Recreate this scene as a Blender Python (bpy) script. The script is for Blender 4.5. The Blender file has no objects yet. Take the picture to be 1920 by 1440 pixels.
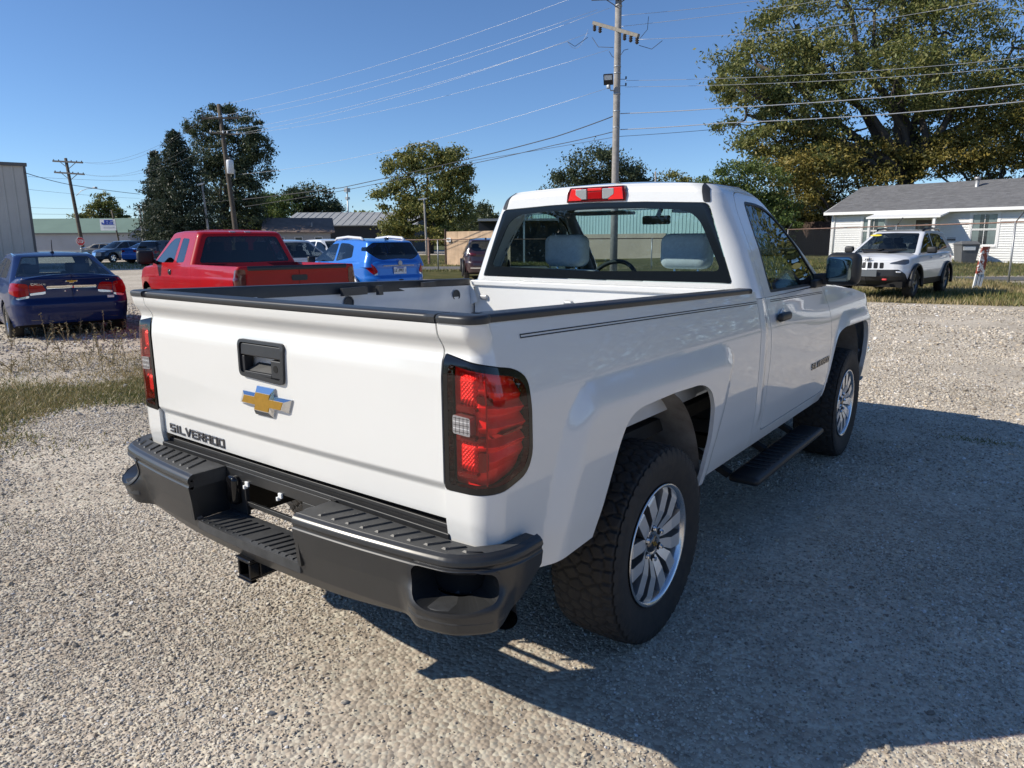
import bpy, bmesh, math, random
import numpy as np
from mathutils import Vector, Matrix
PI = math.pi
rad = math.radians
random.seed(7)
rng = np.random.default_rng(7)
sc = bpy.context.scene
col = sc.collection

# ---------------------------------------------------------------- camera
def make_camera():
    yaw, pit, rol = -0.651886949, 0.200926575, -0.00646598771
    F = np.array([math.sin(yaw) * math.cos(pit), math.cos(yaw) * math.cos(pit), -math.sin(pit)])
    Rr = np.array([math.cos(yaw), -math.sin(yaw), 0.])
    U = np.cross(Rr, F)
    R2 = math.cos(rol) * Rr + math.sin(rol) * U
    U2 = -math.sin(rol) * Rr + math.cos(rol) * U
    cam = bpy.data.cameras.new('camera')
    o = bpy.data.objects.new('camera', cam)
    col.objects.link(o)
    m = Matrix(((R2[0], U2[0], -F[0], 2.0776), (R2[1], U2[1], -F[1], -1.37533), (R2[2], U2[2], -F[2], 1.56217), (0, 0, 0, 1)))
    o.matrix_world = m
    cam.sensor_width = 36.0
    cam.lens = 36.0 * 1332.397 / 1920.0
    cam.clip_start = 0.05
    cam.clip_end = 6000
    sc.camera = o
make_camera()

# ---------------------------------------------------------------- sky, sun, exposure
SUN = Vector((-1.05, -1.0, 1.0)).normalized()          # towards the sun
w = bpy.data.worlds.new('World')
sc.world = w
w.use_nodes = True
wn = w.node_tree
bgn = wn.nodes['Background']
sky = wn.nodes.new('ShaderNodeTexSky')
sky.sky_type = 'NISHITA'
sky.sun_disc = False
sky.sun_elevation = math.asin(SUN.z)
sky.sun_rotation = math.atan2(SUN.x, SUN.y)
sky.altitude = 100
sky.air_density = 0.8
sky.dust_density = 0.0
sky.ozone_density = 7.0
wn.links.new(sky.outputs[0], bgn.inputs['Color'])
bgn.inputs['Strength'].default_value = 0.114
sl = bpy.data.lights.new('sun', 'SUN')
sl.energy = 4.15
sl.angle = rad(0.5)
sl.color = (1.0, 0.925, 0.80)
so = bpy.data.objects.new('sun', sl)
col.objects.link(so)
so.rotation_euler = (-SUN).to_track_quat('-Z', 'Y').to_euler()
so.location = (-30, -30, 40)
sc.view_settings.view_transform = 'Standard'
sc.view_settings.look = 'None'
sc.view_settings.exposure = 0.3
sc.view_settings.gamma = 1.0
sc.view_settings.use_curve_mapping = False
sc.cycles.max_bounces = 8
sc.cycles.transparent_max_bounces = 16
sc.cycles.caustics_reflective = False
sc.cycles.caustics_refractive = False
sc.cycles.sample_clamp_indirect = 6

# ---------------------------------------------------------------- materials
M = {}
def mat(name, c, rough=.5, metal=0., coat=0., noise=None, bump=None, spec=.5, trans=0., coat_rough=.03, c2=None, coords='Object'):
    """procedural material: base colour, optional colour noise (scale, amount), optional bump (scale, strength)"""
    m = bpy.data.materials.new(name)
    m.use_nodes = True
    t = m.node_tree
    b = t.nodes['Principled BSDF']
    b.inputs['Base Color'].default_value = (*c, 1)
    b.inputs['Roughness'].default_value = rough
    b.inputs['Metallic'].default_value = metal
    b.inputs['Coat Weight'].default_value = coat
    b.inputs['Coat Roughness'].default_value = coat_rough
    b.inputs['Specular IOR Level'].default_value = spec
    b.inputs['Transmission Weight'].default_value = trans
    tc = t.nodes.new('ShaderNodeTexCoord')
    if noise or c2:
        n = t.nodes.new('ShaderNodeTexNoise')
        sca, amt = noise or (4, .3)
        n.inputs['Scale'].default_value = sca
        n.inputs['Detail'].default_value = 6
        n.inputs['Roughness'].default_value = .65
        t.links.new(tc.outputs[coords], n.inputs['Vector'])
        r = t.nodes.new('ShaderNodeValToRGB')
        r.color_ramp.elements[0].position = .35
        r.color_ramp.elements[1].position = .68
        d = c2 or tuple(max(0, x * (1 - amt)) for x in c)
        r.color_ramp.elements[0].color = (*d, 1)
        r.color_ramp.elements[1].color = (*c, 1)
        t.links.new(n.outputs['Fac'], r.inputs['Fac'])
        t.links.new(r.outputs['Color'], b.inputs['Base Color'])
    if bump:
        n2 = t.nodes.new('ShaderNodeTexNoise')
        n2.inputs['Scale'].default_value = bump[0]
        n2.inputs['Detail'].default_value = 4
        t.links.new(tc.outputs[coords], n2.inputs['Vector'])
        bp = t.nodes.new('ShaderNodeBump')
        bp.inputs['Strength'].default_value = bump[1]
        bp.inputs['Distance'].default_value = bump[2] if len(bump) > 2 else .01
        t.links.new(n2.outputs['Fac'], bp.inputs['Height'])
        t.links.new(bp.outputs['Normal'], b.inputs['Normal'])
    M[name] = m
    return m

def thin_glass(name, tint, rough=.0, boost=1.0):
    m = bpy.data.materials.new(name)
    m.use_nodes = True
    t = m.node_tree
    t.nodes.remove(t.nodes['Principled BSDF'])
    out = t.nodes['Material Output']
    # reflection rises with the angle of view the same way from both sides of the pane
    ge = t.nodes.new('ShaderNodeNewGeometry')
    dp = t.nodes.new('ShaderNodeVectorMath'); dp.operation = 'DOT_PRODUCT'
    t.links.new(ge.outputs['Normal'], dp.inputs[0]); t.links.new(ge.outputs['Incoming'], dp.inputs[1])
    ab = t.nodes.new('ShaderNodeMath'); ab.operation = 'ABSOLUTE'; t.links.new(dp.outputs['Value'], ab.inputs[0])
    om = t.nodes.new('ShaderNodeMath'); om.operation = 'SUBTRACT'; om.inputs[0].default_value = 1; t.links.new(ab.outputs[0], om.inputs[1])
    pw = t.nodes.new('ShaderNodeMath'); pw.operation = 'POWER'; pw.inputs[1].default_value = 5; t.links.new(om.outputs[0], pw.inputs[0])
    fr = t.nodes.new('ShaderNodeMath'); fr.operation = 'MULTIPLY_ADD'; fr.inputs[1].default_value = .94; fr.inputs[2].default_value = .06; t.links.new(pw.outputs[0], fr.inputs[0])
    mu = t.nodes.new('ShaderNodeMath')
    mu.operation = 'MULTIPLY'
    mu.inputs[1].default_value = boost
    mu.use_clamp = True
    tr = t.nodes.new('ShaderNodeBsdfTransparent')
    tr.inputs[0].default_value = (*tint, 1)
    gl = t.nodes.new('ShaderNodeBsdfGlossy')
    gl.inputs['Roughness'].default_value = rough
    mx = t.nodes.new('ShaderNodeMixShader')
    t.links.new(fr.outputs[0], mu.inputs[0])
    t.links.new(mu.outputs[0], mx.inputs[0])
    t.links.new(tr.outputs[0], mx.inputs[1])
    t.links.new(gl.outputs[0], mx.inputs[2])
    t.links.new(mx.outputs[0], out.inputs[0])
    M[name] = m
    return m

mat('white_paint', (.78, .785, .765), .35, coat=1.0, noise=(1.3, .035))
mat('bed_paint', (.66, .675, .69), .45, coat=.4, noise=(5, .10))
mat('blue_paint', (.003, .016, .090), .4, metal=.1, coat=.55, spec=.15)
mat('bright_blue_paint', (.008, .155, .60), .35, metal=.2, coat=1.0)
mat('red_paint', (.44, .006, .010), .4, spec=.1, coat=.55, noise=(2, .15))
mat('maroon_paint', (.035, .012, .016), .35, coat=1.0)
mat('silver_paint', (.42, .44, .46), .35, metal=.5, coat=1.0)
mat('grey_blue_paint', (.05, .075, .11), .35, metal=.3, coat=1.0)
mat('black_paint', (.012, .012, .014), .3, coat=1.0)
mat('suv_white', (.76, .77, .78), .35, coat=1.0)
mat('black_plastic', (.022, .023, .025), .48, noise=(30, .25), bump=(400, .12, .001))
mat('rail_plastic', (.030, .032, .036), .42, noise=(18, .2), bump=(500, .15, .001))
mat('bumper_black', (.030, .031, .032), .36, coat=.25, noise=(6, .25), coat_rough=.2)
mat('step_plastic', (.060, .062, .064), .6, noise=(14, .45), bump=(350, .2, .001))
mat('gloss_black', (.006, .006, .007), .08)
mat('frit_black', (.008, .011, .015), .10, spec=.3)
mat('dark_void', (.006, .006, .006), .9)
mat('underbody', (.030, .028, .026), .8, noise=(8, .5))
mat('wheel_well', (.34, .32, .30), .7, noise=(9, .45), c2=(.20, .18, .16))
mat('rubber', (.020, .020, .021), .75, noise=(25, .4), c2=(.038, .034, .030))
mat('old_rubber', (.035, .034, .033), .8, noise=(10, .4))
mat('alloy', (.80, .81, .83), .26, metal=1.0)
mat('mirror_glass', (.20, .26, .28), .03, metal=1.0)
mat('alloy_face', (.84, .85, .86), .42, metal=.85)
mat('alloy_pocket', (.23, .235, .245), .38, metal=.8)
mat('barrel', (.70, .71, .72), .38, metal=.9)
mat('brake_grey', (.34, .33, .34), .3, metal=.3, coat=.5)
mat('chrome', (.80, .82, .84), .07, metal=1.0)
mat('dark_chrome', (.16, .16, .17), .2, metal=.9)
mat('brake_steel', (.05, .042, .038), .6, metal=.3, noise=(12, .5))
mat('gold_badge', (.62, .36, .06), .32, metal=.75, noise=(60, .15))
mat('red_lamp', (.34, .005, .008), .15, coat=.35, spec=.2)
mat('lamp_reflector', (.92, .07, .07), .25, metal=.1, coat=.6)
mat('red_lamp_bright', (.85, .03, .03), .16, coat=1.0)
mat('red_lamp_dark', (.10, .003, .006), .12, coat=1.0)
mat('amber_lamp', (.75, .25, .02), .15, coat=1.0)
mat('clear_lamp', (.72, .74, .76), .1, metal=.6)
mat('head_lamp', (.07, .075, .085), .06, coat=1.0)
mat('seat_cloth', (.74, .80, .80), .85, noise=(60, .15))
mat('interior_dark', (.030, .035, .042), .6)
mat('interior_grey', (.10, .115, .13), .7)
mat('label_white', (.82, .83, .82), .5)
mat('plate_white', (.70, .76, .82), .4, noise=(20, .2))
mat('yellow_tag', (.90, .72, .06), .5)
mat('ink_blue', (.03, .08, .45), .5)
mat('ink_black', (.015, .015, .018), .5)
mat('wood_pole', (.38, .355, .325), .85, noise=(5, .35), bump=(30, .3, .01))
mat('dark_wood_pole', (.13, .105, .08), .9, noise=(5, .4))
mat('wood_arm', (.25, .23, .20), .85, noise=(8, .3))
mat('porcelain', (.05, .035, .03), .25)
mat('porcelain_light', (.75, .76, .77), .3)
mat('wire_alu', (.55, .56, .58), .4, metal=.3)
mat('wire_dark', (.05, .05, .055), .6)
mat('galvanised', (.48, .49, .50), .45, metal=.5, noise=(14, .3))
mat('rusty_steel', (.20, .085, .055), .8, noise=(20, .5), c2=(.30, .22, .18))
mat('siding_white', (.78, .79, .78), .55, noise=(3, .06))
mat('trim_white', (.82, .82, .81), .5)
mat('shingle', (.205, .205, .21), .9, noise=(2.2, .25), bump=(40, .4, .01))
mat('shingle_light', (.22, .22, .224), .9, noise=(3, .25))
mat('shingle_dark', (.185, .185, .19), .9, noise=(3, .25))
mat('house_glass', (.05, .06, .07), .06, coat=.6)
mat('curtain', (.42, .43, .42), .8)
mat('door_dark', (.10, .085, .07), .6)
mat('metal_wall', (.58, .545, .49), .5, noise=(.6, .12))
mat('metal_wall_trim', (.12, .115, .11), .5)
mat('green_roof', (.20, .285, .215), .55, noise=(.25, .15))
mat('white_wall', (.40, .41, .43), .7, noise=(.4, .12))
mat('brown_roof', (.27, .20, .165), .9, noise=(1.2, .35))
mat('grey_metal_roof', (.42, .42, .40), .5, noise=(.5, .15))
mat('dark_wall', (.035, .04, .048), .8)
mat('teal_wall', (.42, .60, .58), .6, noise=(.5, .1))
mat('beige_wall', (.42, .36, .28), .8, noise=(.7, .15))
mat('plywood', (.62, .44, .29), .8, noise=(1.6, .35))
mat('fence_wood', (.085, .055, .042), .9, noise=(6, .45))
mat('bin_grey', (.16, .165, .17), .6, noise=(5, .2))
mat('stop_red', (.62, .045, .05), .5)
mat('bark', (.085, .072, .06), .95, noise=(9, .5), bump=(14, .6, .03))
mat('asphalt', (.17, .17, .168), .9, noise=(3, .25), bump=(150, .3, .004))
mat('weed_stalk', (.38, .30, .18), .9, noise=(30, .5), c2=(.24, .20, .10))
thin_glass('cab_glass', (.70, .79, .82), boost=.8)
thin_glass('door_glass', (.42, .55, .54), boost=1.2)
thin_glass('tint_glass', (.14, .16, .18), boost=1.3)
thin_glass('car_glass', (.62, .70, .71), boost=1.0)
thin_glass('lens_cover', (.99, .52, .48), boost=1.0)

def leaf_mat(name, ca, cb, cc, var=.5):
    """foliage: colour varies leaf by leaf and in clumps, a little light passes through"""
    m = bpy.data.materials.new(name)
    m.use_nodes = True
    t = m.node_tree
    b = t.nodes['Principled BSDF']
    b.inputs['Roughness'].default_value = .5
    b.inputs['Specular IOR Level'].default_value = .35
    g = t.nodes.new('ShaderNodeNewGeometry')
    tc = t.nodes.new('ShaderNodeTexCoord')
    n = t.nodes.new('ShaderNodeTexNoise')
    n.inputs['Scale'].default_value = var
    n.inputs['Detail'].default_value = 3
    t.links.new(tc.outputs['Object'], n.inputs['Vector'])
    ad = t.nodes.new('ShaderNodeMath')
    ad.operation = 'MULTIPLY_ADD'
    ad.inputs[1].default_value = .55
    t.links.new(g.outputs['Random Per Island'], ad.inputs[0])
    t.links.new(n.outputs['Fac'], ad.inputs[2])
    r = t.nodes.new('ShaderNodeValToRGB')
    e = r.color_ramp.elements
    e[0].position = .45
    e[0].color = (*ca, 1)
    e[1].position = 1.0
    e[1].color = (*cc, 1)
    k = e.new(.72)
    k.color = (*cb, 1)
    t.links.new(ad.outputs[0], r.inputs['Fac'])
    t.links.new(r.outputs['Color'], b.inputs['Base Color'])
    tl = t.nodes.new('ShaderNodeBsdfTranslucent')
    t.links.new(r.outputs['Color'], tl.inputs['Color'])
    mx = t.nodes.new('ShaderNodeMixShader')
    mx.inputs[0].default_value = .25
    out = t.nodes['Material Output']
    t.links.new(b.outputs[0], mx.inputs[1])
    t.links.new(tl.outputs[0], mx.inputs[2])
    t.links.new(mx.outputs[0], out.inputs[0])
    M[name] = m
leaf_mat('leaf_oak', (.074, .098, .031), (.142, .165, .048), (.26, .245, .078))
leaf_mat('leaf_gold', (.10, .10, .025), (.18, .165, .04), (.32, .245, .06))
leaf_mat('leaf_dark', (.034, .054, .030), (.060, .085, .044), (.10, .12, .055))
leaf_mat('leaf_spruce', (.024, .042, .028), (.040, .062, .040), (.07, .085, .05))
leaf_mat('leaf_green', (.055, .095, .024), (.10, .15, .038), (.17, .20, .055))
leaf_mat('leaf_mixed', (.085, .11, .036), (.155, .18, .052), (.30, .27, .075), .3)
leaf_mat('grass_dry', (.22, .19, .085), (.36, .29, .14), (.50, .40, .22), 1.2)
leaf_mat('grass_green', (.085, .12, .035), (.17, .19, .06), (.36, .29, .13), .8)

# ---------------------------------------------------------------- object helpers
def tag(o, label=None, cat=None, group=None, kind=None):
    if label: o['label'] = label
    if cat: o['category'] = cat
    if group: o['group'] = group
    if kind: o['kind'] = kind
    return o

def thing(name, label, cat, loc=(0, 0, 0), rz=0., group=None):
    o = bpy.data.objects.new(name, None)
    o.empty_display_size = .2
    col.objects.link(o)
    o.location = loc
    o.rotation_euler = (0, 0, rz)
    return tag(o, label, cat, group)

def raw(name, V, F, m, parent=None, smooth=False, normals=None, loc=None, rot=None):
    me = bpy.data.meshes.new(name)
    me.from_pydata([tuple(map(float, v)) for v in V], [], [tuple(map(int, f)) for f in F])
    if isinstance(m, (list, tuple)):
        for k in m: me.materials.append(M[k])
    else:
        me.materials.append(M[m])
    if smooth:
        me.polygons.foreach_set('use_smooth', [True] * len(me.polygons))
    if normals is not None:
        me.normals_split_custom_set([tuple(n) for n in normals])
    o = bpy.data.objects.new(name, me)
    col.objects.link(o)
    if parent is not None: o.parent = parent
    if loc is not None: o.location = loc
    if rot is not None: o.rotation_euler = rot
    return o

def quads(name, V, m, parent=None, smooth=False):
    """many separate quads or triangles at once: V is (n, 4, 3) or (n, 3, 3)"""
    n, k, _ = V.shape
    me = bpy.data.meshes.new(name)
    me.vertices.add(n * k)
    me.vertices.foreach_set('co', V.reshape(-1).astype(np.float32))
    me.loops.add(n * k)
    me.loops.foreach_set('vertex_index', np.arange(n * k, dtype=np.int32))
    me.polygons.add(n)
    me.polygons.foreach_set('loop_start', np.arange(n, dtype=np.int32) * k)
    me.materials.append(M[m])
    me.update(calc_edges=True)
    o = bpy.data.objects.new(name, me)
    col.objects.link(o)
    if parent is not None: o.parent = parent
    return o

def bevel(o, wd=.006, seg=2, ang=35):
    b = o.modifiers.new('bevel', 'BEVEL')
    b.width = wd
    b.segments = seg
    b.limit_method = 'ANGLE'
    b.angle_limit = rad(ang)
    b.harden_normals = True
    o.data.polygons.foreach_set('use_smooth', [True] * len(o.data.polygons))
    return o

class MB:
    """mesh builder: boxes, tubes, prisms, lathes collected into one mesh"""
    def __init__(s): s.V = []; s.F = []
    def add(s, V, F):
        b = len(s.V)
        s.V += [tuple(v) for v in V]
        s.F += [tuple(i + b for i in f) for f in F]
        return s
    def box(s, lo, hi, rot=None, piv=None):
        x0, y0, z0 = lo; x1, y1, z1 = hi
        V = [(x0, y0, z0), (x1, y0, z0), (x1, y1, z0), (x0, y1, z0), (x0, y0, z1), (x1, y0, z1), (x1, y1, z1), (x0, y1, z1)]
        if rot is not None:
            p = Vector(piv if piv else ((x0 + x1) / 2, (y0 + y1) / 2, (z0 + z1) / 2))
            V = [tuple(rot @ (Vector(v) - p) + p) for v in V]
        return s.add(V, [(0, 3, 2, 1), (4, 5, 6, 7), (0, 1, 5, 4), (1, 2, 6, 5), (2, 3, 7, 6), (3, 0, 4, 7)])
    def bar(s, p, q, a, b, up=(0, 0, 1)):
        p = Vector(p); q = Vector(q); d = (q - p).normalized()
        u = Vector(up)
        if abs(d.dot(u)) > .98: u = Vector((0, 1, 0))
        r = d.cross(u).normalized(); u = r.cross(d)
        V = [p + r * i * a / 2 + u * j * b / 2 for i, j in ((-1, -1), (1, -1), (1, 1), (-1, 1))] + [q + r * i * a / 2 + u * j * b / 2 for i, j in ((-1, -1), (1, -1), (1, 1), (-1, 1))]
        return s.add(V, [(0, 1, 2, 3), (7, 6, 5, 4), (4, 5, 1, 0), (5, 6, 2, 1), (6, 7, 3, 2), (7, 4, 0, 3)])
    def tube(s, path, r, n=8, cap=True):
        P = [Vector(p) for p in path]
        rr = r if isinstance(r, (list, tuple)) else [r] * len(P)
        V = []; F = []
        ref = None
        for i, p in enumerate(P):
            d = (P[min(i + 1, len(P) - 1)] - P[max(i - 1, 0)]).normalized()
            if ref is None:
                ref = Vector((0, 0, 1)) if abs(d.z) < .9 else Vector((1, 0, 0))
            a = d.cross(ref).normalized(); b = a.cross(d); ref = b
            for k in range(n):
                t = 2 * PI * k / n
                V.append(p + (a * math.cos(t) + b * math.sin(t)) * rr[i])
        for i in range(len(P) - 1):
            for k in range(n):
                F.append((i * n + k, i * n + (k + 1) % n, (i + 1) * n + (k + 1) % n, (i + 1) * n + k))
        if cap:
            F.append(tuple(range(n - 1, -1, -1))); F.append(tuple(range((len(P) - 1) * n, len(P) * n)))
        return s.add(V, F)
    def prism(s, pts, f0, f1):
        """polygon pts mapped by f0 (back) and f1 (front) to 3D"""
        n = len(pts)
        V = [f0(*p) for p in pts] + [f1(*p) for p in pts]
        return s.add(V, [tuple(range(n - 1, -1, -1)), tuple(range(n, 2 * n))] + [(i, (i + 1) % n, n + (i + 1) % n, n + i) for i in range(n)])
    def lathe(s, prof, n=32, f=None):
        """prof: (radius, height) rows; f maps (x, y, h)"""
        V = []; F = []
        f = f or (lambda x, y, h: (x, y, h))
        for r, h in prof:
            for k in range(n):
                t = 2 * PI * k / n
                V.append(f(r * math.cos(t), r * math.sin(t), h))
        for i in range(len(prof) - 1):
            for k in range(n):
                F.append((i * n + k, i * n + (k + 1) % n, (i + 1) * n + (k + 1) % n, (i + 1) * n + k))
        return s.add(V, F)
    def obj(s, name, m, parent=None, smooth=False, bev=0, **k):
        o = raw(name, s.V, s.F, m, parent, smooth, **k)
        if bev: bevel(o, bev)
        return o

def rbox(c, h, r, n=4):
    """rounded box (vertices, faces): centre, half sizes, corner radius"""
    V = []; F = []
    lons = [(q * PI / 2 + PI / 2 * i / n) for q in range(4) for i in range(n + 1)]
    sg = [(1, 1), (-1, 1), (-1, -1), (1, -1)]
    lats = [-PI / 2 + PI / 2 * i / n for i in range(n + 1)] + [PI / 2 * i / n for i in range(n + 1)]
    rs = r if isinstance(r, tuple) else (r, r, r)
    for a, la in enumerate(lats):
        sz = -1 if a <= n else 1
        for b, lo in enumerate(lons):
            sx, sy = sg[b // (n + 1)]
            V.append((c[0] + sx * (h[0] - rs[0]) + rs[0] * math.cos(la) * math.cos(lo), c[1] + sy * (h[1] - rs[1]) + rs[1] * math.cos(la) * math.sin(lo), c[2] + sz * (h[2] - rs[2]) + rs[2] * math.sin(la)))
    m = len(lons)
    for a in range(len(lats) - 1):
        for b in range(m):
            F.append((a * m + b, a * m + (b + 1) % m, (a + 1) * m + (b + 1) % m, (a + 1) * m + b))
    F.append(tuple(range(m - 1, -1, -1))); F.append(tuple(range((len(lats) - 1) * m, len(lats) * m)))
    return V, F

# ---------------------------------------------------------------- surfaces cut by outlines
def smooth01(t):
    t = np.clip(t, 0, 1)
    return t * t * (3 - 2 * t)

def sint(x, xs, ys, wd=.012):
    """piecewise linear curve with rounded corners"""
    r = 0
    for k in (-1, -.5, 0, .5, 1):
        r = r + np.interp(x + k * wd, xs, ys)
    return r / 5

def rpoly(pts, r=.03, n=5):
    """polygon with rounded corners"""
    out = []
    m = len(pts)
    rs = r if isinstance(r, (list, tuple)) else [r] * m
    for i in range(m):
        p = np.array(pts[i], float); a = np.array(pts[i - 1], float) - p; b = np.array(pts[(i + 1) % m], float) - p
        la, lb = np.linalg.norm(a), np.linalg.norm(b)
        d = min(rs[i], la * .48, lb * .48)
        if d < 1e-5:
            out.append(tuple(p)); continue
        A = p + a / la * d; B = p + b / lb * d
        for k in range(n + 1):
            t = k / n
            out.append(tuple((1 - t) ** 2 * A + 2 * t * (1 - t) * p + t * t * B))
    return out

def sdp(pts, Q):
    """signed distance to a polygon, negative inside"""
    P = np.array(pts, float)
    d = np.full(len(Q), 1e9)
    s = np.ones(len(Q))
    m = len(P)
    for i in range(m):
        a = P[i]; b = P[i - 1]
        e = b - a
        wv = Q - a
        t = np.clip((wv @ e) / (e @ e + 1e-12), 0, 1)
        q = wv - t[:, None] * e
        d = np.minimum(d, (q * q).sum(1))
        c1 = Q[:, 1] >= a[1]; c2 = Q[:, 1] < b[1]; c3 = e[0] * wv[:, 1] > e[1] * wv[:, 0]
        s = np.where((c1 & c2 & c3) | (~c1 & ~c2 & ~c3), -s, s)
    return s * np.sqrt(d)

class Patch:
    """a parametric sheet: parameters U, faces F, map fn(U) -> points"""
    def __init__(s, U, F, fn, flip=False):
        s.U = U; s.F = F; s.fn = fn; s.flip = flip; s._P = None
    @property
    def P(s):
        if s._P is None: s._P = s.fn(s.U)
        return s._P
    def normals(s):
        e = 8e-4
        d0 = np.array([e, 0]); d1 = np.array([0, e])
        a = s.fn(s.U + d0) - s.fn(s.U - d0); b = s.fn(s.U + d1) - s.fn(s.U - d1)
        n = np.cross(a, b)
        l = np.linalg.norm(n, axis=1)
        bad = l < 1e-12
        n[bad] = (0, 0, 1); l[bad] = 1
        n /= l[:, None]
        return -n if s.flip else n

def gridp(u, v, fn, flip=False):
    u = np.asarray(u, float); v = np.asarray(v, float)
    A, B = np.meshgrid(u, v, indexing='ij')
    U = np.stack([A.ravel(), B.ravel()], 1)
    n = len(v)
    F = [(i * n + j, (i + 1) * n + j, (i + 1) * n + j + 1, i * n + j + 1) for i in range(len(u) - 1) for j in range(n - 1)]
    if flip: F = [f[::-1] for f in F]
    return Patch(U, F, fn, flip)

def clip(p, d):
    """keep the part of the patch where d <= 0 (d per vertex)"""
    d = np.asarray(d, float)
    ins = d <= 0
    if ins.all(): return p
    U = [tuple(x) for x in p.U]
    cache = {}
    F = []
    il = ins.tolist(); dl = d.tolist()
    def cut(a, b):
        k = (a, b) if a < b else (b, a)
        if k not in cache:
            i, j = k
            t = dl[i] / (dl[i] - dl[j])
            cache[k] = len(U)
            U.append(tuple(U[i][c] + (U[j][c] - U[i][c]) * t for c in range(2)))
        return cache[k]
    for f in p.F:
        c = [il[i] for i in f]
        if all(c): F.append(f); continue
        if not any(c): continue
        g = []
        for k in range(len(f)):
            a, b = f[k], f[(k + 1) % len(f)]
            if il[a]: g.append(a)
            if il[a] != il[b]: g.append(cut(a, b))
        if len(g) > 2: F.append(tuple(g))
    used = sorted({i for f in F for i in f})
    mp = {o: n for n, o in enumerate(used)}
    return Patch(np.array([U[i] for i in used]).reshape(-1, 2), [tuple(mp[i] for i in f) for f in F], p.fn, p.flip)

def emit(ps, name, m, parent, fl=.0, lift=0., mirror=None, both=False):
    """mesh object from patches; fl = depth of the turned-in edge, mirror = only the x-mirrored copy, both = patch and its mirror"""
    if not isinstance(ps, (list, tuple)): ps = [ps]
    V = []; F = []; LN = []
    for p in ps:
        if not len(p.F): continue
        P = p.P; N = p.normals()
        P = P + N * lift
        sides = [1, -1] if both else [-1 if mirror else 1]
        for sg in sides:
            b = len(V)
            S = np.array([sg, 1, 1])
            PV = (P * S).tolist(); NV = (N * S).tolist()
            V += PV
            ff = p.F if sg > 0 else [f[::-1] for f in p.F]
            for f in ff:
                F.append(tuple(i + b for i in f)); LN += [NV[i] for i in f]
            if fl:
                cnt = {}
                for f in ff:
                    for k in range(len(f)):
                        a, c = f[k], f[(k + 1) % len(f)]
                        if (c, a) in cnt: del cnt[(c, a)]
                        else: cnt[(a, c)] = 1
                for a, c in cnt:
                    A = np.array(PV[a]); B = np.array(PV[c])
                    if ((A - B) ** 2).sum() < 1e-12: continue
                    A2 = A - np.array(NV[a]) * fl; B2 = B - np.array(NV[c]) * fl
                    k = len(V)
                    V += [A.tolist(), B.tolist(), B2.tolist(), A2.tolist()]
                    F.append((k + 1, k, k + 3, k + 2))
                    n = np.cross(A - B, A2 - B)
                    n = n / (np.linalg.norm(n) + 1e-12)
                    LN += [n.tolist()] * 4
    if not F: return None
    return raw(name, V, F, m, parent, smooth=True, normals=LN)

def stroke_letters(text, width, height, gap, th):
    """block letters drawn as strokes: list of (letter, list of bar corners) in 2D"""
    G = {'S': [(1, 1, 0, 1), (0, 1, 0, .5), (0, .5, 1, .5), (1, .5, 1, 0), (1, 0, 0, 0)], 'I': [(.5, 0, .5, 1)], 'L': [(0, 1, 0, 0), (0, 0, 1, 0)],
         'V': [(0, 1, .5, 0), (.5, 0, 1, 1)], 'E': [(1, 1, 0, 1), (0, 1, 0, 0), (0, .5, .85, .5), (0, 0, 1, 0)], 'R': [(0, 0, 0, 1), (0, 1, 1, 1), (1, 1, 1, .5), (1, .5, 0, .5), (.45, .5, 1, 0)],
         'A': [(0, 0, 0, 1), (0, 1, 1, 1), (1, 1, 1, 0), (0, .45, 1, .45)], 'D': [(0, 0, 0, 1), (0, 1, 1, 1), (1, 1, 1, 0), (1, 0, 0, 0)], 'O': [(0, 0, 0, 1), (0, 1, 1, 1), (1, 1, 1, 0), (1, 0, 0, 0)],
         'C': [(1, 1, 0, 1), (0, 1, 0, 0), (0, 0, 1, 0)], 'U': [(0, 1, 0, 0), (0, 0, 1, 0), (1, 0, 1, 1)], 'Z': [(0, 1, 1, 1), (1, 1, 0, 0), (0, 0, 1, 0)], 'J': [(1, 1, 1, 0), (1, 0, 0, 0), (0, 0, 0, .3)],
         'P': [(0, 0, 0, 1), (0, 1, 1, 1), (1, 1, 1, .5), (1, .5, 0, .5)], 'T': [(0, 1, 1, 1), (.5, 1, .5, 0)], 'B': [(0, 0, 0, 1), (0, 1, 1, 1), (1, 1, 1, 0), (1, 0, 0, 0), (0, .5, 1, .5)],
         'X': [(0, 0, 1, 1), (0, 1, 1, 0)], 'H': [(0, 0, 0, 1), (1, 0, 1, 1), (0, .5, 1, .5)], 'N': [(0, 0, 0, 1), (0, 1, 1, 0), (1, 0, 1, 1)], 'K': [(0, 0, 0, 1), (0, .5, 1, 1), (0, .5, 1, 0)],
         '1': [(.5, 0, .5, 1)], '2': [(0, 1, 1, 1), (1, 1, 1, .5), (1, .5, 0, .5), (0, .5, 0, 0), (0, 0, 1, 0)], '9': [(1, 0, 1, 1), (1, 1, 0, 1), (0, 1, 0, .5), (0, .5, 1, .5)], '7': [(0, 1, 1, 1), (1, 1, .4, 0)], ' ': []}
    out = []
    x = 0.
    for ch in text:
        wch = width * (.35 if ch == 'I' else 1)
        bars = []
        for a, b, c, d in G[ch]:
            p = np.array([x + a * wch, b * height]); q = np.array([x + c * wch, d * height])
            t = (q - p) / (np.linalg.norm(q - p) + 1e-9); n = np.array([-t[1], t[0]]) * th / 2
            p = p - t * th / 2; q = q + t * th / 2
            bars.append([tuple(p + n), tuple(p - n), tuple(q - n), tuple(q + n)])
        out.append((ch, bars))
        x += wch + gap
    return out, x - gap
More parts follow.
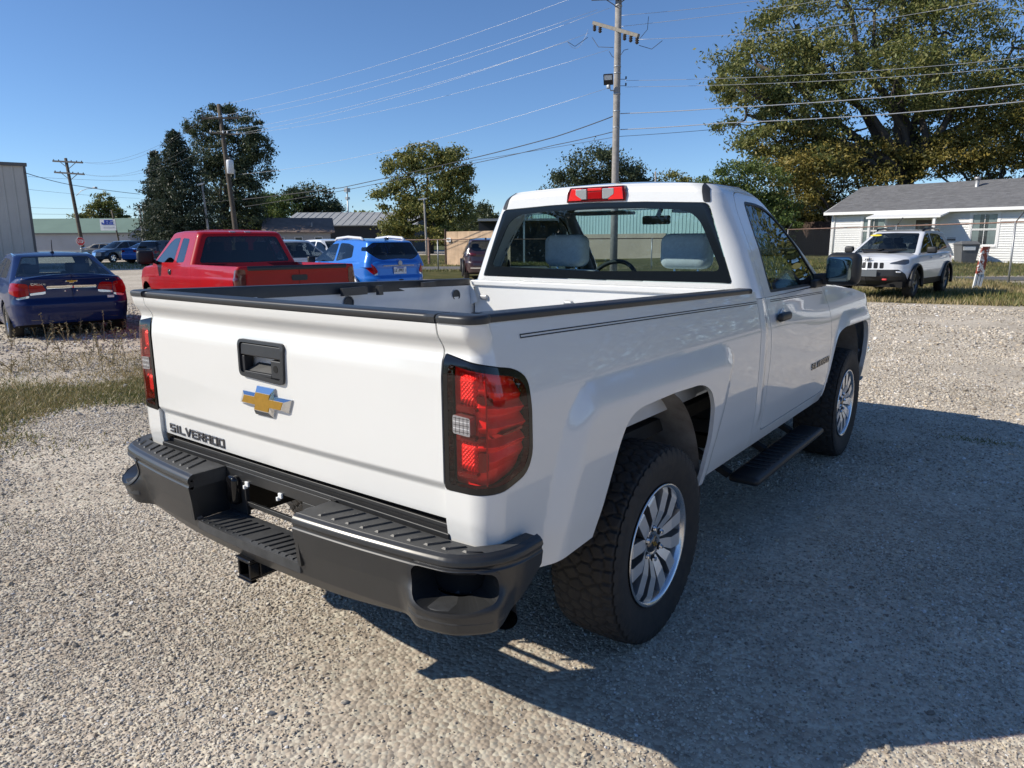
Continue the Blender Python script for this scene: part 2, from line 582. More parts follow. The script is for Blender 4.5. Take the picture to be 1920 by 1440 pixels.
# ================================================================ the white pickup truck in the foreground
truck = thing('pickup_truck', 'white single cab pickup with black rear bumper in the foreground', 'pickup truck')
X0, RC = .95, .075
SA = (X0 - RC) - .79
SB = RC * PI / 2
YF, RF = 4.50, .45
S1 = SA + SB + (YF - RC)
SF = RF * PI / 2

def plan(s):
    """outline of the body seen from above, right half: 0 at the tailgate gap, round the corner, forward, round the nose"""
    a = np.clip((s - SA) / RC, 0, PI / 2)
    b = np.clip((s - S1) / RF, 0, PI / 2)
    x = np.where(s < SA, .79 + s, np.where(s < SA + SB, X0 - RC + RC * np.sin(a), np.where(s < S1, X0, np.where(s < S1 + SF, X0 - RF + RF * np.cos(b), X0 - RF - (s - S1 - SF)))))
    y = np.where(s < SA, 0, np.where(s < SA + SB, RC - RC * np.cos(a), np.where(s < S1, RC + s - SA - SB, YF + RF * np.sin(b))))
    nx = np.where(s < SA + SB, np.sin(a), np.cos(b))
    ny = np.where(s < SA + SB, -np.cos(a), np.sin(b))
    return x, y, nx, ny

def s_of_y(y): return y - RC + SA + SB

def off_rear(z):
    return sint(z, [.5, .74, .80, 1.20, 1.245, 1.268, 1.285, 1.315, 1.34, 1.4], [-.015, -.008, 0, 0, -.006, -.016, -.010, .012, .016, .016], .008)

FLR = rpoly([(.20, .40), (.27, .80), (.36, 1.05), (.47, 1.135), (1.62, 1.115), (1.765, 1.055), (1.70, .85), (1.58, .62), (1.55, .40)], [.01, .1, .1, .12, .12, .1, .1, .1, .01], 6)
FLF = rpoly([(3.46, .40), (3.50, .62), (3.58, .88), (3.68, 1.03), (3.82, 1.075), (4.50, 1.055), (4.78, .98), (4.85, .7), (4.85, .40)], .1, 6)

def off_side(y, z):
    o = sint(z, [.44, .52, .58, .70, .85, 1.0, 1.10, 1.14, 1.22, 1.27, 1.33, 1.38], [-.05, -.032, -.018, -.004, .002, .004, .003, -.002, -.018, -.030, -.046, -.062], .016)
    q = np.stack([y, z], 1)
    for P, h in ((FLR, .032), (FLF, .034)):
        d = np.clip(-sdp(P, q) / .115, 0, 1)
        o = o + h * np.sin(d * PI / 2) ** 1.25
    o = o - .035 * smooth01((y - 2.3) / 1.2) * smooth01((z - 1.0) / .27)
    # soft vertical crease of the cab corner just ahead of the bed
    o = o + .006 * np.exp(-((y - 2.165) / .03) ** 2) * smooth01((z - .6) / .1)
    return o

def side_map(U):
    s, z = U[:, 0], U[:, 1]
    x, y, nx, ny = plan(s)
    wr_ = smooth01((SA + SB - s) / SB)
    o = wr_ * off_rear(z) + (1 - wr_) * off_side(y, z)
    return np.stack([x + nx * o, y + ny * o, z], 1)

def zcap(y): return 1.372 - .024 * y
ss = np.concatenate([np.linspace(0, SA + SB, 22), np.arange(SA + SB + .014, S1 + .01, .0145), np.linspace(S1 + .02, S1 + SF + .5, 60)])
side = gridp(ss, np.linspace(.44, 1.40, 84), side_map)
Yp = lambda p: plan(p.U[:, 0])[1]
YZ = lambda p: np.stack([Yp(p), p.U[:, 1]], 1)
ARC_R = rpoly([(.44, .40), (.50, .60), (.575, .75), (.64, .885), (.70, .965), (.78, .992), (1.07, .995), (1.32, .985), (1.425, .945), (1.475, .87), (1.475, .75), (1.435, .62), (1.41, .40)], .05, 4)
ARC_F = rpoly([(3.46, .40), (3.53, .66), (3.60, .85), (3.66, .945), (3.75, .975), (4.36, .965), (4.45, .925), (4.50, .82), (4.52, .40)], .05, 4)
side = clip(side, -sdp(ARC_R, YZ(side)))
side = clip(side, -sdp(ARC_F, YZ(side)))
Yv = Yp(side)
zb_ = np.interp(Yv, [0, .3, .52, .8, 1.3, 1.40, 3.45, 3.6, 4.5, 4.6, 5], [.60, .595, .61, .61, .55, .515, .515, .6, .6, .47, .47])
side = clip(side, zb_ - side.U[:, 1])

DOOR = rpoly([(2.238, .578), (2.262, .81), (2.285, .97), (2.258, 1.14), (2.232, 1.30), (3.44, 1.30), (3.46, 1.11), (3.525, .88), (3.515, .70), (3.49, .578)], [.05, .02, .3, .05, 0, 0, .05, .2, .1, .05], 5)
# --- bed side with the tail lamp opening
TLP = rpoly([(.006, 1.262), (.10, 1.246), (.26, 1.218), (.314, 1.188), (.318, .965), (.290, .918), (.19, .893), (.006, .886)], [.004, .02, .03, .04, .06, .05, .05, .004], 6)
bed = clip(side, Yp(side) - 2.108)
bed = clip(bed, bed.U[:, 1] - (zcap(Yp(bed)) - .016))
bed = clip(bed, .003 - bed.U[:, 0])
bed = clip(bed, -np.maximum(bed.U[:, 1] - .70, Yp(bed) - .15))
lamp = clip(bed, sdp(TLP, bed.U))
bed = clip(bed, -sdp(TLP, bed.U) + .003)
cabs = clip(side, 2.114 - Yp(side))
ftop = lambda y: np.interp(y, [2, 3.3, 3.6, 4.2, 4.6, 4.85, 5.0], [1.268, 1.262, 1.25, 1.20, 1.135, 1.04, .98])
nearz = lambda p: p.U[:, 1] - ftop(Yp(p))
cabs = clip(cabs, nearz(cabs))
dlow = clip(cabs, sdp(DOOR, YZ(cabs)) + .0028)
rest = clip(cabs, -sdp(DOOR, YZ(cabs)) + .0028)
corner = clip(rest, Yp(rest) - 2.9)
rocker = None
fend = clip(rest, 2.9 - Yp(rest))
nose = clip(fend, 4.62 - Yp(fend)) if False else None

# --- greenhouse: rings of the cab above the belt line
def wz(z): return np.interp(z, [1.15, 1.27, 1.5, 1.745, 1.77, 1.79, 1.81, 1.822, 1.83], [.965, .918, .828, .712, .697, .682, .660, .643, .625])
def gh(U):
    t, z = U[:, 0], U[:, 1]
    zz = (wz(z - .006) + wz(z) + wz(z + .006)) / 3
    wv = zz
    yr = sint(z, [1.15, 1.34, 1.72, 1.79, 1.812, 1.83], [2.098, 2.102, 2.118, 2.124, 2.134, 2.156], .004)
    yf = np.interp(z, [1.15, 1.27, 1.4, 1.5, 1.65, 1.745, 1.79, 1.83], [3.70, 3.55, 3.39, 3.25, 3.02, 2.87, 2.78, 2.66])
    rc, rf = .105, .07
    bow = .16
    xr = wv - rc
    a = np.clip(t - 1, 0, 1) * PI / 2
    b = np.clip(t - 3, 0, 1) * PI / 2
    t0 = np.clip(t, 0, 1); t2 = np.clip(t - 2, 0, 1); t4 = np.clip(t - 4, 0, 1)
    x = np.where(t < 1, t * xr, np.where(t < 2, xr + rc * np.sin(a), np.where(t < 3, wv, np.where(t < 4, wv - rf + rf * np.cos(b), (wv - rf) * (1 - t4)))))
    y = np.where(t < 1, yr, np.where(t < 2, yr + rc - rc * np.cos(a), np.where(t < 3, yr + rc + (yf - rf - yr - rc) * t2, np.where(t < 4, yf - rf + rf * np.sin(b), yf + bow * (1 - (1 - t4) ** 2)))))
    x = x - .035 * smooth01((y - 2.3) / 1.2) * (x / (wv + 1e-6))
    z2 = z + .022 * smooth01((z - 1.55) / .25) * (1 - np.clip(x / .65, 0, 1.2) ** 2)
    return np.stack([x, y, z2], 1)
zg = np.concatenate([np.linspace(1.17, 1.74, 48), np.linspace(1.748, 1.83, 16)])
gr = gridp(np.concatenate([np.linspace(0, 1, 60), np.linspace(1.05, 1.5, 8)]), zg, gh)
gs = gridp(np.concatenate([np.linspace(1.5, 2, 8), np.linspace(2.015, 3, 90), np.linspace(3.1, 3.5, 4)]), zg, gh)
gf = gridp(np.concatenate([np.linspace(3.5, 4, 5), np.linspace(4.05, 5, 30)]), zg, gh)
def roofmap(U):
    t, k = U[:, 0], U[:, 1]
    B = gh(np.stack([t, np.full(len(t), 1.83)], 1))
    g = 1 - k
    return np.stack([B[:, 0] * g, 2.5 + (B[:, 1] - 2.5) * g, B[:, 2] * g + k * 1.852 + .028 * (1 - g ** 2)], 1)
roof = gridp(np.linspace(0, 5, 110), np.linspace(0, .999, 26), roofmap)

# rear glass
RG = rpoly([(0, 1.759), (.30, 1.753), (.648, 1.737), (.80, 1.338), (0, 1.334), (-.80, 1.338), (-.648, 1.737), (-.30, 1.753)], [0, 0, .03, .015, 0, .015, .03, 0], 5)
RI = rpoly([(0, 1.722), (.30, 1.718), (.585, 1.700), (.735, 1.400), (0, 1.385), (-.735, 1.400), (-.585, 1.700), (-.30, 1.718)], [0, 0, .10, .035, 0, .035, .10, 0], 6)
XZ = lambda p: p.P[:, [0, 2]]
pyz = lambda p: p.P[:, [1, 2]]
dg = sdp(RG, XZ(gr))
rglass = clip(gr, dg + .004)
gr2 = clip(gr, -dg)
frit = clip(rglass, -sdp(RI, XZ(rglass)))
rclear = clip(rglass, sdp(RI, XZ(rglass)))
# roof ditch trim on the rear edge and the roof
def ditch(p):
    P = p.P
    c = np.interp(P[:, 2], [1.70, 1.735, 1.80, 1.83], [.655, .640, .622, .612])
    return np.maximum(np.abs(P[:, 0] - c) - .017, 1.738 - P[:, 2])
trim_a = clip(gr2, ditch(gr2)); gr2 = clip(gr2, -ditch(gr2))
trim_b = clip(roof, ditch(roof)); roof2 = clip(roof, -ditch(roof))
# door frame and window
DUP = rpoly([(2.232, 1.15), (2.245, 1.42), (2.262, 1.577), (2.287, 1.706), (2.335, 1.775), (2.40, 1.797), (2.60, 1.797), (2.84, 1.765), (3.05, 1.645), (3.25, 1.475), (3.44, 1.27), (3.47, 1.15)], [0, .3, .2, .1, .06, .05, .1, .15, .2, .2, .05, 0], 5)
DGL = rpoly([(2.340, 1.286), (3.405, 1.272), (3.33, 1.345), (3.13, 1.53), (2.95, 1.662), (2.78, 1.728), (2.62, 1.748), (2.445, 1.750), (2.398, 1.60), (2.362, 1.42)], [.01, .02, .1, .1, .1, .1, .1, .03, .1, .1], 5)
gs2 = clip(gs, 1.268 - gs.U[:, 1])
du = sdp(DUP, pyz(gs2))
dupp = clip(gs2, du + .0025)
gs3 = clip(gs2, -du + .0025)
dw = sdp(DGL, pyz(dupp))
dwin = clip(dupp, dw)
dupp = clip(dupp, -dw)
seal = clip(dwin, -sdp(DGL, pyz(dwin)) - .014)
dwin = clip(dwin, sdp(DGL, pyz(dwin)) + .014)
# windshield
WS = rpoly([(0, 1.28), (.80, 1.28), (.62, 1.765), (0, 1.775), (-.62, 1.765), (-.80, 1.28)], .04, 4)
wsd = sdp(WS, XZ(gf))
wsh = clip(gf, wsd); gf2 = clip(gf, -wsd)
gr2 = clip(gr2, 1.19 - gr2.U[:, 1])

# --- emit body
for mir in (False, True):
    bs = emit(bed, 'bed_side', 'white_paint', truck, fl=.018, mirror=mir)
    # black rail cap follows the top edge
    sv = np.concatenate([np.linspace(.004, SA + SB, 18), np.linspace(SA + SB + .03, s_of_y(2.05), 40)])
    x, y, nx, ny = plan(sv)
    zc = zcap(y)
    o = side_map(np.stack([sv, zc - .022], 1))
    V = []; F = []
    rows = [(.004, -.023), (.006, -.010), (.003, -.003), (-.006, 0), (-.062, 0), (-.069, -.005), (-.070, -.056)]
    for i in range(len(sv)):
        for dn, dz in rows:
            sg = -1 if mir else 1
            V.append((sg * (o[i, 0] + nx[i] * dn), o[i, 1] + ny[i] * dn, zc[i] + dz))
    n = len(rows)
    for i in range(len(sv) - 1):
        for j in range(n - 1):
            f = (i * n + j, (i + 1) * n + j, (i + 1) * n + j + 1, i * n + j + 1)
            F.append(f[::-1] if mir else f)
    F.append(tuple(range(n))); F.append(tuple(range((len(sv) - 1) * n, len(sv) * n)))
    cap = raw('rail_cap', V, F, 'rail_plastic', bs, smooth=True)
    cap.modifiers.new('weighted', 'WEIGHTED_NORMAL')
    # double pinstripe
    st = []
    for dz in (0., .0085):
        sp = gridp(np.linspace(s_of_y(.19), s_of_y(2.10), 60), [0, 1], lambda U, dz=dz: side_map(np.stack([U[:, 0], 1.298 - .0245 * plan(U[:, 0])[1] + dz + .0035 * U[:, 1]], 1)))
        st.append(sp)
    st.append(gridp([s_of_y(.188), s_of_y(.192)], [0, 1], lambda U: side_map(np.stack([U[:, 0], 1.2935 + .012 * U[:, 1]], 1))))
    emit(st, 'pinstripe', 'ink_black', bs, lift=.0012, mirror=mir)
    # tail lamp
    tl = thing('tail_light', None, None); tl.parent = truck
    LP = rpoly([(.022, 1.238), (.10, 1.227), (.25, 1.200), (.297, 1.175), (.301, .975), (.276, .935), (.18, .911), (.022, .903)], [.008, .02, .03, .04, .05, .05, .05, .008], 5)
    bz = clip(lamp, -sdp(LP, lamp.U))
    emit(bz, 'bezel', 'gloss_black', tl, fl=.02, lift=.002, mirror=mir)
    lens = clip(lamp, sdp(LP, lamp.U))
    emit(lens, 'lens', 'lens_cover', tl, lift=.0015, mirror=mir)
    def lampmap(U):
        P = side_map(U); nx_, ny_ = plan(U[:, 0])[2:]
        s_, z_ = U[:, 0], U[:, 1]
        right = smooth01((s_ - .108) / .008)
        tri = lambda c, w_: np.clip(1 - np.abs(z_ - c) / w_, 0, 1)
        sl = (s_ - .11) * .10
        bars = .022 * np.maximum.reduce([tri(1.128 - sl, .020), 1.15 * tri(1.072 - sl * .3, .024), tri(1.016 + sl * .2, .018)]) + .012 * np.maximum(tri(1.172 - sl * 1.5, .022), tri(.968 + sl, .024))
        cup = np.maximum(np.maximum(np.abs(s_ - .075) / .040, np.abs(z_ - 1.170) / .044), 0); cup2 = np.maximum(np.abs(s_ - .075) / .040, np.abs(z_ - .985) / .044)
        cups = .016 * np.clip(1.05 - np.minimum(cup, cup2), 0, .5) * 2 + .0022 * np.sin(s_ * 520) * np.sin(z_ * 520) * (np.minimum(cup, cup2) < 1)
        h = -.034 + right * bars + (1 - right) * cups
        return P + np.stack([nx_ * h, ny_ * h, 0 * h], 1)
    hs = gridp(np.linspace(.014, .31, 94), np.linspace(.90, 1.24, 110), lampmap)
    hs = clip(hs, sdp(LP, hs.U) - .004)
    emit(hs, 'lamp_housing', 'lamp_reflector', tl, mirror=mir)
    emit(lamp, 'lamp_back', 'dark_void', tl, fl=-.052, lift=-.055, mirror=mir)  # opaque sheet added to keep sunlight from leaking through the lamp
    fine = gridp(np.linspace(.03, .30, 46), np.linspace(.90, 1.24, 60), side_map)
    def block(pts, name, m, lift, r=.008, tilt=0.):
        q = clip(fine, sdp(rpoly(pts, r, 3), fine.U))
        q = clip(q, sdp(LP, q.U) + .004)
        emit(q, name, m, tl, fl=.03, lift=lift, mirror=mir)
    block([(.040, 1.112), (.108, 1.108), (.108, 1.126), (.040, 1.130)], 'lens_divider', 'red_lamp_dark', -.012, .003)
    block([(.112, 1.138), (.170, 1.132), (.170, 1.152), (.112, 1.158)], 'lens_divider', 'red_lamp_dark', -.016, .003)
    block([(.112, 1.042), (.285, 1.050), (.285, 1.057), (.200, 1.052), (.112, 1.030)], 'lens_divider', 'red_lamp_dark', -.008, .003)
    block([(.040, .928), (.112, .930), (.112, .942), (.040, .940)], 'lens_divider', 'red_lamp_dark', -.012, .003)
    block([(.112, .945), (.150, .948), (.150, 1.000), (.112, 1.000)], 'lens_divider', 'red_lamp_dark', -.020, .003)
    block([(.040, 1.030), (.108, 1.030), (.108, 1.044), (.040, 1.044)], 'lens_divider', 'red_lamp_dark', -.012, .003)
    block([(.139, .900), (.145, .900), (.145, 1.24), (.139, 1.24)], 'lens_divider', 'red_lamp', -.0015, .001)  # thin fin added at the bend to stop sunlight passing through the lens corner
    block([(.038, 1.052), (.098, 1.049), (.098, 1.100), (.038, 1.103)], 'reverse_lamp', 'brake_grey', .0022, .004)
    for k in range(5):
        z0 = 1.058 + k * .0092
        gline = gridp([.040, .096], [z0, z0 + .0014], side_map)
        emit(gline, 'lens_rib', 'label_white' if k % 2 else 'dark_chrome', tl, lift=.0028, mirror=mir)
    for k in range(4):
        s0 = .048 + k * .0135
        gline = gridp([s0, s0 + .0012], [1.054, 1.099], side_map)
        emit(gline, 'lens_rib', 'dark_chrome', tl, lift=.0029, mirror=mir)
    # cab corner, door, fender
    emit([corner], 'rocker_panel', 'white_paint', truck, fl=.015, mirror=mir)
    emit([clip(fend, Yp(fend) - 4.9)], 'front_fender', 'white_paint', truck, fl=.03, mirror=mir)
    dr = emit([dlow, dupp], 'door', 'white_paint', truck, fl=.016, mirror=mir)
    emit(seal, 'window_seal', 'black_plastic', dr, fl=.008, lift=.001, mirror=mir)
    emit(dwin, 'side_window', 'door_glass', dr, lift=-.004, mirror=mir)
    sp = [gridp(np.linspace(s_of_y(2.30), s_of_y(3.40), 40), [0, 1], lambda U, dz=dz: side_map(np.stack([U[:, 0], 1.298 - .0245 * plan(U[:, 0])[1] + dz + .0035 * U[:, 1]], 1))) for dz in (0., .0085)]
    emit(sp, 'pinstripe', 'ink_black', dr, lift=.0012, mirror=mir)
    sg = -1 if mir else 1
    # door handle with its round cup behind
    hd = MB(); hd.add(*rbox((sg * .965, 2.435, 1.158), (.016, .088, .022), (.014, .020, .018), 4))
    hd.obj('handle', 'black_plastic', dr, smooth=True)
    hc = MB(); hc.add(*rbox((sg * .946, 2.46, 1.155), (.006, .05, .042), (.005, .045, .04), 5))
    hc.obj('handle_cup', 'white_paint', dr, smooth=True)
    # door name letters
    let, wd = stroke_letters('SILVERADO', .034, .030, .013, .008)
    for k, (ch, bars) in enumerate(let):
        mb = MB()
        for b in bars:
            pts = []
            for px_, pz_ in b:
                yy = 3.10 + px_ if not mir else 3.10 + wd - px_
                p3 = side_map(np.array([[s_of_y(yy), .775 + pz_]]))[0]
                pts.append(p3)
            V = [(sg * (p[0] + e), p[1], p[2]) for e in (-.001, .005) for p in pts]
            mb.add(V, [(0, 1, 2, 3), (7, 6, 5, 4), (0, 4, 5, 1), (1, 5, 6, 2), (2, 6, 7, 3), (3, 7, 4, 0)])
        mb.obj('letter', 'dark_chrome', dr)
    # mirror
    mr = thing('wing_mirror', None, None); mr.parent = truck
    h = MB(); h.add(*rbox((sg * 1.030, 3.34, 1.372), (.098, .060, .098), (.045, .05, .045), 5))
    h.obj('mirror_housing', 'black_plastic', mr, smooth=True)
    h = MB(); h.add(*rbox((sg * 1.016, 3.2805, 1.372), (.070, .006, .074), (.025, .004, .025), 4))
    h.obj('mirror_glass', 'mirror_glass', mr, smooth=True)
    h = MB(); h.bar((sg * .86, 3.33, 1.305), (sg * .99, 3.34, 1.315), .07, .07); h.box((sg * .905 - .02, 3.16, 1.262), (sg * .905 + .02, 3.40, 1.31))
    h.obj('mirror_arm', 'black_plastic', mr, bev=.01)
# cab shell
emit([gr2], 'cab_rear_panel', 'white_paint', truck, fl=.012, both=True)
for mir in (False, True):
    emit([clip(gs3, gs3.P[:, 1] - 2.9)], 'door_pillar', 'white_paint', truck, fl=.012, mirror=mir)
    emit([clip(gs3, 2.9 - gs3.P[:, 1])], 'front_pillar', 'white_paint', truck, fl=.012, mirror=mir)
emit([gf2], 'windshield_frame', 'white_paint', truck, fl=.012, both=True)
rf_o = emit([roof2], 'roof', 'white_paint', truck, both=True)
for mir in (False, True): emit([trim_a, trim_b], 'roof_trim', 'rail_plastic', rf_o, lift=.003, fl=.006, mirror=mir)
rw = emit([rclear], 'rear_window', 'cab_glass', truck, both=True)
emit([frit], 'window_border', 'frit_black', rw, fl=.006, both=True)
emit([wsh], 'windshield', 'cab_glass', truck, both=True)
hp = gridp(np.linspace(0, 1, 16), np.linspace(3.50, 4.95, 20), lambda U: np.stack([U[:, 0] * np.interp(U[:, 1], [3.5, 4.4, 4.7, 4.95], [.886, .89, .84, .5]), U[:, 1], ftop(U[:, 1]) + .05 * (1 - U[:, 0] ** 4)], 1))
emit(hp, 'hood', 'white_paint', truck, both=True)
mb = MB(); mb.box((-.62, 4.93, .62), (.62, 4.985, 1.02)); mb.obj('grille', 'black_plastic', truck, bev=.02)
mb = MB(); mb.add(*rbox((0, 4.86, .56), (.93, .16, .14), .06)); mb.obj('front_bumper', 'chrome', truck, smooth=True)
# third brake light
ch = thing('brake_light', None, None); ch.parent = truck
def chp(x, z, d): return (x, 2.122 - d - .03 * (z - 1.757), z)
poly = [(-.186, 1.752), (.186, 1.752), (.190, 1.790), (.176, 1.832), (-.160, 1.832), (-.180, 1.805)]
def chm(pts, name, m, d0, d1, p=ch):
    b = MB(); b.prism([(x, z + .010 * (1 - (x / .65) ** 2)) for x, z in pts], lambda x, z: chp(x, z, d0), lambda x, z: chp(x, z, d1)); return b.obj(name, m, p, bev=.003)
chm(poly[::-1], 'lamp_housing', 'red_lamp_dark', -.04, .012)
chm([(-.172, 1.760), (-.085, 1.760), (-.085, 1.824), (-.150, 1.824)][::-1], 'red_lens', 'red_lamp_bright', .0, .018)
chm([(.085, 1.760), (.178, 1.760), (.170, 1.824), (.085, 1.824)][::-1], 'red_lens', 'red_lamp_bright', .0, .018)
chm([(-.045, 1.766), (.045, 1.766), (.045, 1.806), (-.045, 1.806)][::-1], 'red_lens', 'red_lamp', .0, .017)
chm([(-.045, 1.809), (.045, 1.809), (.045, 1.824), (-.045, 1.824)][::-1], 'red_lens', 'red_lamp_bright', .0, .018)
for s_ in (-1, 1):
    chm([(s_ * .082, 1.766), (s_ * .050, 1.766), (s_ * .050, 1.82), (s_ * .12, 1.82), (s_ * .12, 1.79)][::s_], 'cargo_lamp', 'clear_lamp', .0, .021)

# --- tailgate
tg = thing('tailgate', None, None); tg.parent = truck
def tgmap(U):
    x, z = U[:, 0], U[:, 1]
    o = off_rear(z) + .010 * (1 - (x / .79) ** 2)
    o = o - .016 * (1 - smooth01((z - .872) / .034))
    return np.stack([x, -o, z], 1)
tgp = gridp(np.linspace(-.787, .787, 110), np.concatenate([np.linspace(.79, .86, 8), np.linspace(.868, .912, 14), np.linspace(.92, 1.19, 24), np.linspace(1.197, 1.346, 34)]), tgmap)
HB = rpoly([(-.148, 1.108), (.100, 1.098), (.108, 1.232), (-.150, 1.232)], .02, 5)
tgq = clip(tgp, -sdp(HB, tgp.U))
emit(tgq, 'outer_panel', 'white_paint', tg, fl=.02)
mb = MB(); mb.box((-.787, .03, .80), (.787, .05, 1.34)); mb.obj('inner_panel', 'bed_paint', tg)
mb = MB(); V = []; F = []
xs = np.linspace(-.787, .787, 40)
prof = [(.005, 1.346), (-.003, 1.349), (-.005, 1.364), (.0, 1.3700), (.010, 1.372), (.060, 1.372), (.066, 1.366), (.066, 1.320)]
for x in xs:
    yo = -(.016 + .010 * (1 - (x / .79) ** 2))
    for dy, z in prof: V.append((x, yo + dy, z))
n = len(prof)
for i in range(len(xs) - 1):
    for j in range(n - 1): F.append((i * n + j, i * n + j + 1, (i + 1) * n + j + 1, (i + 1) * n + j))
F.append(tuple(range(n))); F.append(tuple(range((len(xs) - 1) * n, len(xs) * n))[::-1])
raw('top_cap', V, F, 'rail_plastic', tg, smooth=True).modifiers.new('weighted', 'WEIGHTED_NORMAL')
def on_tg(x, z, d): # point on the tailgate raised by d
    p = tgmap(np.array([[x, z]]))[0]
    return (p[0], p[1] - d, p[2])
def frame(outer, inner, d0, d1, name, m, parent, bev=.003):
    n = len(outer); V = []; F = []
    for d, L in ((d0, outer), (d1, outer), (d1, inner), (d0, inner)):
        V += [on_tg(x, z, d) for x, z in L]
    for i in range(n):
        j = (i + 1) % n
        for a in range(3): F.append((a * n + i, a * n + j, (a + 1) * n + j, (a + 1) * n + i))
    return raw(name, V, F, m, parent, smooth=False)
outer = rpoly([(-.150, 1.106), (.102, 1.096), (.110, 1.234), (-.152, 1.234)], .022, 5)
inner = rpoly([(-.140, 1.118), (.088, 1.110), (.096, 1.224), (-.142, 1.224)], .016, 5)
frame(outer, inner, -.01, .010, 'handle_bezel', 'rail_plastic', tg)
def tgbox(x0, x1, z0, z1, d0, d1, name, m, parent, bev=.003):
    b = MB(); b.prism([(x0, z0), (x0, z1), (x1, z1), (x1, z0)], lambda x, z: on_tg(x, z, d0), lambda x, z: on_tg(x, z, d1)); return b.obj(name, m, parent, bev=bev)
tgbox(-.140, .094, 1.178, 1.222, -.03, .006, 'handle', 'rail_plastic', tg, .006)
tgbox(-.145, .100, 1.105, 1.226, -.06, -.045, 'handle_pocket', 'dark_void', tg, .001)
tgbox(-.132, .012, 1.118, 1.122, -.05, .002, 'handle_pocket', 'step_plastic', tg, .001)
b = MB(); b.add([on_tg(-.132, 1.120, -.002), on_tg(.012, 1.116, -.002), on_tg(.012, 1.150, -.040), on_tg(-.100, 1.150, -.040)], [(0, 1, 2, 3)]); b.obj('handle_pocket', 'step_plastic', tg)
tgbox(.030, .088, 1.112, 1.174, -.03, .004, 'lock_panel', 'rail_plastic', tg, .005)
tgbox(-.141, -.122, 1.118, 1.176, -.03, .003, 'handle_bezel', 'rail_plastic', tg, .003)
tgbox(-.130, .030, 1.112, 1.124, -.03, .003, 'handle_bezel', 'rail_plastic', tg, .003)
b = MB(); b.lathe([(.0001, .005), (.012, .005), (.013, .0035)], 20, lambda x, y, h: on_tg(.058 + x, 1.146 + y, h)); b.obj('lock', 'dark_void', tg)
# bow tie badge: bevelled chrome body, gold face
BT = [(-.150, -.020), (-.128, .025), (-.052, .025), (-.040, .052), (.060, .052), (.052, .025), (.150, .025), (.130, -.021), (.052, -.021), (.042, -.050), (-.060, -.050), (-.050, -.020)]
def bt(sc_, d): return [on_tg(-.014 + x * sc_[0], 1.027 + z * sc_[1], d) for x, z in BT]
V = bt((1, 1), 0) + bt((1, 1), .006) + bt((.82, .64), .018)
n = len(BT)
raw('badge', V, [(a * n + i, a * n + (i + 1) % n, (a + 1) * n + (i + 1) % n, (a + 1) * n + i)[::-1] for a in (0, 1) for i in range(n)] + [tuple(range(2 * n, 3 * n))[::1]], 'chrome', tg)
V = bt((.80, .61), .0170) + bt((.785, .59), .0195)
raw('badge_face', V, [(i, (i + 1) % n, n + (i + 1) % n, n + i)[::-1] for i in range(n)] + [tuple(range(n, 2 * n))[::1]], 'gold_badge', tg)
let, wd = stroke_letters('SILVERADO', .033, .027, .0165, .0075)
for ch_, bars in let:
    for name, m, gr_, d in (('letter', 'dark_chrome', .0, .005),):
        mb = MB()
        for bq in bars:
            pts = [(-.735 + x * .985, .806 + z) for x, z in bq]
            mb.prism(pts, lambda x, z: on_tg(x, z, -.002), lambda x, z: on_tg(x, z, d))
        mb.obj(name, m, tg, bev=.0014)

# --- inside of the bed
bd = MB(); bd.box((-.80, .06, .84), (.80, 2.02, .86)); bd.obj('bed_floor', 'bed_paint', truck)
for sg in (-1, 1):
    b = MB()
    yy = np.linspace(.06, 2.03, 40)
    V = []; F = []
    zz = [.86, .95, 1.16, 1.20, 1.235, 1.31]
    for y in yy:
        pil = smooth01((y - 1.60) / .07) * .022 + smooth01((.55 - y) / .07) * .022
        for z in zz:
            dx = .0 + pil * (1 if z < 1.30 else .6) + (.010 if z in (1.20,) else 0)
            V.append((sg * (.838 - dx), y, min(z, zcap(y) - .04)))
    n = len(zz)
    for i in range(len(yy) - 1):
        for j in range(n - 1): F.append((i * n + j, (i + 1) * n + j, (i + 1) * n + j + 1, i * n + j + 1))
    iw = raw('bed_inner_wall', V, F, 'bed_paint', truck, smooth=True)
    for (y, z) in ((1.05, 1.245), (1.86, 1.232), (.30, 1.25)):
        b = MB(); b.lathe([(.0001, .0), (.024, .0), (.027, .004), (.034, .003)], 20, lambda x, yy_, h, y=y, z=z: (sg * (.838 - .0225 * (1 if (y > 1.6 or y < .55) else 0) - .003 - h), y + x, z + yy_))
        b.obj('tie_down_hole', 'interior_dark', iw)
    for y0, y1, z0 in ((.98, 1.14, 1.285), (1.22, 1.25, 1.275), (1.56, 1.66, 1.30)):
        b = MB(); b.box((sg * .80 - .012, y0, z0), (sg * .80 + .012, y1, 1.325)); b.obj('rail_clip', 'rail_plastic', iw)
    b = MB(); b.box((sg * .60 - .22, .68, .86), (sg * .60 + .22, 1.42, 1.07)); b.obj('wheel_house', 'bed_paint', truck, bev=.06)
b = MB(); b.box((-.80, 2.012, .86), (.80, 2.03, 1.30)); b.box((-.815, 1.995, 1.285), (.815, 2.065, 1.318))
b.add([(-.822, 2.0, 1.315), (-.822, 2.0, 1.17), (-.80, 1.985, 1.17), (-.745, 1.985, 1.19), (-.80, 1.985, 1.315)], [(0, 1, 2, 4), (2, 3, 4)])
bh = b.obj('bed_bulkhead', 'white_paint', truck, bev=.008)
for x, z in ((-.715, 1.215), (-.10, 1.205), (.42, 1.21)):
    b = MB(); b.add(*rbox((x, 2.008, z), (.030, .012, .016), (.012, .008, .012), 3)); b.obj('tie_down', 'galvanised', bh, smooth=True)

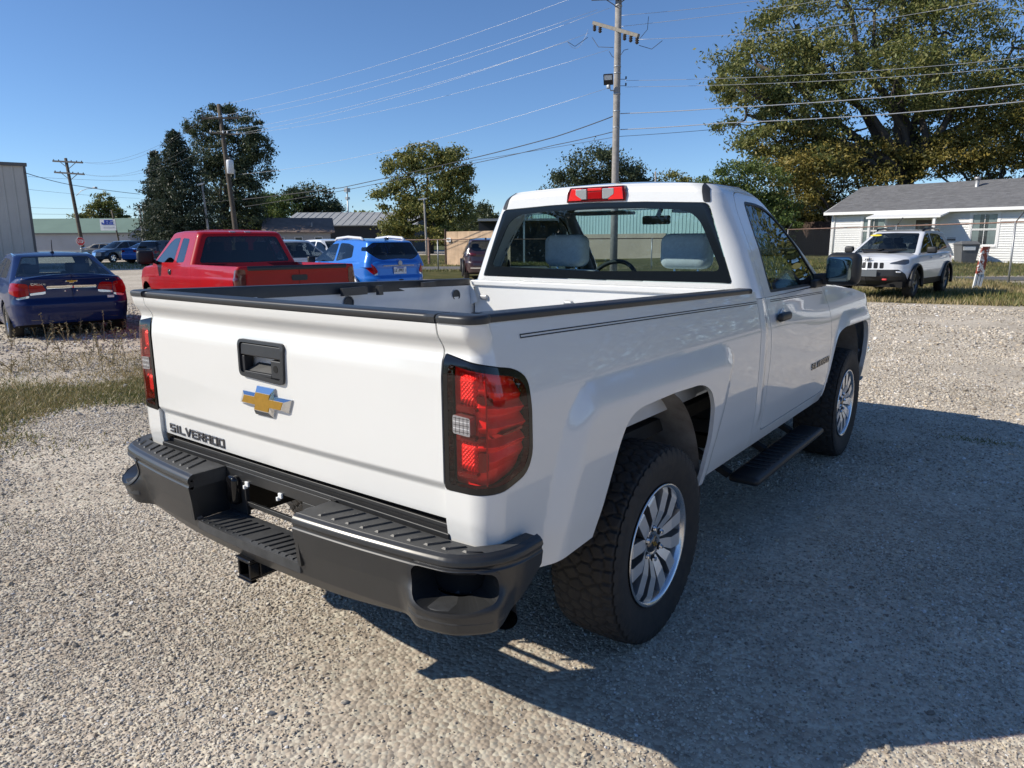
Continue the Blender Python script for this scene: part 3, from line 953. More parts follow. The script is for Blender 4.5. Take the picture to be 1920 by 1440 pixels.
# --- interior of the cab
b = MB(); b.box((-.86, 2.14, .55), (.86, 3.5, .62)); b.box((-.84, 2.155, .60), (.84, 2.18, 1.30)); b.obj('cab_floor', 'interior_dark', truck)
b = MB(); b.box((-.60, 2.24, 1.762), (.60, 2.80, 1.775)); b.obj('headliner', 'interior_grey', truck)
for x in (-.40, .40):
    st = thing('seat', None, None); st.parent = truck
    b = MB(); b.add(*rbox((x, 2.47, 1.06), (.27, .09, .315), (.10, .07, .09), 5)); b.obj('seat_back', 'seat_cloth', st, smooth=True, )
    b = MB(); b.add(*rbox((x, 2.75, .80), (.27, .30, .11), .08, 4)); b.obj('seat_base', 'seat_cloth', st, smooth=True)
    b = MB(); b.add(*rbox((x, 2.45, 1.49), (.148, .060, .098), (.055, .045, .05), 5)); b.obj('headrest', 'seat_cloth', st, smooth=True)
    for d in (-.07, .07):
        b = MB(); b.tube([(x + d, 2.45, 1.33), (x + d, 2.45, 1.42)], .007, 8); b.obj('headrest_post', 'chrome', st, smooth=True)
b = MB(); b.add(*rbox((0, 2.46, 1.02), (.14, .08, .30), (.06, .06, .05), 4)); b.obj('centre_seat', 'seat_cloth', truck, smooth=True)
b = MB(); b.add(*rbox((0, 3.36, 1.14), (.84, .20, .13), (.08, .1, .06), 4)); b.add(*rbox((-.40, 3.22, 1.25), (.22, .10, .055), (.08, .06, .04), 4)); b.obj('dashboard', 'interior_dark', truck, smooth=True)
sw = MB()
ax = Vector((0, -.87, .50)).normalized(); e1 = Vector((1, 0, 0)); e2 = ax.cross(e1)
c0 = Vector((-.40, 3.02, 1.245))
ringp = [c0 + (e1 * math.cos(t) + e2 * math.sin(t)) * .185 for t in np.linspace(0, 2 * PI, 33)]
sw.tube(ringp, .015, 8, False)
for a in (0, PI, -PI / 2 + .3, -PI / 2 - .3): sw.bar(c0, c0 + (e1 * math.cos(a) + e2 * math.sin(a)) * .18, .035, .015)
sw.add(*rbox(tuple(c0), (.06, .03, .05), .025, 3)); sw.bar(c0, c0 - ax * .3, .07, .07)
sw.obj('steering_wheel', 'interior_dark', truck, smooth=True)
b = MB(); b.add(*rbox((0.02, 2.83, 1.675), (.095, .014, .027), .012, 3)); b.bar((.02, 2.84, 1.69), (.02, 2.90, 1.75), .02, .02); b.obj('rear_view_mirror', 'interior_dark', truck, smooth=True)
for x in (-.36, .36):
    b = MB(); b.box((x - .2, 2.74, 1.715), (x + .2, 2.90, 1.735)); b.obj('sun_visor', 'interior_grey', truck, bev=.008)
for sg in (-1, 1):
    b = MB()
    P0 = [(sg * .80, 3.42, 1.26), (sg * .755, 3.22, 1.45), (sg * .70, 3.02, 1.60), (sg * .625, 2.82, 1.73), (sg * .60, 2.6, 1.76)]
    b.tube(P0, [.045, .042, .04, .04, .035], 8); b.box((sg * .80 - .04, 2.16, 1.2), (sg * .80 + .02, 2.30, 1.30)); b.obj('pillar_trim', 'interior_grey', truck, smooth=True)
    b = MB(); b.box((sg * .87 - .03, 2.2, .62), (sg * .87 + .02, 3.44, 1.262)); b.obj('door_trim', 'interior_dark', truck)

# --- rear bumper
bmp = thing('rear_bumper', None, None); bmp.parent = truck
bo = [(0, -.172), (.30, -.165), (.55, -.148), (.78, -.122), (.90, -.102), (.965, -.045), (1.0, .02), (1.012, .08), (1.010, .165)]
bo = rpoly(bo, [0, .1, .1, .1, .06, .08, .08, .05, 0], 6)
bo = np.array(bo)
bl = np.concatenate([[0], np.cumsum(np.linalg.norm(np.diff(bo, axis=0), axis=1))])
BL = bl[-1]
def bplan(s):
    x = np.interp(s, bl, bo[:, 0]); y = np.interp(s, bl, bo[:, 1])
    e = .02
    dx = np.interp(s + e, bl, bo[:, 0]) - np.interp(s - e, bl, bo[:, 0]); dy = np.interp(s + e, bl, bo[:, 1]) - np.interp(s - e, bl, bo[:, 1])
    l = np.hypot(dx, dy) + 1e-9
    return x, y, dy / l, -dx / l
def bmap(U):
    s, z = U[:, 0], U[:, 1]
    x, y, nx, ny = bplan(np.clip(s, 0, BL))
    o = -np.interp(z, [.44, .455, .48, .54, .63, .700, .706, .712, .720, .732, .740, .746], [.12, .085, .062, .030, .010, .001, .005, .005, 0, .003, .010, .022])
    o = o + .046 * smooth01((.665 - z) / .07) * smooth01((s - .71) / .10) * smooth01((1.10 - s) / .10)
    return np.stack([x + nx * o, y + ny * o, z], 1)
bp = gridp(np.concatenate([np.linspace(0, .8, 60), np.linspace(.81, BL, 50)]), np.concatenate([np.linspace(.45, .69, 30), np.linspace(.698, .746, 18)]), bmap)
zlow = np.interp(bp.U[:, 0], [0, .40, .52, .70, .85, 1.02, 1.12, BL], [.492, .494, .502, .520, .528, .532, .58, .66])
bp = clip(bp, zlow - bp.U[:, 1])
bp = clip(bp, np.minimum(.30 - bp.U[:, 0], 9) * 0 + np.where(True, np.minimum(bp.U[:, 1] - .575, .302 - bp.U[:, 0]), 0))
HOLE = rpoly([(.775, .702), (.965, .702), (1.02, .692), (1.035, .655), (1.02, .622), (.95, .604), (.84, .598), (.792, .616), (.772, .655)], .022, 4)
hb = clip(bp, -sdp(HOLE, bp.U))
emit(hb, 'bumper_shell', 'bumper_black', bmp, fl=.02, both=True)
for mir in (False, True):
    sg = -1 if mir else 1
    rim = clip(bp, sdp(HOLE, bp.U) - .012); rim = clip(rim, -sdp(HOLE, rim.U))
    emit(rim, 'step_surround', 'rail_plastic', bmp, fl=.035, lift=.004, mirror=mir)
    HV = []; HF = []
    for hs_, hz_ in HOLE:
        p_ = bmap(np.array([[hs_, hz_]]))[0]; nn_ = bplan(np.array([hs_]))[2:]
        HV += [(sg * p_[0], p_[1], p_[2]), (sg * (p_[0] - nn_[0][0] * .105), p_[1] - nn_[1][0] * .105, p_[2])]
    m_ = len(HOLE)
    HF = [(2 * i, 2 * ((i + 1) % m_), 2 * ((i + 1) % m_) + 1, 2 * i + 1) for i in range(m_)]
    raw('pocket_wall', HV, HF, 'bumper_black', bmp)
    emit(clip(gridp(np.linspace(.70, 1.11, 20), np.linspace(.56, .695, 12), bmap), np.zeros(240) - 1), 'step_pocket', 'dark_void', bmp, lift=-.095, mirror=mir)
    # top pad
    sv = np.linspace(.302, BL - .01, 40)
    T = bmap(np.stack([sv, np.full(40, .744)], 1))
    pts = [(p[0], p[1]) for p in T] + [(.955, .155), (.945, .05), (.90, -.004), (.80, -.012), (.302, -.012)]
    b = MB(); b.prism([(sg * x, y) for x, y in pts][::sg], lambda x, y: (x, y, .690), lambda x, y: (x, y, .7455))
    pad = b.obj('step_pad', 'step_plastic', bmp, bev=.004)
    b = MB()
    for k in range(10):
        x = .385 + k * .058
        yf = np.interp(x, bo[:, 0], bo[:, 1])
        b.add([(sg * (x - .012), yf + .040, .7452), (sg * (x + .004), yf + .040, .7452), (sg * (x + .042), -.022, .7452), (sg * (x + .030), -.022, .7452),
               (sg * (x - .006), yf + .044, .7505), (sg * (x + .001), yf + .044, .7505), (sg * (x + .038), -.026, .7505), (sg * (x + .033), -.026, .7505)],
              [(0, 1, 2, 3)[::-1], (4, 5, 6, 7), (0, 1, 5, 4), (1, 2, 6, 5), (2, 3, 7, 6), (3, 0, 4, 7)])
    b.obj('grip_rib', 'black_plastic', bmp)
    # corner step pocket
    b = MB()
    fl_ = bmap(np.stack([np.linspace(.76, 1.05, 14), np.full(14, .52)], 1))
    pts = [(p[0] + .022 * sg * 0, p[1]) for p in fl_]
    Q_ = bmap(np.stack([np.linspace(.765, 1.045, 14), np.full(14, .594)], 1))
    ou = [(Q_[i, 0] - .004, Q_[i, 1] + .004) for i in range(14)]
    inn = [(.90, .14), (.74, .06)]
    pp = ou + inn
    b.prism([(sg * a, c) for a, c in pp][::sg], lambda x, y: (x, y, .560), lambda x, y: (x, y, .601))
    st = b.obj('corner_step', 'step_plastic', bmp, bev=.006)
    b = MB()
    for i in range(7):
        for j in range(5):
            cx = .765 + i * .030 + (j % 2) * .015; cy = -.075 + j * .028 + (cx - .76) * .55
            if cy > .08 or cx > .96: continue
            a = (PI / 4 if (i + j) % 2 else -PI / 4)
            c_, s_ = math.cos(a), math.sin(a)
            pr = [(-.014, 0), (0, -.0045), (.014, 0), (0, .0045)]
            V = [(sg * (cx + u * c_ - v * s_), cy + u * s_ + v * c_, .6012) for u, v in pr] + [(sg * cx, cy, .6085)]
            b.add(V, [(0, 1, 4), (1, 2, 4), (2, 3, 4), (3, 0, 4)])
    b.obj('tread_lug', 'step_plastic', bmp)
        # inner wall of the centre notch
    b = MB(); b.add([(sg * .302, -.150, .574), (sg * .302, -.160, .70), (sg * .302, -.148, .744), (sg * .302, .0, .744), (sg * .302, .0, .574), (sg * .318, -.150, .574), (sg * .318, -.160, .70), (sg * .318, -.148, .744), (sg * .318, .0, .744), (sg * .318, .0, .574)],
                    [(0, 1, 2, 3, 4), (9, 8, 7, 6, 5)] + [(i, (i + 1) % 5, 5 + (i + 1) % 5, 5 + i) for i in range(5)])
    b.obj('notch_wall', 'bumper_black', bmp)
b = MB()
ysv = np.linspace(-.300, .300, 21)
T = [(x, float(np.interp(abs(x), bo[:, 0], bo[:, 1])) + .022) for x in ysv]
b.prism(T + [(.300, .0), (-.300, .0)], lambda x, y: (x, y, .54), lambda x, y: (x, y, .576)); b.obj('centre_step', 'step_plastic', bmp, bev=.004)
b = MB()
for k in range(15):
    if k in (7,): continue
    x = -.262 + k * .0375
    b.add([(x - .010, -.140, .5762), (x - .003, -.140, .5762), (x + .024, -.03, .5762), (x + .017, -.03, .5762), (x - .008, -.138, .5805), (x - .005, -.138, .5805), (x + .022, -.034, .5805), (x + .019, -.034, .5805)], [(4, 5, 6, 7), (0, 1, 5, 4), (1, 2, 6, 5), (2, 3, 7, 6), (3, 0, 4, 7)])
b.obj('grip_rib', 'black_plastic', bmp)
b = MB()
b.box((-.302, -.012, .705), (.302, .004, .7445)); b.box((-.302, -.012, .576), (-.185, .004, .705)); b.box((.150, -.012, .576), (.302, .004, .705)); b.box((-.185, -.010, .612), (.150, .002, .630))
b.obj('plate_bracket', 'bumper_black', bmp, bev=.002)
b = MB(); b.box((-.80, .002, .720), (.80, .030, .752)); b.box((-.80, .032, .72), (.80, .07, .765)); b.obj('top_strip', 'black_plastic', bmp, bev=.004)
for x in (-.165, .035):
    b = MB(); b.box((x - .010, -.020, .693), (x + .010, -.012, .712)); b.box((x - .014, -.026, .684), (x - .004, -.012, .698)); b.obj('plate_clip', 'label_white', bmp, bev=.002)
b = MB(); b.add(*rbox((-.242, -.022, .668), (.030, .020, .055), .018, 4)); b.obj('plate_lamp', 'gloss_black', bmp, smooth=True)
b = MB(); b.lathe([(.0001, .035), (.022, .035), (.024, .028), (.032, .026), (.032, 0)], 20, lambda x, y, h: (.215 + x, -.012 - h, .672 + y)); b.obj('trailer_socket', 'step_plastic', bmp, smooth=True)
# hitch, exhaust, spare, chassis
b = MB()
for lo, hi in (((-.070, -.135, .482), (.004, .30, .492)), ((-.070, -.135, .420), (.004, .30, .430)), ((-.070, -.135, .430), (-.061, .30, .482)), ((-.005, -.135, .430), (.004, .30, .482))): b.box(lo, hi)
b.box((-.076, -.137, .414), (.010, -.112, .420)); b.box((-.076, -.137, .492), (.010, -.112, .498)); b.box((-.45, .0, .44), (.45, .07, .50)); b.box((.004, -.10, .43), (.012, .05, .50))
b.obj('hitch_receiver', 'gloss_black', truck, bev=.003)
b = MB(); d = Vector((.62, -.72, -.12)).normalized(); e0 = Vector((.855, .185, .425))
b.tube([e0 - d * .5, e0 - d * .2, e0], .038, 20, False); b.tube([e0 - d * .5, e0 - d * .1, e0 - d * .002], .034, 20, False); b.obj('exhaust_tip', 'dark_chrome', truck, smooth=True)
b = MB()
for sg in (-1, 1):
    b.box((sg * .45 - .05, .05, .50), (sg * .45 + .05, 4.7, .66))
b.box((-.5, .35, .56), (.5, .42, .64)); b.box((-.5, 1.9, .5), (.5, 2.0, .6)); b.box((-.78, .15, .74), (.78, 2.05, .80)); b.box((-.80, 2.15, .46), (.80, 3.5, .53))
b.box((-.72, 3.5, .6), (.72, 4.8, .95))
b.tube([(-.75, 1.032, .39), (.75, 1.032, .39)], .06, 10); b.add(*rbox((0, 1.03, .39), (.16, .18, .16), .1)); b.tube([(-.75, 4.055, .39), (.75, 4.055, .39)], .05, 10)
b.obj('chassis', 'underbody', truck)
for mir in (False, True):
    sg = -1 if mir else 1
    for yc, rr in ((1.0, .53), (4.03, .53)):
        V = []; F = []
        ts = np.linspace(-.25, PI - .34, 26)
        for t in ts:
            for xx in (.935, .80, .62):
                V.append((sg * xx, yc + (rr - (.015 if xx > .9 else 0)) * math.cos(t) * .93, min(.42 + rr * math.sin(t) * 1.10, .985)))
        for i in range(len(ts) - 1):
            for j in range(2):
                F.append((i * 3 + j, i * 3 + j + 1, (i + 1) * 3 + j + 1, (i + 1) * 3 + j))
        raw('wheel_liner', V, F, 'wheel_well', truck, smooth=True)
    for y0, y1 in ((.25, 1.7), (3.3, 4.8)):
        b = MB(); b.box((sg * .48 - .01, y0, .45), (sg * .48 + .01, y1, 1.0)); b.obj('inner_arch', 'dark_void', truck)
    # running board
    rb = thing('running_board', None, None); rb.parent = truck
    b = MB(); b.add(*rbox((sg * .925, 2.68, .356), (.080, .63, .022), (.025, .03, .018), 4)); b.obj('board', 'black_plastic', rb, smooth=True)
    b = MB()
    for k in range(12):
        y = 2.24 + k * .07
        b.box((sg * .925 - .06, y, .376), (sg * .925 + .06, y + .018, .382))
    b.obj('grip_rib', 'step_plastic', rb, bev=.002)
    for y in (2.1, 2.65, 3.15):
        b = MB(); b.bar((sg * .84, y, .36), (sg * .55, y, .50), .05, .03); b.obj('bracket', 'black_plastic', rb)

# --- wheels
def tyre_mesh(R_=.395, hw=.134, rb_=.236, tread=True, N=560):
    prof = [(.112, rb_), (.120, rb_ + .014), (.132, .30), (.1385, .335), (.137, .362), (.131, .378)]
    inner = [(-x, r) for x, r in prof[::-1]]
    tw = np.linspace(-.124, .124, 42 if tread else 8)
    cols = [(x, r, 0) for x, r in inner] + [(x, R_ - .010 * (abs(x) / .124) ** 3, 1) for x in tw] + [(x, r, 0) for x, r in prof]
    cols = [(x, r, k) for x, r, k in cols]
    ph = np.linspace(0, 2 * PI, N, endpoint=False)
    r2 = np.random.default_rng(3)
    rows = [-.112, -.070, -.024, .024, .070, .112]
    seeds = []
    nb = 50
    for i, rx in enumerate(rows):
        for k in range(nb):
            seeds.append((rx + r2.uniform(-.010, .010), (k + (i % 2) * .5 + r2.uniform(-.26, .26)) / nb * 2 * PI * R_))
    seeds = np.array(seeds)
    L = 2 * PI * R_
    X = np.array([c[0] for c in cols]); RR = np.array([c[1] for c in cols]); T = np.array([c[2] for c in cols])
    G = np.zeros((N, len(cols)))
    if tread:
        for j in range(len(cols)):
            if not T[j]: continue
            a = ph * R_
            dy = np.abs(a[:, None] - seeds[None, :, 1]); dy = np.minimum(dy, L - dy)
            dd = np.sqrt((dy * 1.15) ** 2 + (X[j] - seeds[None, :, 0]) ** 2)
            dd.sort(axis=1)
            G[:, j] = .0085 * (1 - np.clip((dd[:, 1] - dd[:, 0] - .0035) / .0035, 0, 1))
            if abs(X[j]) > .095:
                G[:, j] = np.maximum(G[:, j], .009 * (np.sin(ph * nb + (0 if X[j] > 0 else 1)) > .72))
        for j in range(len(cols)):
            if T[j] == 0 and RR[j] > .35: G[:, j] = .008 * (np.sin(ph * nb) > .55)
    V = []
    for i in range(N):
        c, s = math.cos(ph[i]), math.sin(ph[i])
        for j in range(len(cols)):
            r = RR[j] - G[i, j]
            V.append((X[j], r * c, r * s))
    n = len(cols)
    F = [(i * n + j, i * n + j + 1, ((i + 1) % N) * n + j + 1, ((i + 1) % N) * n + j) for i in range(N) for j in range(n - 1)]
    return V, F
def rotx(p, a):
    c, s = math.cos(a), math.sin(a)
    return (p[0], p[1] * c - p[2] * s, p[1] * s + p[2] * c)
def build_wheel():
    wh = thing('wheel', None, None)
    V, F = tyre_mesh()
    ty = raw('tyre', V, F, 'rubber', wh, smooth=True)
    fx = lambda x, y, h: (h, x, y)
    b = MB(); b.lathe([(.236, .112), (.243, .121), (.242, .127), (.234, .126), (.226, .116), (.223, .100)], 96, fx)
    b.obj('rim', 'alloy', wh, smooth=True)
    b = MB(); b.lathe([(.223, .100), (.214, .05), (.208, -.09)], 64, fx); b.obj('barrel', 'barrel', wh, smooth=True)
    st_ = [(.050, .004, .031, .092), (.092, .008, .050, .106), (.126, .016, .066, .116), (.200, .020, .074, .117), (.228, .020, .076, .106)]
    for sd in (-1, 1):
        P = []
        for r, ti, to, h in st_:
            P.append([(h, r, sd * ti), (h, r, sd * to), (h - .040, r, sd * (to + .006)), (h - .040, r, sd * (ti - .001))])
        V = [q for row in P for q in row]
        FF = [[], []]
        for i in range(len(P) - 1):
            for j in range(4):
                f = (i * 4 + j, i * 4 + (j + 1) % 4, (i + 1) * 4 + (j + 1) % 4, (i + 1) * 4 + j)
                FF[0 if j == 0 else 1].append(f if sd < 0 else f[::-1])
        first = None
        for k in range(6):
            if k == 0:
                first = raw('spoke', V, FF[0], 'alloy_face', wh); side_ = raw('spoke_side', V, FF[1], 'alloy_pocket', first)
                sp = first
            else:
                sp = first.copy(); col.objects.link(sp); sp.parent = wh
                s2 = side_.copy(); col.objects.link(s2); s2.parent = sp
            sp.rotation_euler = (k * PI / 3 + PI / 6, 0, 0)
    b = MB()
    for k in range(6):
        a0 = k * PI / 3 + PI / 6
        V = [rotx(q, a0) for q in ((.078, .07, -.02), (.078, .07, .02), (.084, .19, .026), (.084, .19, -.026), (.06, .226, -.03), (.06, .226, .03))]
        b.add(V, [(0, 1, 2, 3), (3, 2, 5, 4)])
    b.obj('spoke_pocket', 'alloy_pocket', wh)
    b = MB(); b.lathe([(.0001, .086), (.030, .086), (.040, .094), (.060, .096), (.074, .088), (.084, .066)], 48, fx); b.obj('hub', 'alloy', wh, smooth=True)
    b = MB(); b.lathe([(.0001, .104), (.030, .102), (.036, .096), (.037, .088)], 32, fx); b.obj('hub_cap', 'dark_chrome', wh, smooth=True)
    b = MB(); b.add([(.105, x * .17, z * .17) for x, z in BT] , [tuple(range(len(BT)))]); b.obj('cap_badge', 'gold_badge', wh)
    for k in range(6):
        a = k * PI / 3
        b = MB(); b.lathe([(.0001, .112), (.008, .112), (.010, .108), (.010, .085)], 6, lambda x, y, h, a=a: (h, .064 * math.cos(a) + x, .064 * math.sin(a) + y)); b.obj('lug_nut', 'chrome', wh)
        b = MB(); b.lathe([(.0001, .0975), (.0155, .0975), (.0165, .094)], 16, lambda x, y, h, a=a: (h, .064 * math.cos(a) + x, .064 * math.sin(a) + y)); b.obj('lug_recess', 'dark_void', wh)
    b = MB(); b.lathe([(.0001, .0), (.150, .0), (.153, -.01), (.153, -.03)], 40, fx); b.obj('brake_disc', 'brake_steel', wh, smooth=True)
    b = MB(); b.lathe([(.0001, -.035), (.213, -.035)], 32, fx); b.obj('wheel_back', 'dark_void', wh)
    return wh
def dup(root, loc=None, rz=None, parent=None):
    r = root.copy(); col.objects.link(r)
    r.parent = parent if parent is not None else root.parent
    if loc is not None: r.location = loc
    if rz is not None: r.rotation_euler = (0, 0, rz)
    for chd in list(root.children):
        c = chd.copy(); col.objects.link(c); c.parent = r
        for g in chd.children:
            d = g.copy(); col.objects.link(d); d.parent = c
    return r
wheel0 = build_wheel()
wheel0.parent = truck
wheel0.location = (.835, 1.032, .389); wheel0.rotation_euler = (-PI / 6 + .02, 0, 0)
w2 = dup(wheel0, (.835, 4.055, .389)); w2.rotation_euler = (.15, 0, 0)
w3 = dup(wheel0, (-.835, 1.032, .389), PI)
w4 = dup(wheel0, (-.835, 4.055, .389), PI)
V, F = tyre_mesh(.375, .125, .22, True, 240)
V = [(v[1] + .02, v[2] + .66, v[0] + .57) for v in V]
raw('spare_tyre', V, [f for f in F], 'old_rubber', truck, smooth=True)
# ================================================================ other vehicles: one body builder, own dimensions and details for each
def outline_fn(pts, r):
    P = np.array(rpoly(pts, r, 8))
    L = np.concatenate([[0], np.cumsum(np.linalg.norm(np.diff(P, axis=0), axis=1))])
    T = L[-1]
    def fn(s):
        s = np.clip(s, 0, T)
        x = np.interp(s, L, P[:, 0]); y = np.interp(s, L, P[:, 1])
        e = .02
        a = np.clip(s - e, 0, T); b = np.clip(s + e, 0, T)
        dx = np.interp(b, L, P[:, 0]) - np.interp(a, L, P[:, 0]); dy = np.interp(b, L, P[:, 1]) - np.interp(a, L, P[:, 1])
        l = np.hypot(dx, dy) + 1e-9
        return x, y, dy / l, -dx / l
    return fn, T

def I(v, tab, wd=.0):
    xs, ys = zip(*tab)
    return sint(v, xs, ys, wd) if wd else np.interp(v, xs, ys)

bgwheels = {}
def bg_wheel(parent, R_, loc, flip, rimr=.62, face='alloy', spokes=5):
    key = (R_, face, spokes)
    if key not in bgwheels:
        wv = thing('wheel', None, None)
        fx = lambda x, y, h: (h, x, y)
        r = R_ * rimr
        b = MB(); b.lathe([(r, .08), (r + .02, .105), (R_ - .06, .115), (R_ - .012, .095), (R_, .07), (R_, -.07), (R_ - .02, -.10), (r, -.09)], 40, fx); b.obj('tyre', 'rubber', wv, smooth=True)
        b = MB(); b.lathe([(r + .004, .088), (r - .012, .092), (r - .022, .07), (r - .03, -.05)], 40, fx)
        for k in range(spokes):
            a = 2 * PI * k / spokes
            for d in (-.10, .10):
                V = [rotx(q, a + d * .5) for q in ((.075, .03, -.02), (.075, .03, .02), (.085, r - .01, .025 + d * .1), (.085, r - .01, -.025 + d * .1), (.05, .03, -.02), (.05, .03, .02), (.055, r - .01, .03 + d * .1), (.055, r - .01, -.03 + d * .1))]
                b.add(V, [(0, 1, 2, 3), (0, 3, 7, 4), (1, 5, 6, 2), (4, 7, 6, 5)])
        b.lathe([(.0001, .085), (.05, .083), (.06, .07)], 20, fx)
        b.obj('rim', face, wv)
        b = MB(); b.lathe([(.0001, .02), (r - .02, .02)], 24, fx); b.obj('wheel_back', 'dark_void', wv)
        bgwheels[key] = wv
        wv.parent = parent; wv.location = loc; wv.rotation_euler = (0, 0, PI if flip else 0)
        return wv
    wv = dup(bgwheels[key], loc, PI if flip else 0, parent)
    return wv

def car(name, label, cat, loc, head, S, group=None):
    root = thing(name, label, cat, loc, -rad(head), group)
    fn, T = outline_fn(S['out'], S.get('r', .2))
    paint = S['paint']
    zsh_ = lambda y: I(y, S['sh'], .05)
    def body(U):
        s, v = U[:, 0], U[:, 1]
        x, y, nx, ny = fn(s)
        z0 = I(y, S['sill']); zs = zsh_(y)
        vv = np.clip(v, 0, 1)
        z = z0 + (zs - z0) * vv
        rear = np.where(ny < 0, ny ** 2, 0); front = np.where(ny > 0, ny ** 2, 0); sd = nx ** 2
        ins = sd * I(vv, S['side'], .02) + rear * I(z, S['rear'], .015) + front * I(z, S['front'], .015)
        q = np.clip((vv - .93) / .07, 0, 1)
        ins = ins + S.get('edge', .03) * (1 - np.sqrt(1 - q * q * .98))
        px_, py_ = x - nx * ins, y - ny * ins
        k = np.clip(v - 1, 0, 1)
        z = z + S.get('crown', .05) * (1 - (1 - k) ** 2) * np.where(v > 1, 1, 0)
        if 'bed' in S:
            b0, b1, dep = S['bed']
            inb = smooth01((y - b0) / .02) * smooth01((b1 - y) / .02)
            z = z - inb * dep * smooth01((k - .06) / .02)
        return np.stack([np.maximum(px_ * (1 - k), 0), py_, z], 1)
    us = np.linspace(0, T, S.get('nu', 150)); vs = np.concatenate([np.linspace(0, .92, 30), np.linspace(.935, 1, 8), 1 + np.array([.03, .058, .065, .075, .085, .12, .25, .4, .6, .8, .999])])
    B = gridp(us, vs, body)
    # wheel arches
    for (yw, Rw, cz) in S['arch']:
        P = B.P
        d = np.where(P[:, 0] > .45, np.hypot(P[:, 1] - yw, (P[:, 2] - cz)) - Rw, 1)
        B = clip(B, -d)
    W_ = S['out_w']
    def q_rear(p): return np.stack([p.U[:, 0], p.P[:, 2]], 1)
    def q_front(p): return np.stack([T - p.U[:, 0], p.P[:, 2]], 1)
    def q_side(p): return np.stack([p.P[:, 1], p.P[:, 2]], 1)
    sel = {'rear': (q_rear, lambda p: p.U[:, 0] - T * .4), 'front': (q_front, lambda p: T * .6 - p.U[:, 0]), 'side': (q_side, lambda p: np.maximum(.3 - p.P[:, 0], p.U[:, 1] - 1.0001))}
    cuts = []
    for where, poly, r, nm, mt, lift, grp in S.get('feat', []):
        qf, sf = sel[where]
        pl = rpoly(poly, r, 4)
        d = np.maximum(sdp(pl, qf(B)), sf(B))
        inn = clip(B, d)
        if len(inn.F):
            B = clip(B, -d)
            cuts.append((inn, nm, mt, lift, grp))
    gaps = []
    for where, poly, r in S.get('lines', []):
        qf, sf = sel[where]
        pl = rpoly(poly, r, 4)
        d = np.maximum(np.abs(sdp(pl, qf(B))) - .004, sf(B))
        g = clip(B, d)
        B = clip(B, -d)
        gaps.append(g)
    bo_ = emit(B, 'body', paint, root, fl=.02, both=True)
    if gaps: emit(gaps, 'shut_line', 'dark_void', bo_, lift=-.006, both=True)
    for inn, nm, mt, lift, both in cuts:
        if both: emit(inn, nm, mt, root, fl=.012, lift=lift, both=True)
        else:
            emit(inn, nm, mt, root, fl=.012, lift=lift); emit(inn, nm, mt, root, fl=.012, lift=lift, mirror=True)
    # greenhouse
    G = S['gh']
    def gmap(U):
        t, v = U[:, 0], U[:, 1]
        vv = np.clip(v, 0, 1); k = np.clip(v - 1, 0, 1)
        wv = I(vv, G['w'], .02); yr = I(vv, G['yr'], .02); yf = I(vv, G['yf'], .02)
        rr, rf = G.get('rr', .10), G.get('rf', .08)
        q = np.clip((vv - .93) / .07, 0, 1); e = G.get('edge', .04) * (1 - np.sqrt(1 - q * q * .97))
        wv = wv - e; yr = yr + e; yf = yf - e
        a = np.clip(t - 1, 0, 1) * PI / 2; b = np.clip(t - 3, 0, 1) * PI / 2
        t0 = np.clip(t, 0, 1); t2 = np.clip(t - 2, 0, 1); t4 = np.clip(t - 4, 0, 1)
        bw = G.get('bow', .10)
        x = np.where(t < 1, t0 * (wv - rr), np.where(t < 2, wv - rr + rr * np.sin(a), np.where(t < 3, wv, np.where(t < 4, wv - rf + rf * np.cos(b), (wv - rf) * (1 - t4)))))
        y = np.where(t < 1, yr - bw * .5 * (1 - t0 ** 2), np.where(t < 2, yr + rr - rr * np.cos(a), np.where(t < 3, yr + rr + (yf - rf - yr - rr) * t2, np.where(t < 4, yf - rf + rf * np.sin(b), yf + bw * (1 - (1 - t4) ** 2)))))
        xp = np.interp(y, *zip(*G['taper'])) if 'taper' in G else 1.
        x = x * xp
        yc = G['yc']
        g = 1 - k
        y2 = yc + (y - yc) * g
        zt = I(y, G['roof'], .1)
        z = G['zb'] + (zt - G['zb']) * vv
        zc = I(y2, G['roof'], .1)
        z = np.where(v > 1, zc + G.get('crown', .03) * (1 - g ** 2), z)
        return np.stack([np.maximum(x * g, 0), y2, z], 1)
    ts = np.concatenate([np.linspace(0, 1, 40), np.linspace(1.08, 2, 12), np.linspace(2.02, 3, 60), np.linspace(3.1, 4, 8), np.linspace(4.03, 5, 30)])
    vs = np.concatenate([np.linspace(0, .92, 34), np.linspace(.935, 1, 7), 1 + np.array([.05, .12, .25, .4, .6, .8, .999])])
    H = gridp(ts, vs, gmap)
    frames = G.get('frame', 'gloss_black')
    for kind, poly, r, nm, gm in G['win']:
        pl = rpoly(poly, r, 4)
        P = H.P
        if kind == 'side': d = np.maximum(sdp(pl, P[:, [1, 2]]), np.maximum(np.abs(H.U[:, 0] - 2.5) - 1.45, H.U[:, 1] - .93))
        elif kind == 'rear': d = np.maximum(sdp(pl, P[:, [0, 2]]), np.maximum(H.U[:, 0] - 2.1, H.U[:, 1] - 1.3))
        else: d = np.maximum(sdp(pl, P[:, [0, 2]]), np.maximum(3.2 - H.U[:, 0], H.U[:, 1] - 1.0))
        wn_ = clip(H, d)
        H = clip(H, -d)
        if not len(wn_.F): continue
        P = wn_.P
        d2 = -sdp(pl, P[:, [1, 2]] if kind == 'side' else P[:, [0, 2]]) - G.get('fw', .02)
        fr = clip(wn_, -d2); gl_ = clip(wn_, d2)
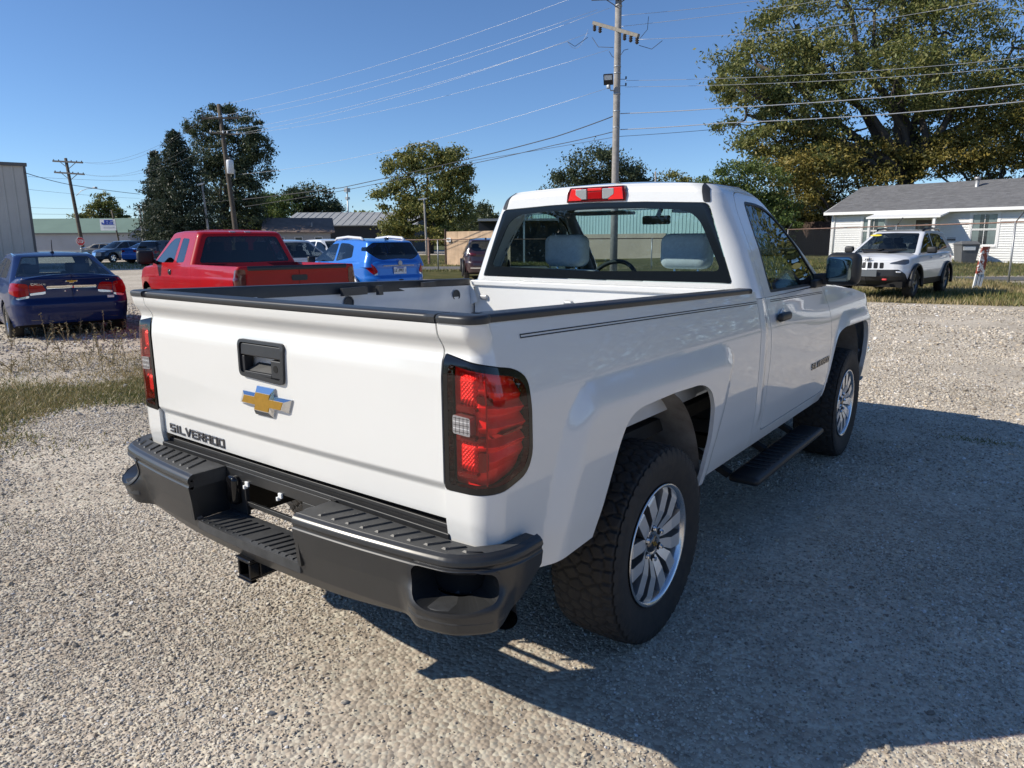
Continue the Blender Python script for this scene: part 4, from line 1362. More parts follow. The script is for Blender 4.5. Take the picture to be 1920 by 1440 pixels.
        # frame band lies along the edge, the pane inside it
        if kind == 'side':
            for mir in (False, True):
                po = emit(clip(wn_, d2), nm, frames, root, fl=.006, lift=.001, mirror=mir)
                emit(clip(wn_, -d2), 'pane', gm, po if po else root, mirror=mir)
        else:
            po = emit(clip(wn_, d2), nm, frames, root, fl=.006, lift=.001, both=True)
            emit(clip(wn_, -d2), 'pane', gm, po if po else root, both=True)
    emit(H, 'roof', G.get('paint', paint), root, fl=.02, both=True)
    # inside and underneath
    b = MB(); b.box((-W_ + .12, .25, .28), (W_ - .12, S['len'] - .25, .42)); b.obj('floor_pan', 'dark_void', root)
    y0, y1 = G['yr'][0][1] + .35, G['yf'][0][1] - .2
    b = MB(); b.box((-W_ + .14, max(.35, G['yr'][0][1]), .42), (W_ - .14, S['len'] * .78, G['zb'] - .12)); b.obj('cabin_floor', 'interior_dark', root)
    if S.get('seats', True):
        zt = G['roof'][len(G['roof']) // 2][1]
        for yy in S.get('seat_y', (G['yc'] - .55, G['yc'] + .35)):
            for xx in (-.38, .38):
                b = MB(); b.add(*rbox((xx, yy, zt - .62), (.22, .08, .28), .07, 3)); b.add(*rbox((xx, yy, zt - .27), (.12, .05, .08), .04, 3)); b.obj('seat', 'interior_grey' if S.get('light_seats') else 'interior_dark', root, smooth=True)
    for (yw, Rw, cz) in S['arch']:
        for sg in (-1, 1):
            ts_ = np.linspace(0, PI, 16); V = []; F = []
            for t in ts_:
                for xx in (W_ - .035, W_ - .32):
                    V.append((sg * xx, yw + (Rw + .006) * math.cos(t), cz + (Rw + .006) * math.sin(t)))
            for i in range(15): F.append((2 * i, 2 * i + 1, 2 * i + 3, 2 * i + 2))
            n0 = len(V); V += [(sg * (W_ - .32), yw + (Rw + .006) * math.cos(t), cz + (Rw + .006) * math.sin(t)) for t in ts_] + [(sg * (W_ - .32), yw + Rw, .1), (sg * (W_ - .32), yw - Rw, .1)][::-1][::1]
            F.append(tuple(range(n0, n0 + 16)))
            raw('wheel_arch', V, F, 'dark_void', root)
            if 'flare' in S:
                b = MB(); pts = [(sg * (W_ + .012), yw + (Rw + .02) * math.cos(t), cz + (Rw + .02) * math.sin(t)) for t in np.linspace(-.25, PI + .25, 24)]; b.tube(pts, .042, 6); b.obj('arch_flare', S['flare'], root, smooth=True)
    for yw in S['wheels']:
        for sg in (-1, 1):
            bg_wheel(root, S['R'], (sg * (W_ - .125), yw, S['R']), sg < 0, S.get('rimr', .64), S.get('rim', 'alloy'), S.get('spokes', 5))
    return root

def put(root, name, b, m, bev=0, smooth=False):
    return b.obj(name, m, root, bev=bev, smooth=smooth)

# --- dark blue sedan
sedan = dict(paint='blue_paint', len=4.6, out_w=.895, R=.325, nu=170,
    out=[(0, 0), (.70, .02), (.845, .22), (.895, .85), (.895, 3.3), (.865, 4.0), (.68, 4.45), (0, 4.6)], r=[0, .25, .25, .5, .5, .5, .4, 0],
    sill=[(0, .34), (.4, .30), (.8, .22), (3.6, .22), (4.6, .22)], sh=[(0, 1.075), (.25, 1.07), (.6, 1.02), (1.6, 1.0), (3.3, .96), (3.9, .90), (4.4, .78), (4.6, .66)],
    side=[(0, .06), (.2, .02), (.45, 0), (.75, .012), (.9, .05), (1, .11)], rear=[(.28, .09), (.36, .03), (.50, .0), (.66, .0), (.70, .035), (.74, .065), (.93, .075), (1.02, .03), (1.06, .0), (1.10, .03)],
    front=[(.2, .1), (.4, .0), (.6, .05), (.8, .2)], edge=.02, crown=.055, arch=[(.98, .375, .33), (3.67, .375, .33)], wheels=(.98, 3.67), light_seats=True,
    lines=[('rear', [(0, .70), (.50, .70), (.585, .80), (.60, .99), (.60, 1.3), (0, 1.3)], .04), ('side', [(1.0, .40), (1.02, .8), (1.32, 1.2), (1.9, 1.2), (1.98, .40)], .05)],
    feat=[('rear', [(.36, .862), (.60, .835), (.60, .975), (.42, .985)], .03, 'tail_light', 'red_lamp', .006, False), ('rear', [(.61, .80), (.80, .775), (1.02, .845), (1.10, .99), (.90, 1.0), (.61, .985)], .04, 'tail_light', 'red_lamp', .006, False),
          ('rear', [(.38, .815), (.60, .80), (.60, .832), (.37, .858)], .01, 'reverse_lamp', 'clear_lamp', .004, False), ('rear', [(.61, .765), (.80, .735), (.93, .775), (.80, .772), (.61, .797)], .01, 'reverse_lamp', 'clear_lamp', .004, False),
          ('rear', [(-.1, .905), (.365, .895), (.355, .945), (-.1, .952)], .005, 'chrome_strip', 'chrome', .008, True), ('rear', [(-.1, .385), (.62, .395), (.64, .412), (-.1, .402)], .004, 'bumper_trim', 'dark_chrome', .003, True)],
    gh=dict(w=[(0, .83), (.2, .80), (1, .60)], yr=[(0, .20), (1, 1.42)], yf=[(0, 3.62), (1, 2.55)], zb=.92, yc=1.95, roof=[(.2, 1.38), (1.2, 1.40), (1.6, 1.432), (2.1, 1.445), (2.6, 1.43), (3.6, 1.40)], crown=.028, bow=.12, rr=.09, fw=.018,
        win=[('rear', [(0, 1.405), (.50, 1.395), (.70, 1.085), (0, 1.075), (-.70, 1.085), (-.50, 1.395)], .03, 'rear_window', 'car_glass'), ('side', [(1.08, 1.055), (1.42, 1.32), (1.60, 1.345), (1.93, 1.365), (1.93, 1.035)], .04, 'side_window', 'tint_glass'),
             ('side', [(1.99, 1.035), (1.99, 1.365), (2.4, 1.36), (2.75, 1.26), (3.2, 1.0)], .04, 'side_window', 'tint_glass'), ('front', [(0, 1.39), (.48, 1.38), (.70, 1.02), (-.70, 1.02), (-.48, 1.38)], .03, 'windshield', 'car_glass')]))
cz = car('parked_car', 'dark blue sedan with black roof antenna at the left edge', 'car', (-10.761, 3.595, -.075), -77.5, sedan, 'cars parked in the row behind the white pickup')
b = MB(); b.add([(x * .52, .028, 1.015 + z * .55) for x, z in BT], [tuple(range(12))]); put(cz, 'badge', b, 'gold_badge')
b = MB(); b.add([(x * .60, .031, 1.015 + z * .66) for x, z in BT], [tuple(range(12))]); put(cz, 'badge', b, 'chrome')
b = MB(); b.add(*rbox((0, 1.66, 1.462), (.025, .07, .018), .015, 3)); b.tube([(0, 1.63, 1.46), (0, 1.56, 1.68)], [.009, .005], 6); put(cz, 'antenna', b, 'gloss_black')
let, wd = stroke_letters('CRUZE', .030, .028, .012, .006)
for ch_, bars in let:
    b = MB()
    for q in bars: b.prism([(-.56 + x, .965 + z) for x, z in q], lambda x, z: (x, .068, z), lambda x, z: (x, .058, z))
    put(cz, 'letter', b, 'chrome')
let, wd = stroke_letters('LT', .022, .026, .010, .005)
for ch_, bars in let:
    b = MB()
    for q in bars: b.prism([(.50 + x, 1.015 + z) for x, z in q], lambda x, z: (x, .055, z), lambda x, z: (x, .04, z))
    put(cz, 'letter', b, 'chrome')
b = MB(); b.box((.50, .055, .715), (.60, .09, .755)); put(cz, 'bumper_sticker', b, 'label_white')
for x in (-.10, .07):
    b = MB(); b.add(*rbox((x, .078, .855), (.012, .006, .012), .005, 2)); put(cz, 'plate_screw', b, 'chrome')
for sg in (-1, 1):
    b = MB(); b.tube([(sg * .575, 1.45, 1.405), (sg * .585, 1.9, 1.44), (sg * .58, 2.5, 1.43)], .012, 6); put(cz, 'roof_trim', b, 'chrome')
    b = MB(); b.add(*rbox((sg * .98, 3.0, 1.0), (.10, .06, .07), .04, 3)); put(cz, 'wing_mirror', b, 'blue_paint', smooth=True)

# --- red extended cab pickup
redp = dict(paint='red_paint', len=5.78, out_w=.96, R=.375, nu=200,
    out=[(0, 0), (.80, 0), (.955, .02), (.965, .5), (.965, 5.0), (.90, 5.5), (0, 5.75)], r=[0, .01, .09, .1, .3, .3, 0],
    sill=[(0, .60), (1.0, .58), (2.0, .50), (4.3, .50), (5.2, .55), (5.78, .5)], sh=[(0, 1.255), (2.05, 1.245), (2.12, 1.24), (4.2, 1.20), (5.0, 1.14), (5.5, 1.05), (5.75, .9)],
    side=[(0, .05), (.12, .02), (.35, -.002), (.55, .0), (.70, -.004), (.74, .006), (.9, .020), (1, .035)], rear=[(.5, .05), (.62, .02), (.70, .0), (1.15, .0), (1.22, -.012), (1.27, -.012)], front=[(.5, .05), (.8, 0), (1.0, .05), (1.2, .2)], edge=.02, crown=.0,
    bed=(.065, 2.04, .50), arch=[(1.18, .47, .40), (4.83, .47, .40)], wheels=(1.18, 4.83), seats=True, rim='alloy',
    lines=[('side', [(3.05, .55), (3.05, 1.5), (4.28, 1.5), (4.28, .55)], .05), ('side', [(2.06, .3), (2.06, 1.5), (2.064, 1.5), (2.064, .3)], 0), ('rear', [(0, .60), (.79, .60), (.79, 1.5), (0, 1.5)], 0), ('side', [(2.45, .56), (2.45, 1.5), (3.02, 1.5), (3.02, .56)], .05)],
    feat=[('rear', [(.815, .96), (1.02, .96), (1.03, 1.06), (1.0, 1.205), (.815, 1.215)], .03, 'tail_light', 'red_lamp_dark', .006, False), ('rear', [(.815, .80), (1.02, .80), (1.02, .952), (.815, .952)], .02, 'turn_lamp', 'amber_lamp', .006, False),
          ('rear', [(-.1, 1.195), (.785, 1.195), (.785, 1.28), (-.1, 1.28)], 0, 'tailgate_cap', 'rail_plastic', .004, True), ('rear', [(-.1, 1.03), (.115, 1.03), (.125, 1.05), (.125, 1.115), (-.1, 1.115)], .012, 'tailgate_handle', 'rail_plastic', .010, True),
          ('side', [(1.7, .40), (1.7, .585), (4.35, .545), (4.35, .40)], 0, 'rocker_trim', 'label_white', .003, False)],
    gh=dict(w=[(0, .935), (.08, .925), (1, .70)], yr=[(0, 2.09), (.9, 2.22), (1, 2.26)], yf=[(0, 4.45), (1, 3.60)], zb=1.17, yc=2.95, roof=[(2.0, 1.765), (2.4, 1.785), (3.1, 1.795), (3.6, 1.775), (4.4, 1.76)], crown=.03, bow=.12, rr=.10, rf=.08, edge=.07, fw=.014,
        win=[('rear', [(0, 1.70), (.60, 1.695), (.78, 1.265), (0, 1.255), (-.78, 1.265), (-.60, 1.695)], .05, 'rear_window', 'tint_glass'), ('side', [(2.53, 1.27), (2.58, 1.66), (2.95, 1.675), (2.95, 1.255)], .05, 'side_window', 'tint_glass'),
             ('side', [(3.09, 1.255), (3.09, 1.68), (3.42, 1.67), (3.62, 1.60), (4.18, 1.24)], .04, 'side_window', 'tint_glass'), ('front', [(0, 1.72), (.62, 1.70), (.84, 1.25), (-.84, 1.25), (-.62, 1.70)], .04, 'windshield', 'car_glass')]))
rp = car('parked_pickup', 'red extended cab pickup with black tailgate handle parked beyond the white truck bed', 'pickup truck', (-7.063, 5.318, -.055), -78.0, redp, 'cars parked in the row behind the white pickup')
for x in (-.16, .10):
    b = MB(); b.add(*rbox((x, 2.245, 1.768), (.05, .03, .012), .01, 2)); put(rp, 'cargo_lamp', b, 'clear_lamp')
b = MB(); b.add(*rbox((-1.13, 4.02, 1.34), (.14, .07, .12), .05, 4)); b.bar((-1.0, 4.05, 1.27), (-.90, 4.05, 1.22), .1, .06); put(rp, 'wing_mirror', b, 'black_plastic', smooth=True)
b = MB(); b.add(*rbox((1.13, 4.02, 1.34), (.14, .07, .12), .05, 4)); b.bar((1.0, 4.05, 1.27), (.90, 4.05, 1.22), .1, .06); put(rp, 'wing_mirror', b, 'black_plastic', smooth=True)
for sg in (-1, 1):
    b = MB(); b.add(*rbox((sg * .958, 3.22, 1.09), (.014, .075, .05), (.01, .04, .035), 4)); put(rp, 'door_handle', b, 'dark_chrome', smooth=True)
    b = MB(); b.add(*rbox((sg * .967, 3.22, 1.09), (.014, .05, .03), (.01, .03, .025), 4)); put(rp, 'door_handle', b, 'black_plastic', smooth=True)
b = MB(); b.add(*rbox((-.845, 2.60, 1.34), (.012, .05, .06), (.008, .04, .05), 4)); put(rp, 'window_sticker', b, 'label_white', smooth=True)
b = MB(); b.add(*rbox((0, -.05, .62), (.92, .09, .11), .05, 4)); put(rp, 'rear_bumper', b, 'chrome', smooth=True)
for k in (0, 1):
    b = MB()
    for q in ([(0, 0), (.018, 0), (.075, .08), (.055, .08)], [(.055, -.02), (.075, -.02), (.075, .09), (.055, .09)]): b.prism([(.22 + k * .12 - y, .86 + z) for y, z in q], lambda y, z: (-.969, y, z), lambda y, z: (-.974, y, z))
    put(rp, 'decal', b, 'label_white')

# --- bright blue crossover
enc = dict(paint='bright_blue_paint', len=4.28, out_w=.885, R=.345, nu=170,
    out=[(0, 0), (.60, .03), (.80, .25), (.885, .85), (.885, 3.2), (.84, 3.85), (.62, 4.15), (0, 4.28)], r=[0, .3, .3, .5, .5, .4, .4, 0],
    sill=[(0, .36), (.8, .30), (3.6, .28), (4.28, .25)], sh=[(0, 1.12), (.35, 1.17), (1.0, 1.13), (2.2, 1.06), (3.1, 1.02), (3.7, .96), (4.1, .86), (4.28, .75)],
    side=[(0, .05), (.2, .02), (.45, .0), (.75, .005), (.9, .03), (1, .09)], rear=[(.3, .10), (.42, .02), (.60, -.01), (.72, .0), (.78, .05), (.95, .065), (1.05, .06), (1.13, .10), (1.2, .14)], front=[(.25, .1), (.5, 0), (.8, .08), (1.0, .3)], edge=.03, crown=.05,
    arch=[(.86, .40, .36), (3.42, .40, .36)], wheels=(.86, 3.42), flare='galvanised',
    lines=[('rear', [(0, .62), (.45, .62), (.545, .80), (.62, 1.08), (.66, 1.3), (0, 1.3)], .05), ('side', [(1.2, .42), (1.3, 1.3), (2.05, 1.3), (2.05, .42)], .06), ('side', [(2.08, .42), (2.08, 1.3), (3.15, 1.3), (3.15, .42)], .06)],
    feat=[('rear', [(.58, .865), (.70, .80), (.86, .93), (1.06, 1.075), (1.02, 1.12), (.84, 1.11), (.66, .99)], .05, 'tail_light', 'red_lamp', .010, False), ('rear', [(.595, .80), (.685, .79), (.70, .798), (.585, .86)], .02, 'reverse_lamp', 'clear_lamp', .008, False),
          ('rear', [(-.1, 1.00), (.43, .992), (.43, 1.018), (-.1, 1.025)], .004, 'chrome_strip', 'galvanised', .012, True), ('rear', [(-.1, .66), (.07, .66), (.07, .69), (-.1, .69)], .005, 'hatch_handle', 'ink_black', .003, True)],
    gh=dict(w=[(0, .83), (.2, .80), (1, .60)], yr=[(0, .16), (.5, .22), (1, .40)], yf=[(0, 3.30), (1, 2.15)], zb=.98, yc=1.45, roof=[(.2, 1.55), (.5, 1.585), (1.0, 1.615), (1.6, 1.625), (2.2, 1.60), (3.3, 1.57)], crown=.028, bow=.12, rr=.16, fw=.012,
        win=[('rear', [(0, 1.555), (.52, 1.545), (.72, 1.40), (.66, 1.28), (.48, 1.155), (0, 1.135), (-.48, 1.155), (-.66, 1.28), (-.72, 1.40), (-.52, 1.545)], [0, .03, .03, .05, .1, .1, .1, .05, .03, .03], 'rear_window', 'tint_glass'), ('side', [(.98, 1.20), (1.05, 1.47), (1.35, 1.53), (1.78, 1.545), (1.78, 1.10)], .05, 'side_window', 'tint_glass'),
             ('side', [(1.88, 1.095), (1.88, 1.54), (2.25, 1.51), (2.6, 1.36), (3.02, 1.075)], .05, 'side_window', 'tint_glass'), ('front', [(0, 1.56), (.48, 1.55), (.72, 1.08), (-.72, 1.08), (-.48, 1.55)], .04, 'windshield', 'car_glass')]))
en = car('parked_car', 'bright blue crossover with roof rails parked beside the red pickup', 'car', (-10.466, 10.706, -.045), -77.0, enc, 'cars parked in the row behind the white pickup')
for sg in (-1, 1):
    b = MB(); b.tube([(sg * .56, .72, 1.60), (sg * .57, .85, 1.655), (sg * .575, 1.5, 1.685), (sg * .57, 2.1, 1.655), (sg * .55, 2.25, 1.60)], [.03, .035, .035, .032, .025], 8); put(en, 'roof_rail', b, 'porcelain_light', smooth=True)
    b = MB(); b.add(*rbox((sg * .99, 2.80, 1.13), (.10, .06, .08), .04, 3)); put(en, 'wing_mirror', b, 'black_plastic', smooth=True)
    b = MB(); b.add(*rbox((sg * .885, 1.38, 1.0), (.02, .09, .02), .015, 3)); put(en, 'door_handle', b, 'chrome', smooth=True)
b = MB(); b.add(*rbox((0, .62, 1.64), (.03, .07, .03), .02, 3)); put(en, 'antenna', b, 'gloss_black', smooth=True)
b = MB(); b.lathe([(.0001, .0), (.05, .0), (.06, .01)], 20, lambda x, y, h: (.02 + x, .038 + h, 1.07 + y)); put(en, 'badge', b, 'galvanised')
b = MB(); b.box((-.17, .03, .815), (.17, .045, .98)); pl_ = put(en, 'licence_plate', b, 'plate_white')
let, wd = stroke_letters('LK 2997 1', .026, .062, .011, .009)
for ch_, bars in let:
    if not bars: continue
    b = MB()
    for q in bars: b.prism([(-.148 + x * .97, .862 + z) for x, z in q], lambda x, z: (x, .031, z), lambda x, z: (x, .027, z))
    b.obj('letter', 'ink_black', pl_)
b = MB(); b.box((-.10, .027, .945), (.10, .031, .965)); b.obj('letter', 'ink_blue', pl_)

# --- dark maroon crossover, mostly behind the cab
mar = dict(enc); mar.update(paint='maroon_paint', flare='black_plastic', lines=enc['lines'][1:], nu=130,
    feat=[('rear', [(.40, .99), (.70, 1.0), (1.02, 1.06), (1.0, 1.12), (.70, 1.10), (.40, 1.06)], .03, 'tail_light', 'red_lamp_dark', .008, False), ('rear', [(-.1, .50), (.66, .50), (.66, .545), (-.1, .545)], .005, 'bumper_trim', 'chrome', .008, True)])
mr_ = car('parked_car', 'dark maroon crossover parked half hidden behind the white cab', 'car', (-15.33, 19.92, -.03), -43, mar, 'cars parked beyond the white pickup')
b = MB(); b.add(*rbox((0, .70, 1.63), (.03, .08, .03), .02, 3)); put(mr_, 'antenna', b, 'gloss_black', smooth=True)

# --- white crossover facing the camera on the right
jp = dict(paint='suv_white', len=4.62, out_w=.915, R=.36, nu=190,
    out=[(0, 0), (.66, .04), (.85, .28), (.915, .9), (.915, 3.6), (.875, 4.15), (.70, 4.42), (0, 4.60)], r=[0, .3, .3, .5, .4, .3, .35, 0],
    sill=[(0, .38), (.8, .32), (3.8, .32), (4.6, .34)], sh=[(0, 1.08), (.4, 1.14), (2.0, 1.10), (3.0, 1.08), (3.55, 1.06), (4.0, 1.02), (4.35, .97), (4.60, .92)],
    side=[(0, .05), (.2, .02), (.45, 0), (.75, .01), (.9, .04), (1, .10)], rear=[(.3, .08), (.5, 0), (.8, .04), (1.1, .10)], front=[(.34, .16), (.44, .05), (.55, .0), (.70, .02), (.72, .035), (.92, .055), (.97, .11)], edge=.05, crown=.09,
    arch=[(1.03, .425, .37), (3.72, .425, .37)], wheels=(1.03, 3.72), flare='black_plastic', rim='alloy_pocket',
    lines=[('side', [(2.40, .45), (2.40, 1.3), (3.30, 1.3), (3.24, .45)], .05), ('side', [(1.45, .45), (1.55, 1.3), (2.37, 1.3), (2.37, .45)], .06)],
    feat=[('front', [(.50, .85), (.90, .83), (1.03, .86), (1.06, .955), (.90, .955), (.55, .885)], .02, 'headlight', 'head_lamp', .004, False),
          ('front', [(-.1, .33), (-.1, .705), (.74, .715), (.92, .60), (.99, .50), (1.2, .33)], .02, 'front_bumper', 'black_plastic', .004, True),
          ('side', [(.3, .2), (.3, .46), (1.4, .46), (3.3, .46), (4.2, .46), (4.2, .2)], .01, 'side_cladding', 'black_plastic', .004, False)] +
         [('front', [(.03 + k * .135, .735), (.128 + k * .135 - .003 * k, .735), (.128 + k * .135 - .003 * k, .885 - .004 * k), (.03 + k * .135, .89 - .004 * k)], .02, 'grille_slot', 'ink_black', -.012, False) for k in range(3)],
    gh=dict(w=[(0, .85), (.2, .82), (1, .62)], yr=[(0, .10), (.5, .30), (1, .62)], yf=[(0, 3.62), (1, 2.35)], zb=.98, yc=1.6, roof=[(.2, 1.60), (.7, 1.63), (1.2, 1.66), (1.8, 1.665), (2.3, 1.64), (3.6, 1.60)], crown=.03, bow=.14, rr=.12, rf=.09, fw=.014,
        win=[('rear', [(0, 1.55), (.5, 1.54), (.66, 1.16), (-.66, 1.16), (-.5, 1.54)], .04, 'rear_window', 'tint_glass'), ('side', [(.72, 1.20), (.95, 1.50), (1.3, 1.565), (2.02, 1.595), (2.02, 1.12)], .06, 'side_window', 'tint_glass'),
             ('side', [(2.09, 1.12), (2.09, 1.595), (2.45, 1.55), (2.85, 1.34), (3.25, 1.09)], .05, 'side_window', 'tint_glass'), ('front', [(0, 1.605), (.535, 1.59), (.735, 1.09), (0, 1.07), (-.735, 1.09), (-.535, 1.59)], .03, 'windshield', 'car_glass')]))
je = car('parked_car', 'white crossover with black hood patch parked facing the camera by the chain link fence', 'car', (-1.162, 22.748, .06), 187.5, jp)
b = MB(); b.add([(-.34, 4.30, 1.078), (.34, 4.30, 1.078), (.50, 3.62, 1.165), (.25, 3.60, 1.17), (-.25, 3.60, 1.17), (-.50, 3.62, 1.165)], [(0, 1, 2, 3, 4, 5)])
hpch = gridp(np.linspace(0, 1, 8), np.linspace(0, 1, 8), lambda U: np.stack([U[:, 0] * (.30 + .26 * U[:, 1]), 4.02 - .62 * U[:, 1], 1.122 + .050 * U[:, 1] - .02 * (U[:, 0] * (.30 + .26 * U[:, 1])) ** 2], 1))
emit(hpch, 'hood_patch', 'ink_black', je, fl=.03, lift=.004, both=True)
let, wd = stroke_letters('JEEP', .034, .040, .012, .009)
for ch_, bars in let:
    b = MB()
    for q in bars: b.prism([(wd / 2 - x, .935 + z) for x, z in q], lambda x, z: (x, 4.55 - (z - .935) * .9, z), lambda x, z: (x, 4.56 - (z - .935) * .9, z))
    put(je, 'letter', b, 'ink_black')
b = MB(); b.box((-.26, 4.585, .54), (.16, 4.60, .70)); put(je, 'plate_holder', b, 'interior_grey', bev=.004)
b = MB(); b.box((.155, 4.60, .655), (.185, 4.605, .69)); put(je, 'sticker', b, 'label_white')
for sg in (-1, 1):
    b = MB(); b.add(*rbox((sg * .44, 4.545, .475), (.055, .03, .022), .015, 3)); put(je, 'tow_hook', b, 'stop_red', smooth=True)
    b = MB(); b.add(*rbox((sg * .70, 4.40, .655), (.06, .03, .02), .015, 3)); put(je, 'fog_lamp', b, 'clear_lamp', smooth=True)
    b = MB(); b.add(*rbox((sg * 1.01, 2.98, 1.17), (.115, .07, .085), .045, 4)); put(je, 'wing_mirror', b, 'black_plastic', smooth=True)
    b = MB(); b.tube([(sg * .58, .85, 1.64), (sg * .59, 1.0, 1.69), (sg * .595, 1.6, 1.72), (sg * .58, 2.2, 1.69), (sg * .56, 2.32, 1.645)], [.02, .03, .03, .03, .02], 8); put(je, 'roof_rail', b, 'gloss_black', smooth=True)
    b = MB(); b.add(*rbox((sg * .915, 2.55, .98), (.02, .08, .018), .012, 3)); b.add(*rbox((sg * .915, 1.65, 1.0), (.02, .08, .018), .012, 3)); put(je, 'door_handle', b, 'suv_white', smooth=True)
V = []
for x in np.linspace(-1, 1, 16):
    pass
b = MB(); n = 20
P_ = [(.40 + .145 * math.cos(2 * PI * k / n), 1.545 + .022 * math.sin(2 * PI * k / n)) for k in range(n)]
b.prism(P_, lambda x, z: (x, 2.83 - (z - 1.545) * 1.9, z), lambda x, z: (x, 2.86 - (z - 1.545) * 1.9, z)); put(je, 'window_tag', b, 'yellow_tag')

# --- cars far off on the left and behind the red pickup
suv = dict(enc); suv.update(nu=110, lines=[], flare='black_plastic', paint='grey_blue_paint', feat=[('front', [(.45, .80), (.85, .82), (.85, .90), (.45, .88)], .02, 'headlight', 'clear_lamp', .004, False), ('front', [(-.1, .50), (.5, .50), (.5, .78), (-.1, .78)], .03, 'grille', 'chrome', .006, True)])
car('parked_car', 'dark blue grey SUV seen side on at the far left before the green roofed building', 'car', (-57.4, 27.2, .0), 165, suv, 'cars parked far off on the left')
bl2 = dict(sedan); bl2.update(nu=110, lines=[], paint='bright_blue_paint', feat=sedan['feat'][:2])
car('parked_car', 'bright blue sedan far off between the grey SUV and the black truck', 'car', (-50.6, 22.9, .0), -20, bl2, 'cars parked far off on the left')
bk = dict(enc); bk.update(nu=110, lines=[], paint='black_paint', flare='black_plastic', feat=enc['feat'][:1] + [('rear', [(-.1, .42), (.7, .42), (.7, .56), (-.1, .56)], .02, 'bumper_trim', 'chrome', .01, True)])
car('parked_car', 'black SUV far off just left of the red pickup', 'car', (-43.4, 20.6, .0), -25, bk, 'cars parked far off on the left')
dk = dict(sedan); dk.update(nu=110, lines=[], paint='black_paint', feat=[])
car('parked_car', 'low dark car far off beneath the stop sign', 'car', (-66.2, 26.4, .0), 60, dk, 'cars parked far off on the left')
sv = dict(enc); sv.update(nu=110, lines=[], paint='silver_paint', flare='silver_paint', feat=[])
car('parked_car', 'silver vehicle half hidden between the red pickup and the blue crossover', 'car', (-20.2, 13.6, -.05), 100, sv, 'cars parked in the row behind the white pickup')
wt = dict(enc); wt.update(nu=110, lines=[], paint='suv_white', flare='black_plastic', feat=[])
car('parked_car', 'white SUV roof seen over the hood of the silver vehicle', 'car', (-25.6, 19.6, -.02), 100, wt, 'cars parked in the row behind the white pickup')
# ================================================================ setting
CAM = np.array([2.0776, -1.37533, 1.56217])
_y, _p, _r, _f = -0.651886949, 0.200926575, -0.00646598771, 1332.397
_F = np.array([math.sin(_y) * math.cos(_p), math.cos(_y) * math.cos(_p), -math.sin(_p)])
_R0 = np.array([math.cos(_y), -math.sin(_y), 0.])
_U0 = np.cross(_R0, _F)
_R = math.cos(_r) * _R0 + math.sin(_r) * _U0
_U = -math.sin(_r) * _R0 + math.cos(_r) * _U0
RH = np.array([math.cos(_y), -math.sin(_y)])            # level direction across the view
FH = np.array([math.sin(_y), math.cos(_y)])             # level direction away from the camera
def at(u, v, dep):
    """surveyed point: photograph position and distance -> place in the world"""
    return CAM + dep * (_F + _R * (u - 960) / _f - _U * (v - 720) / _f)
def pl(a, b, z=0.):
    """a metres to the right, b metres ahead of where the photographer stands"""
    q = CAM[:2] + a * RH + b * FH
    return (q[0], q[1], z)

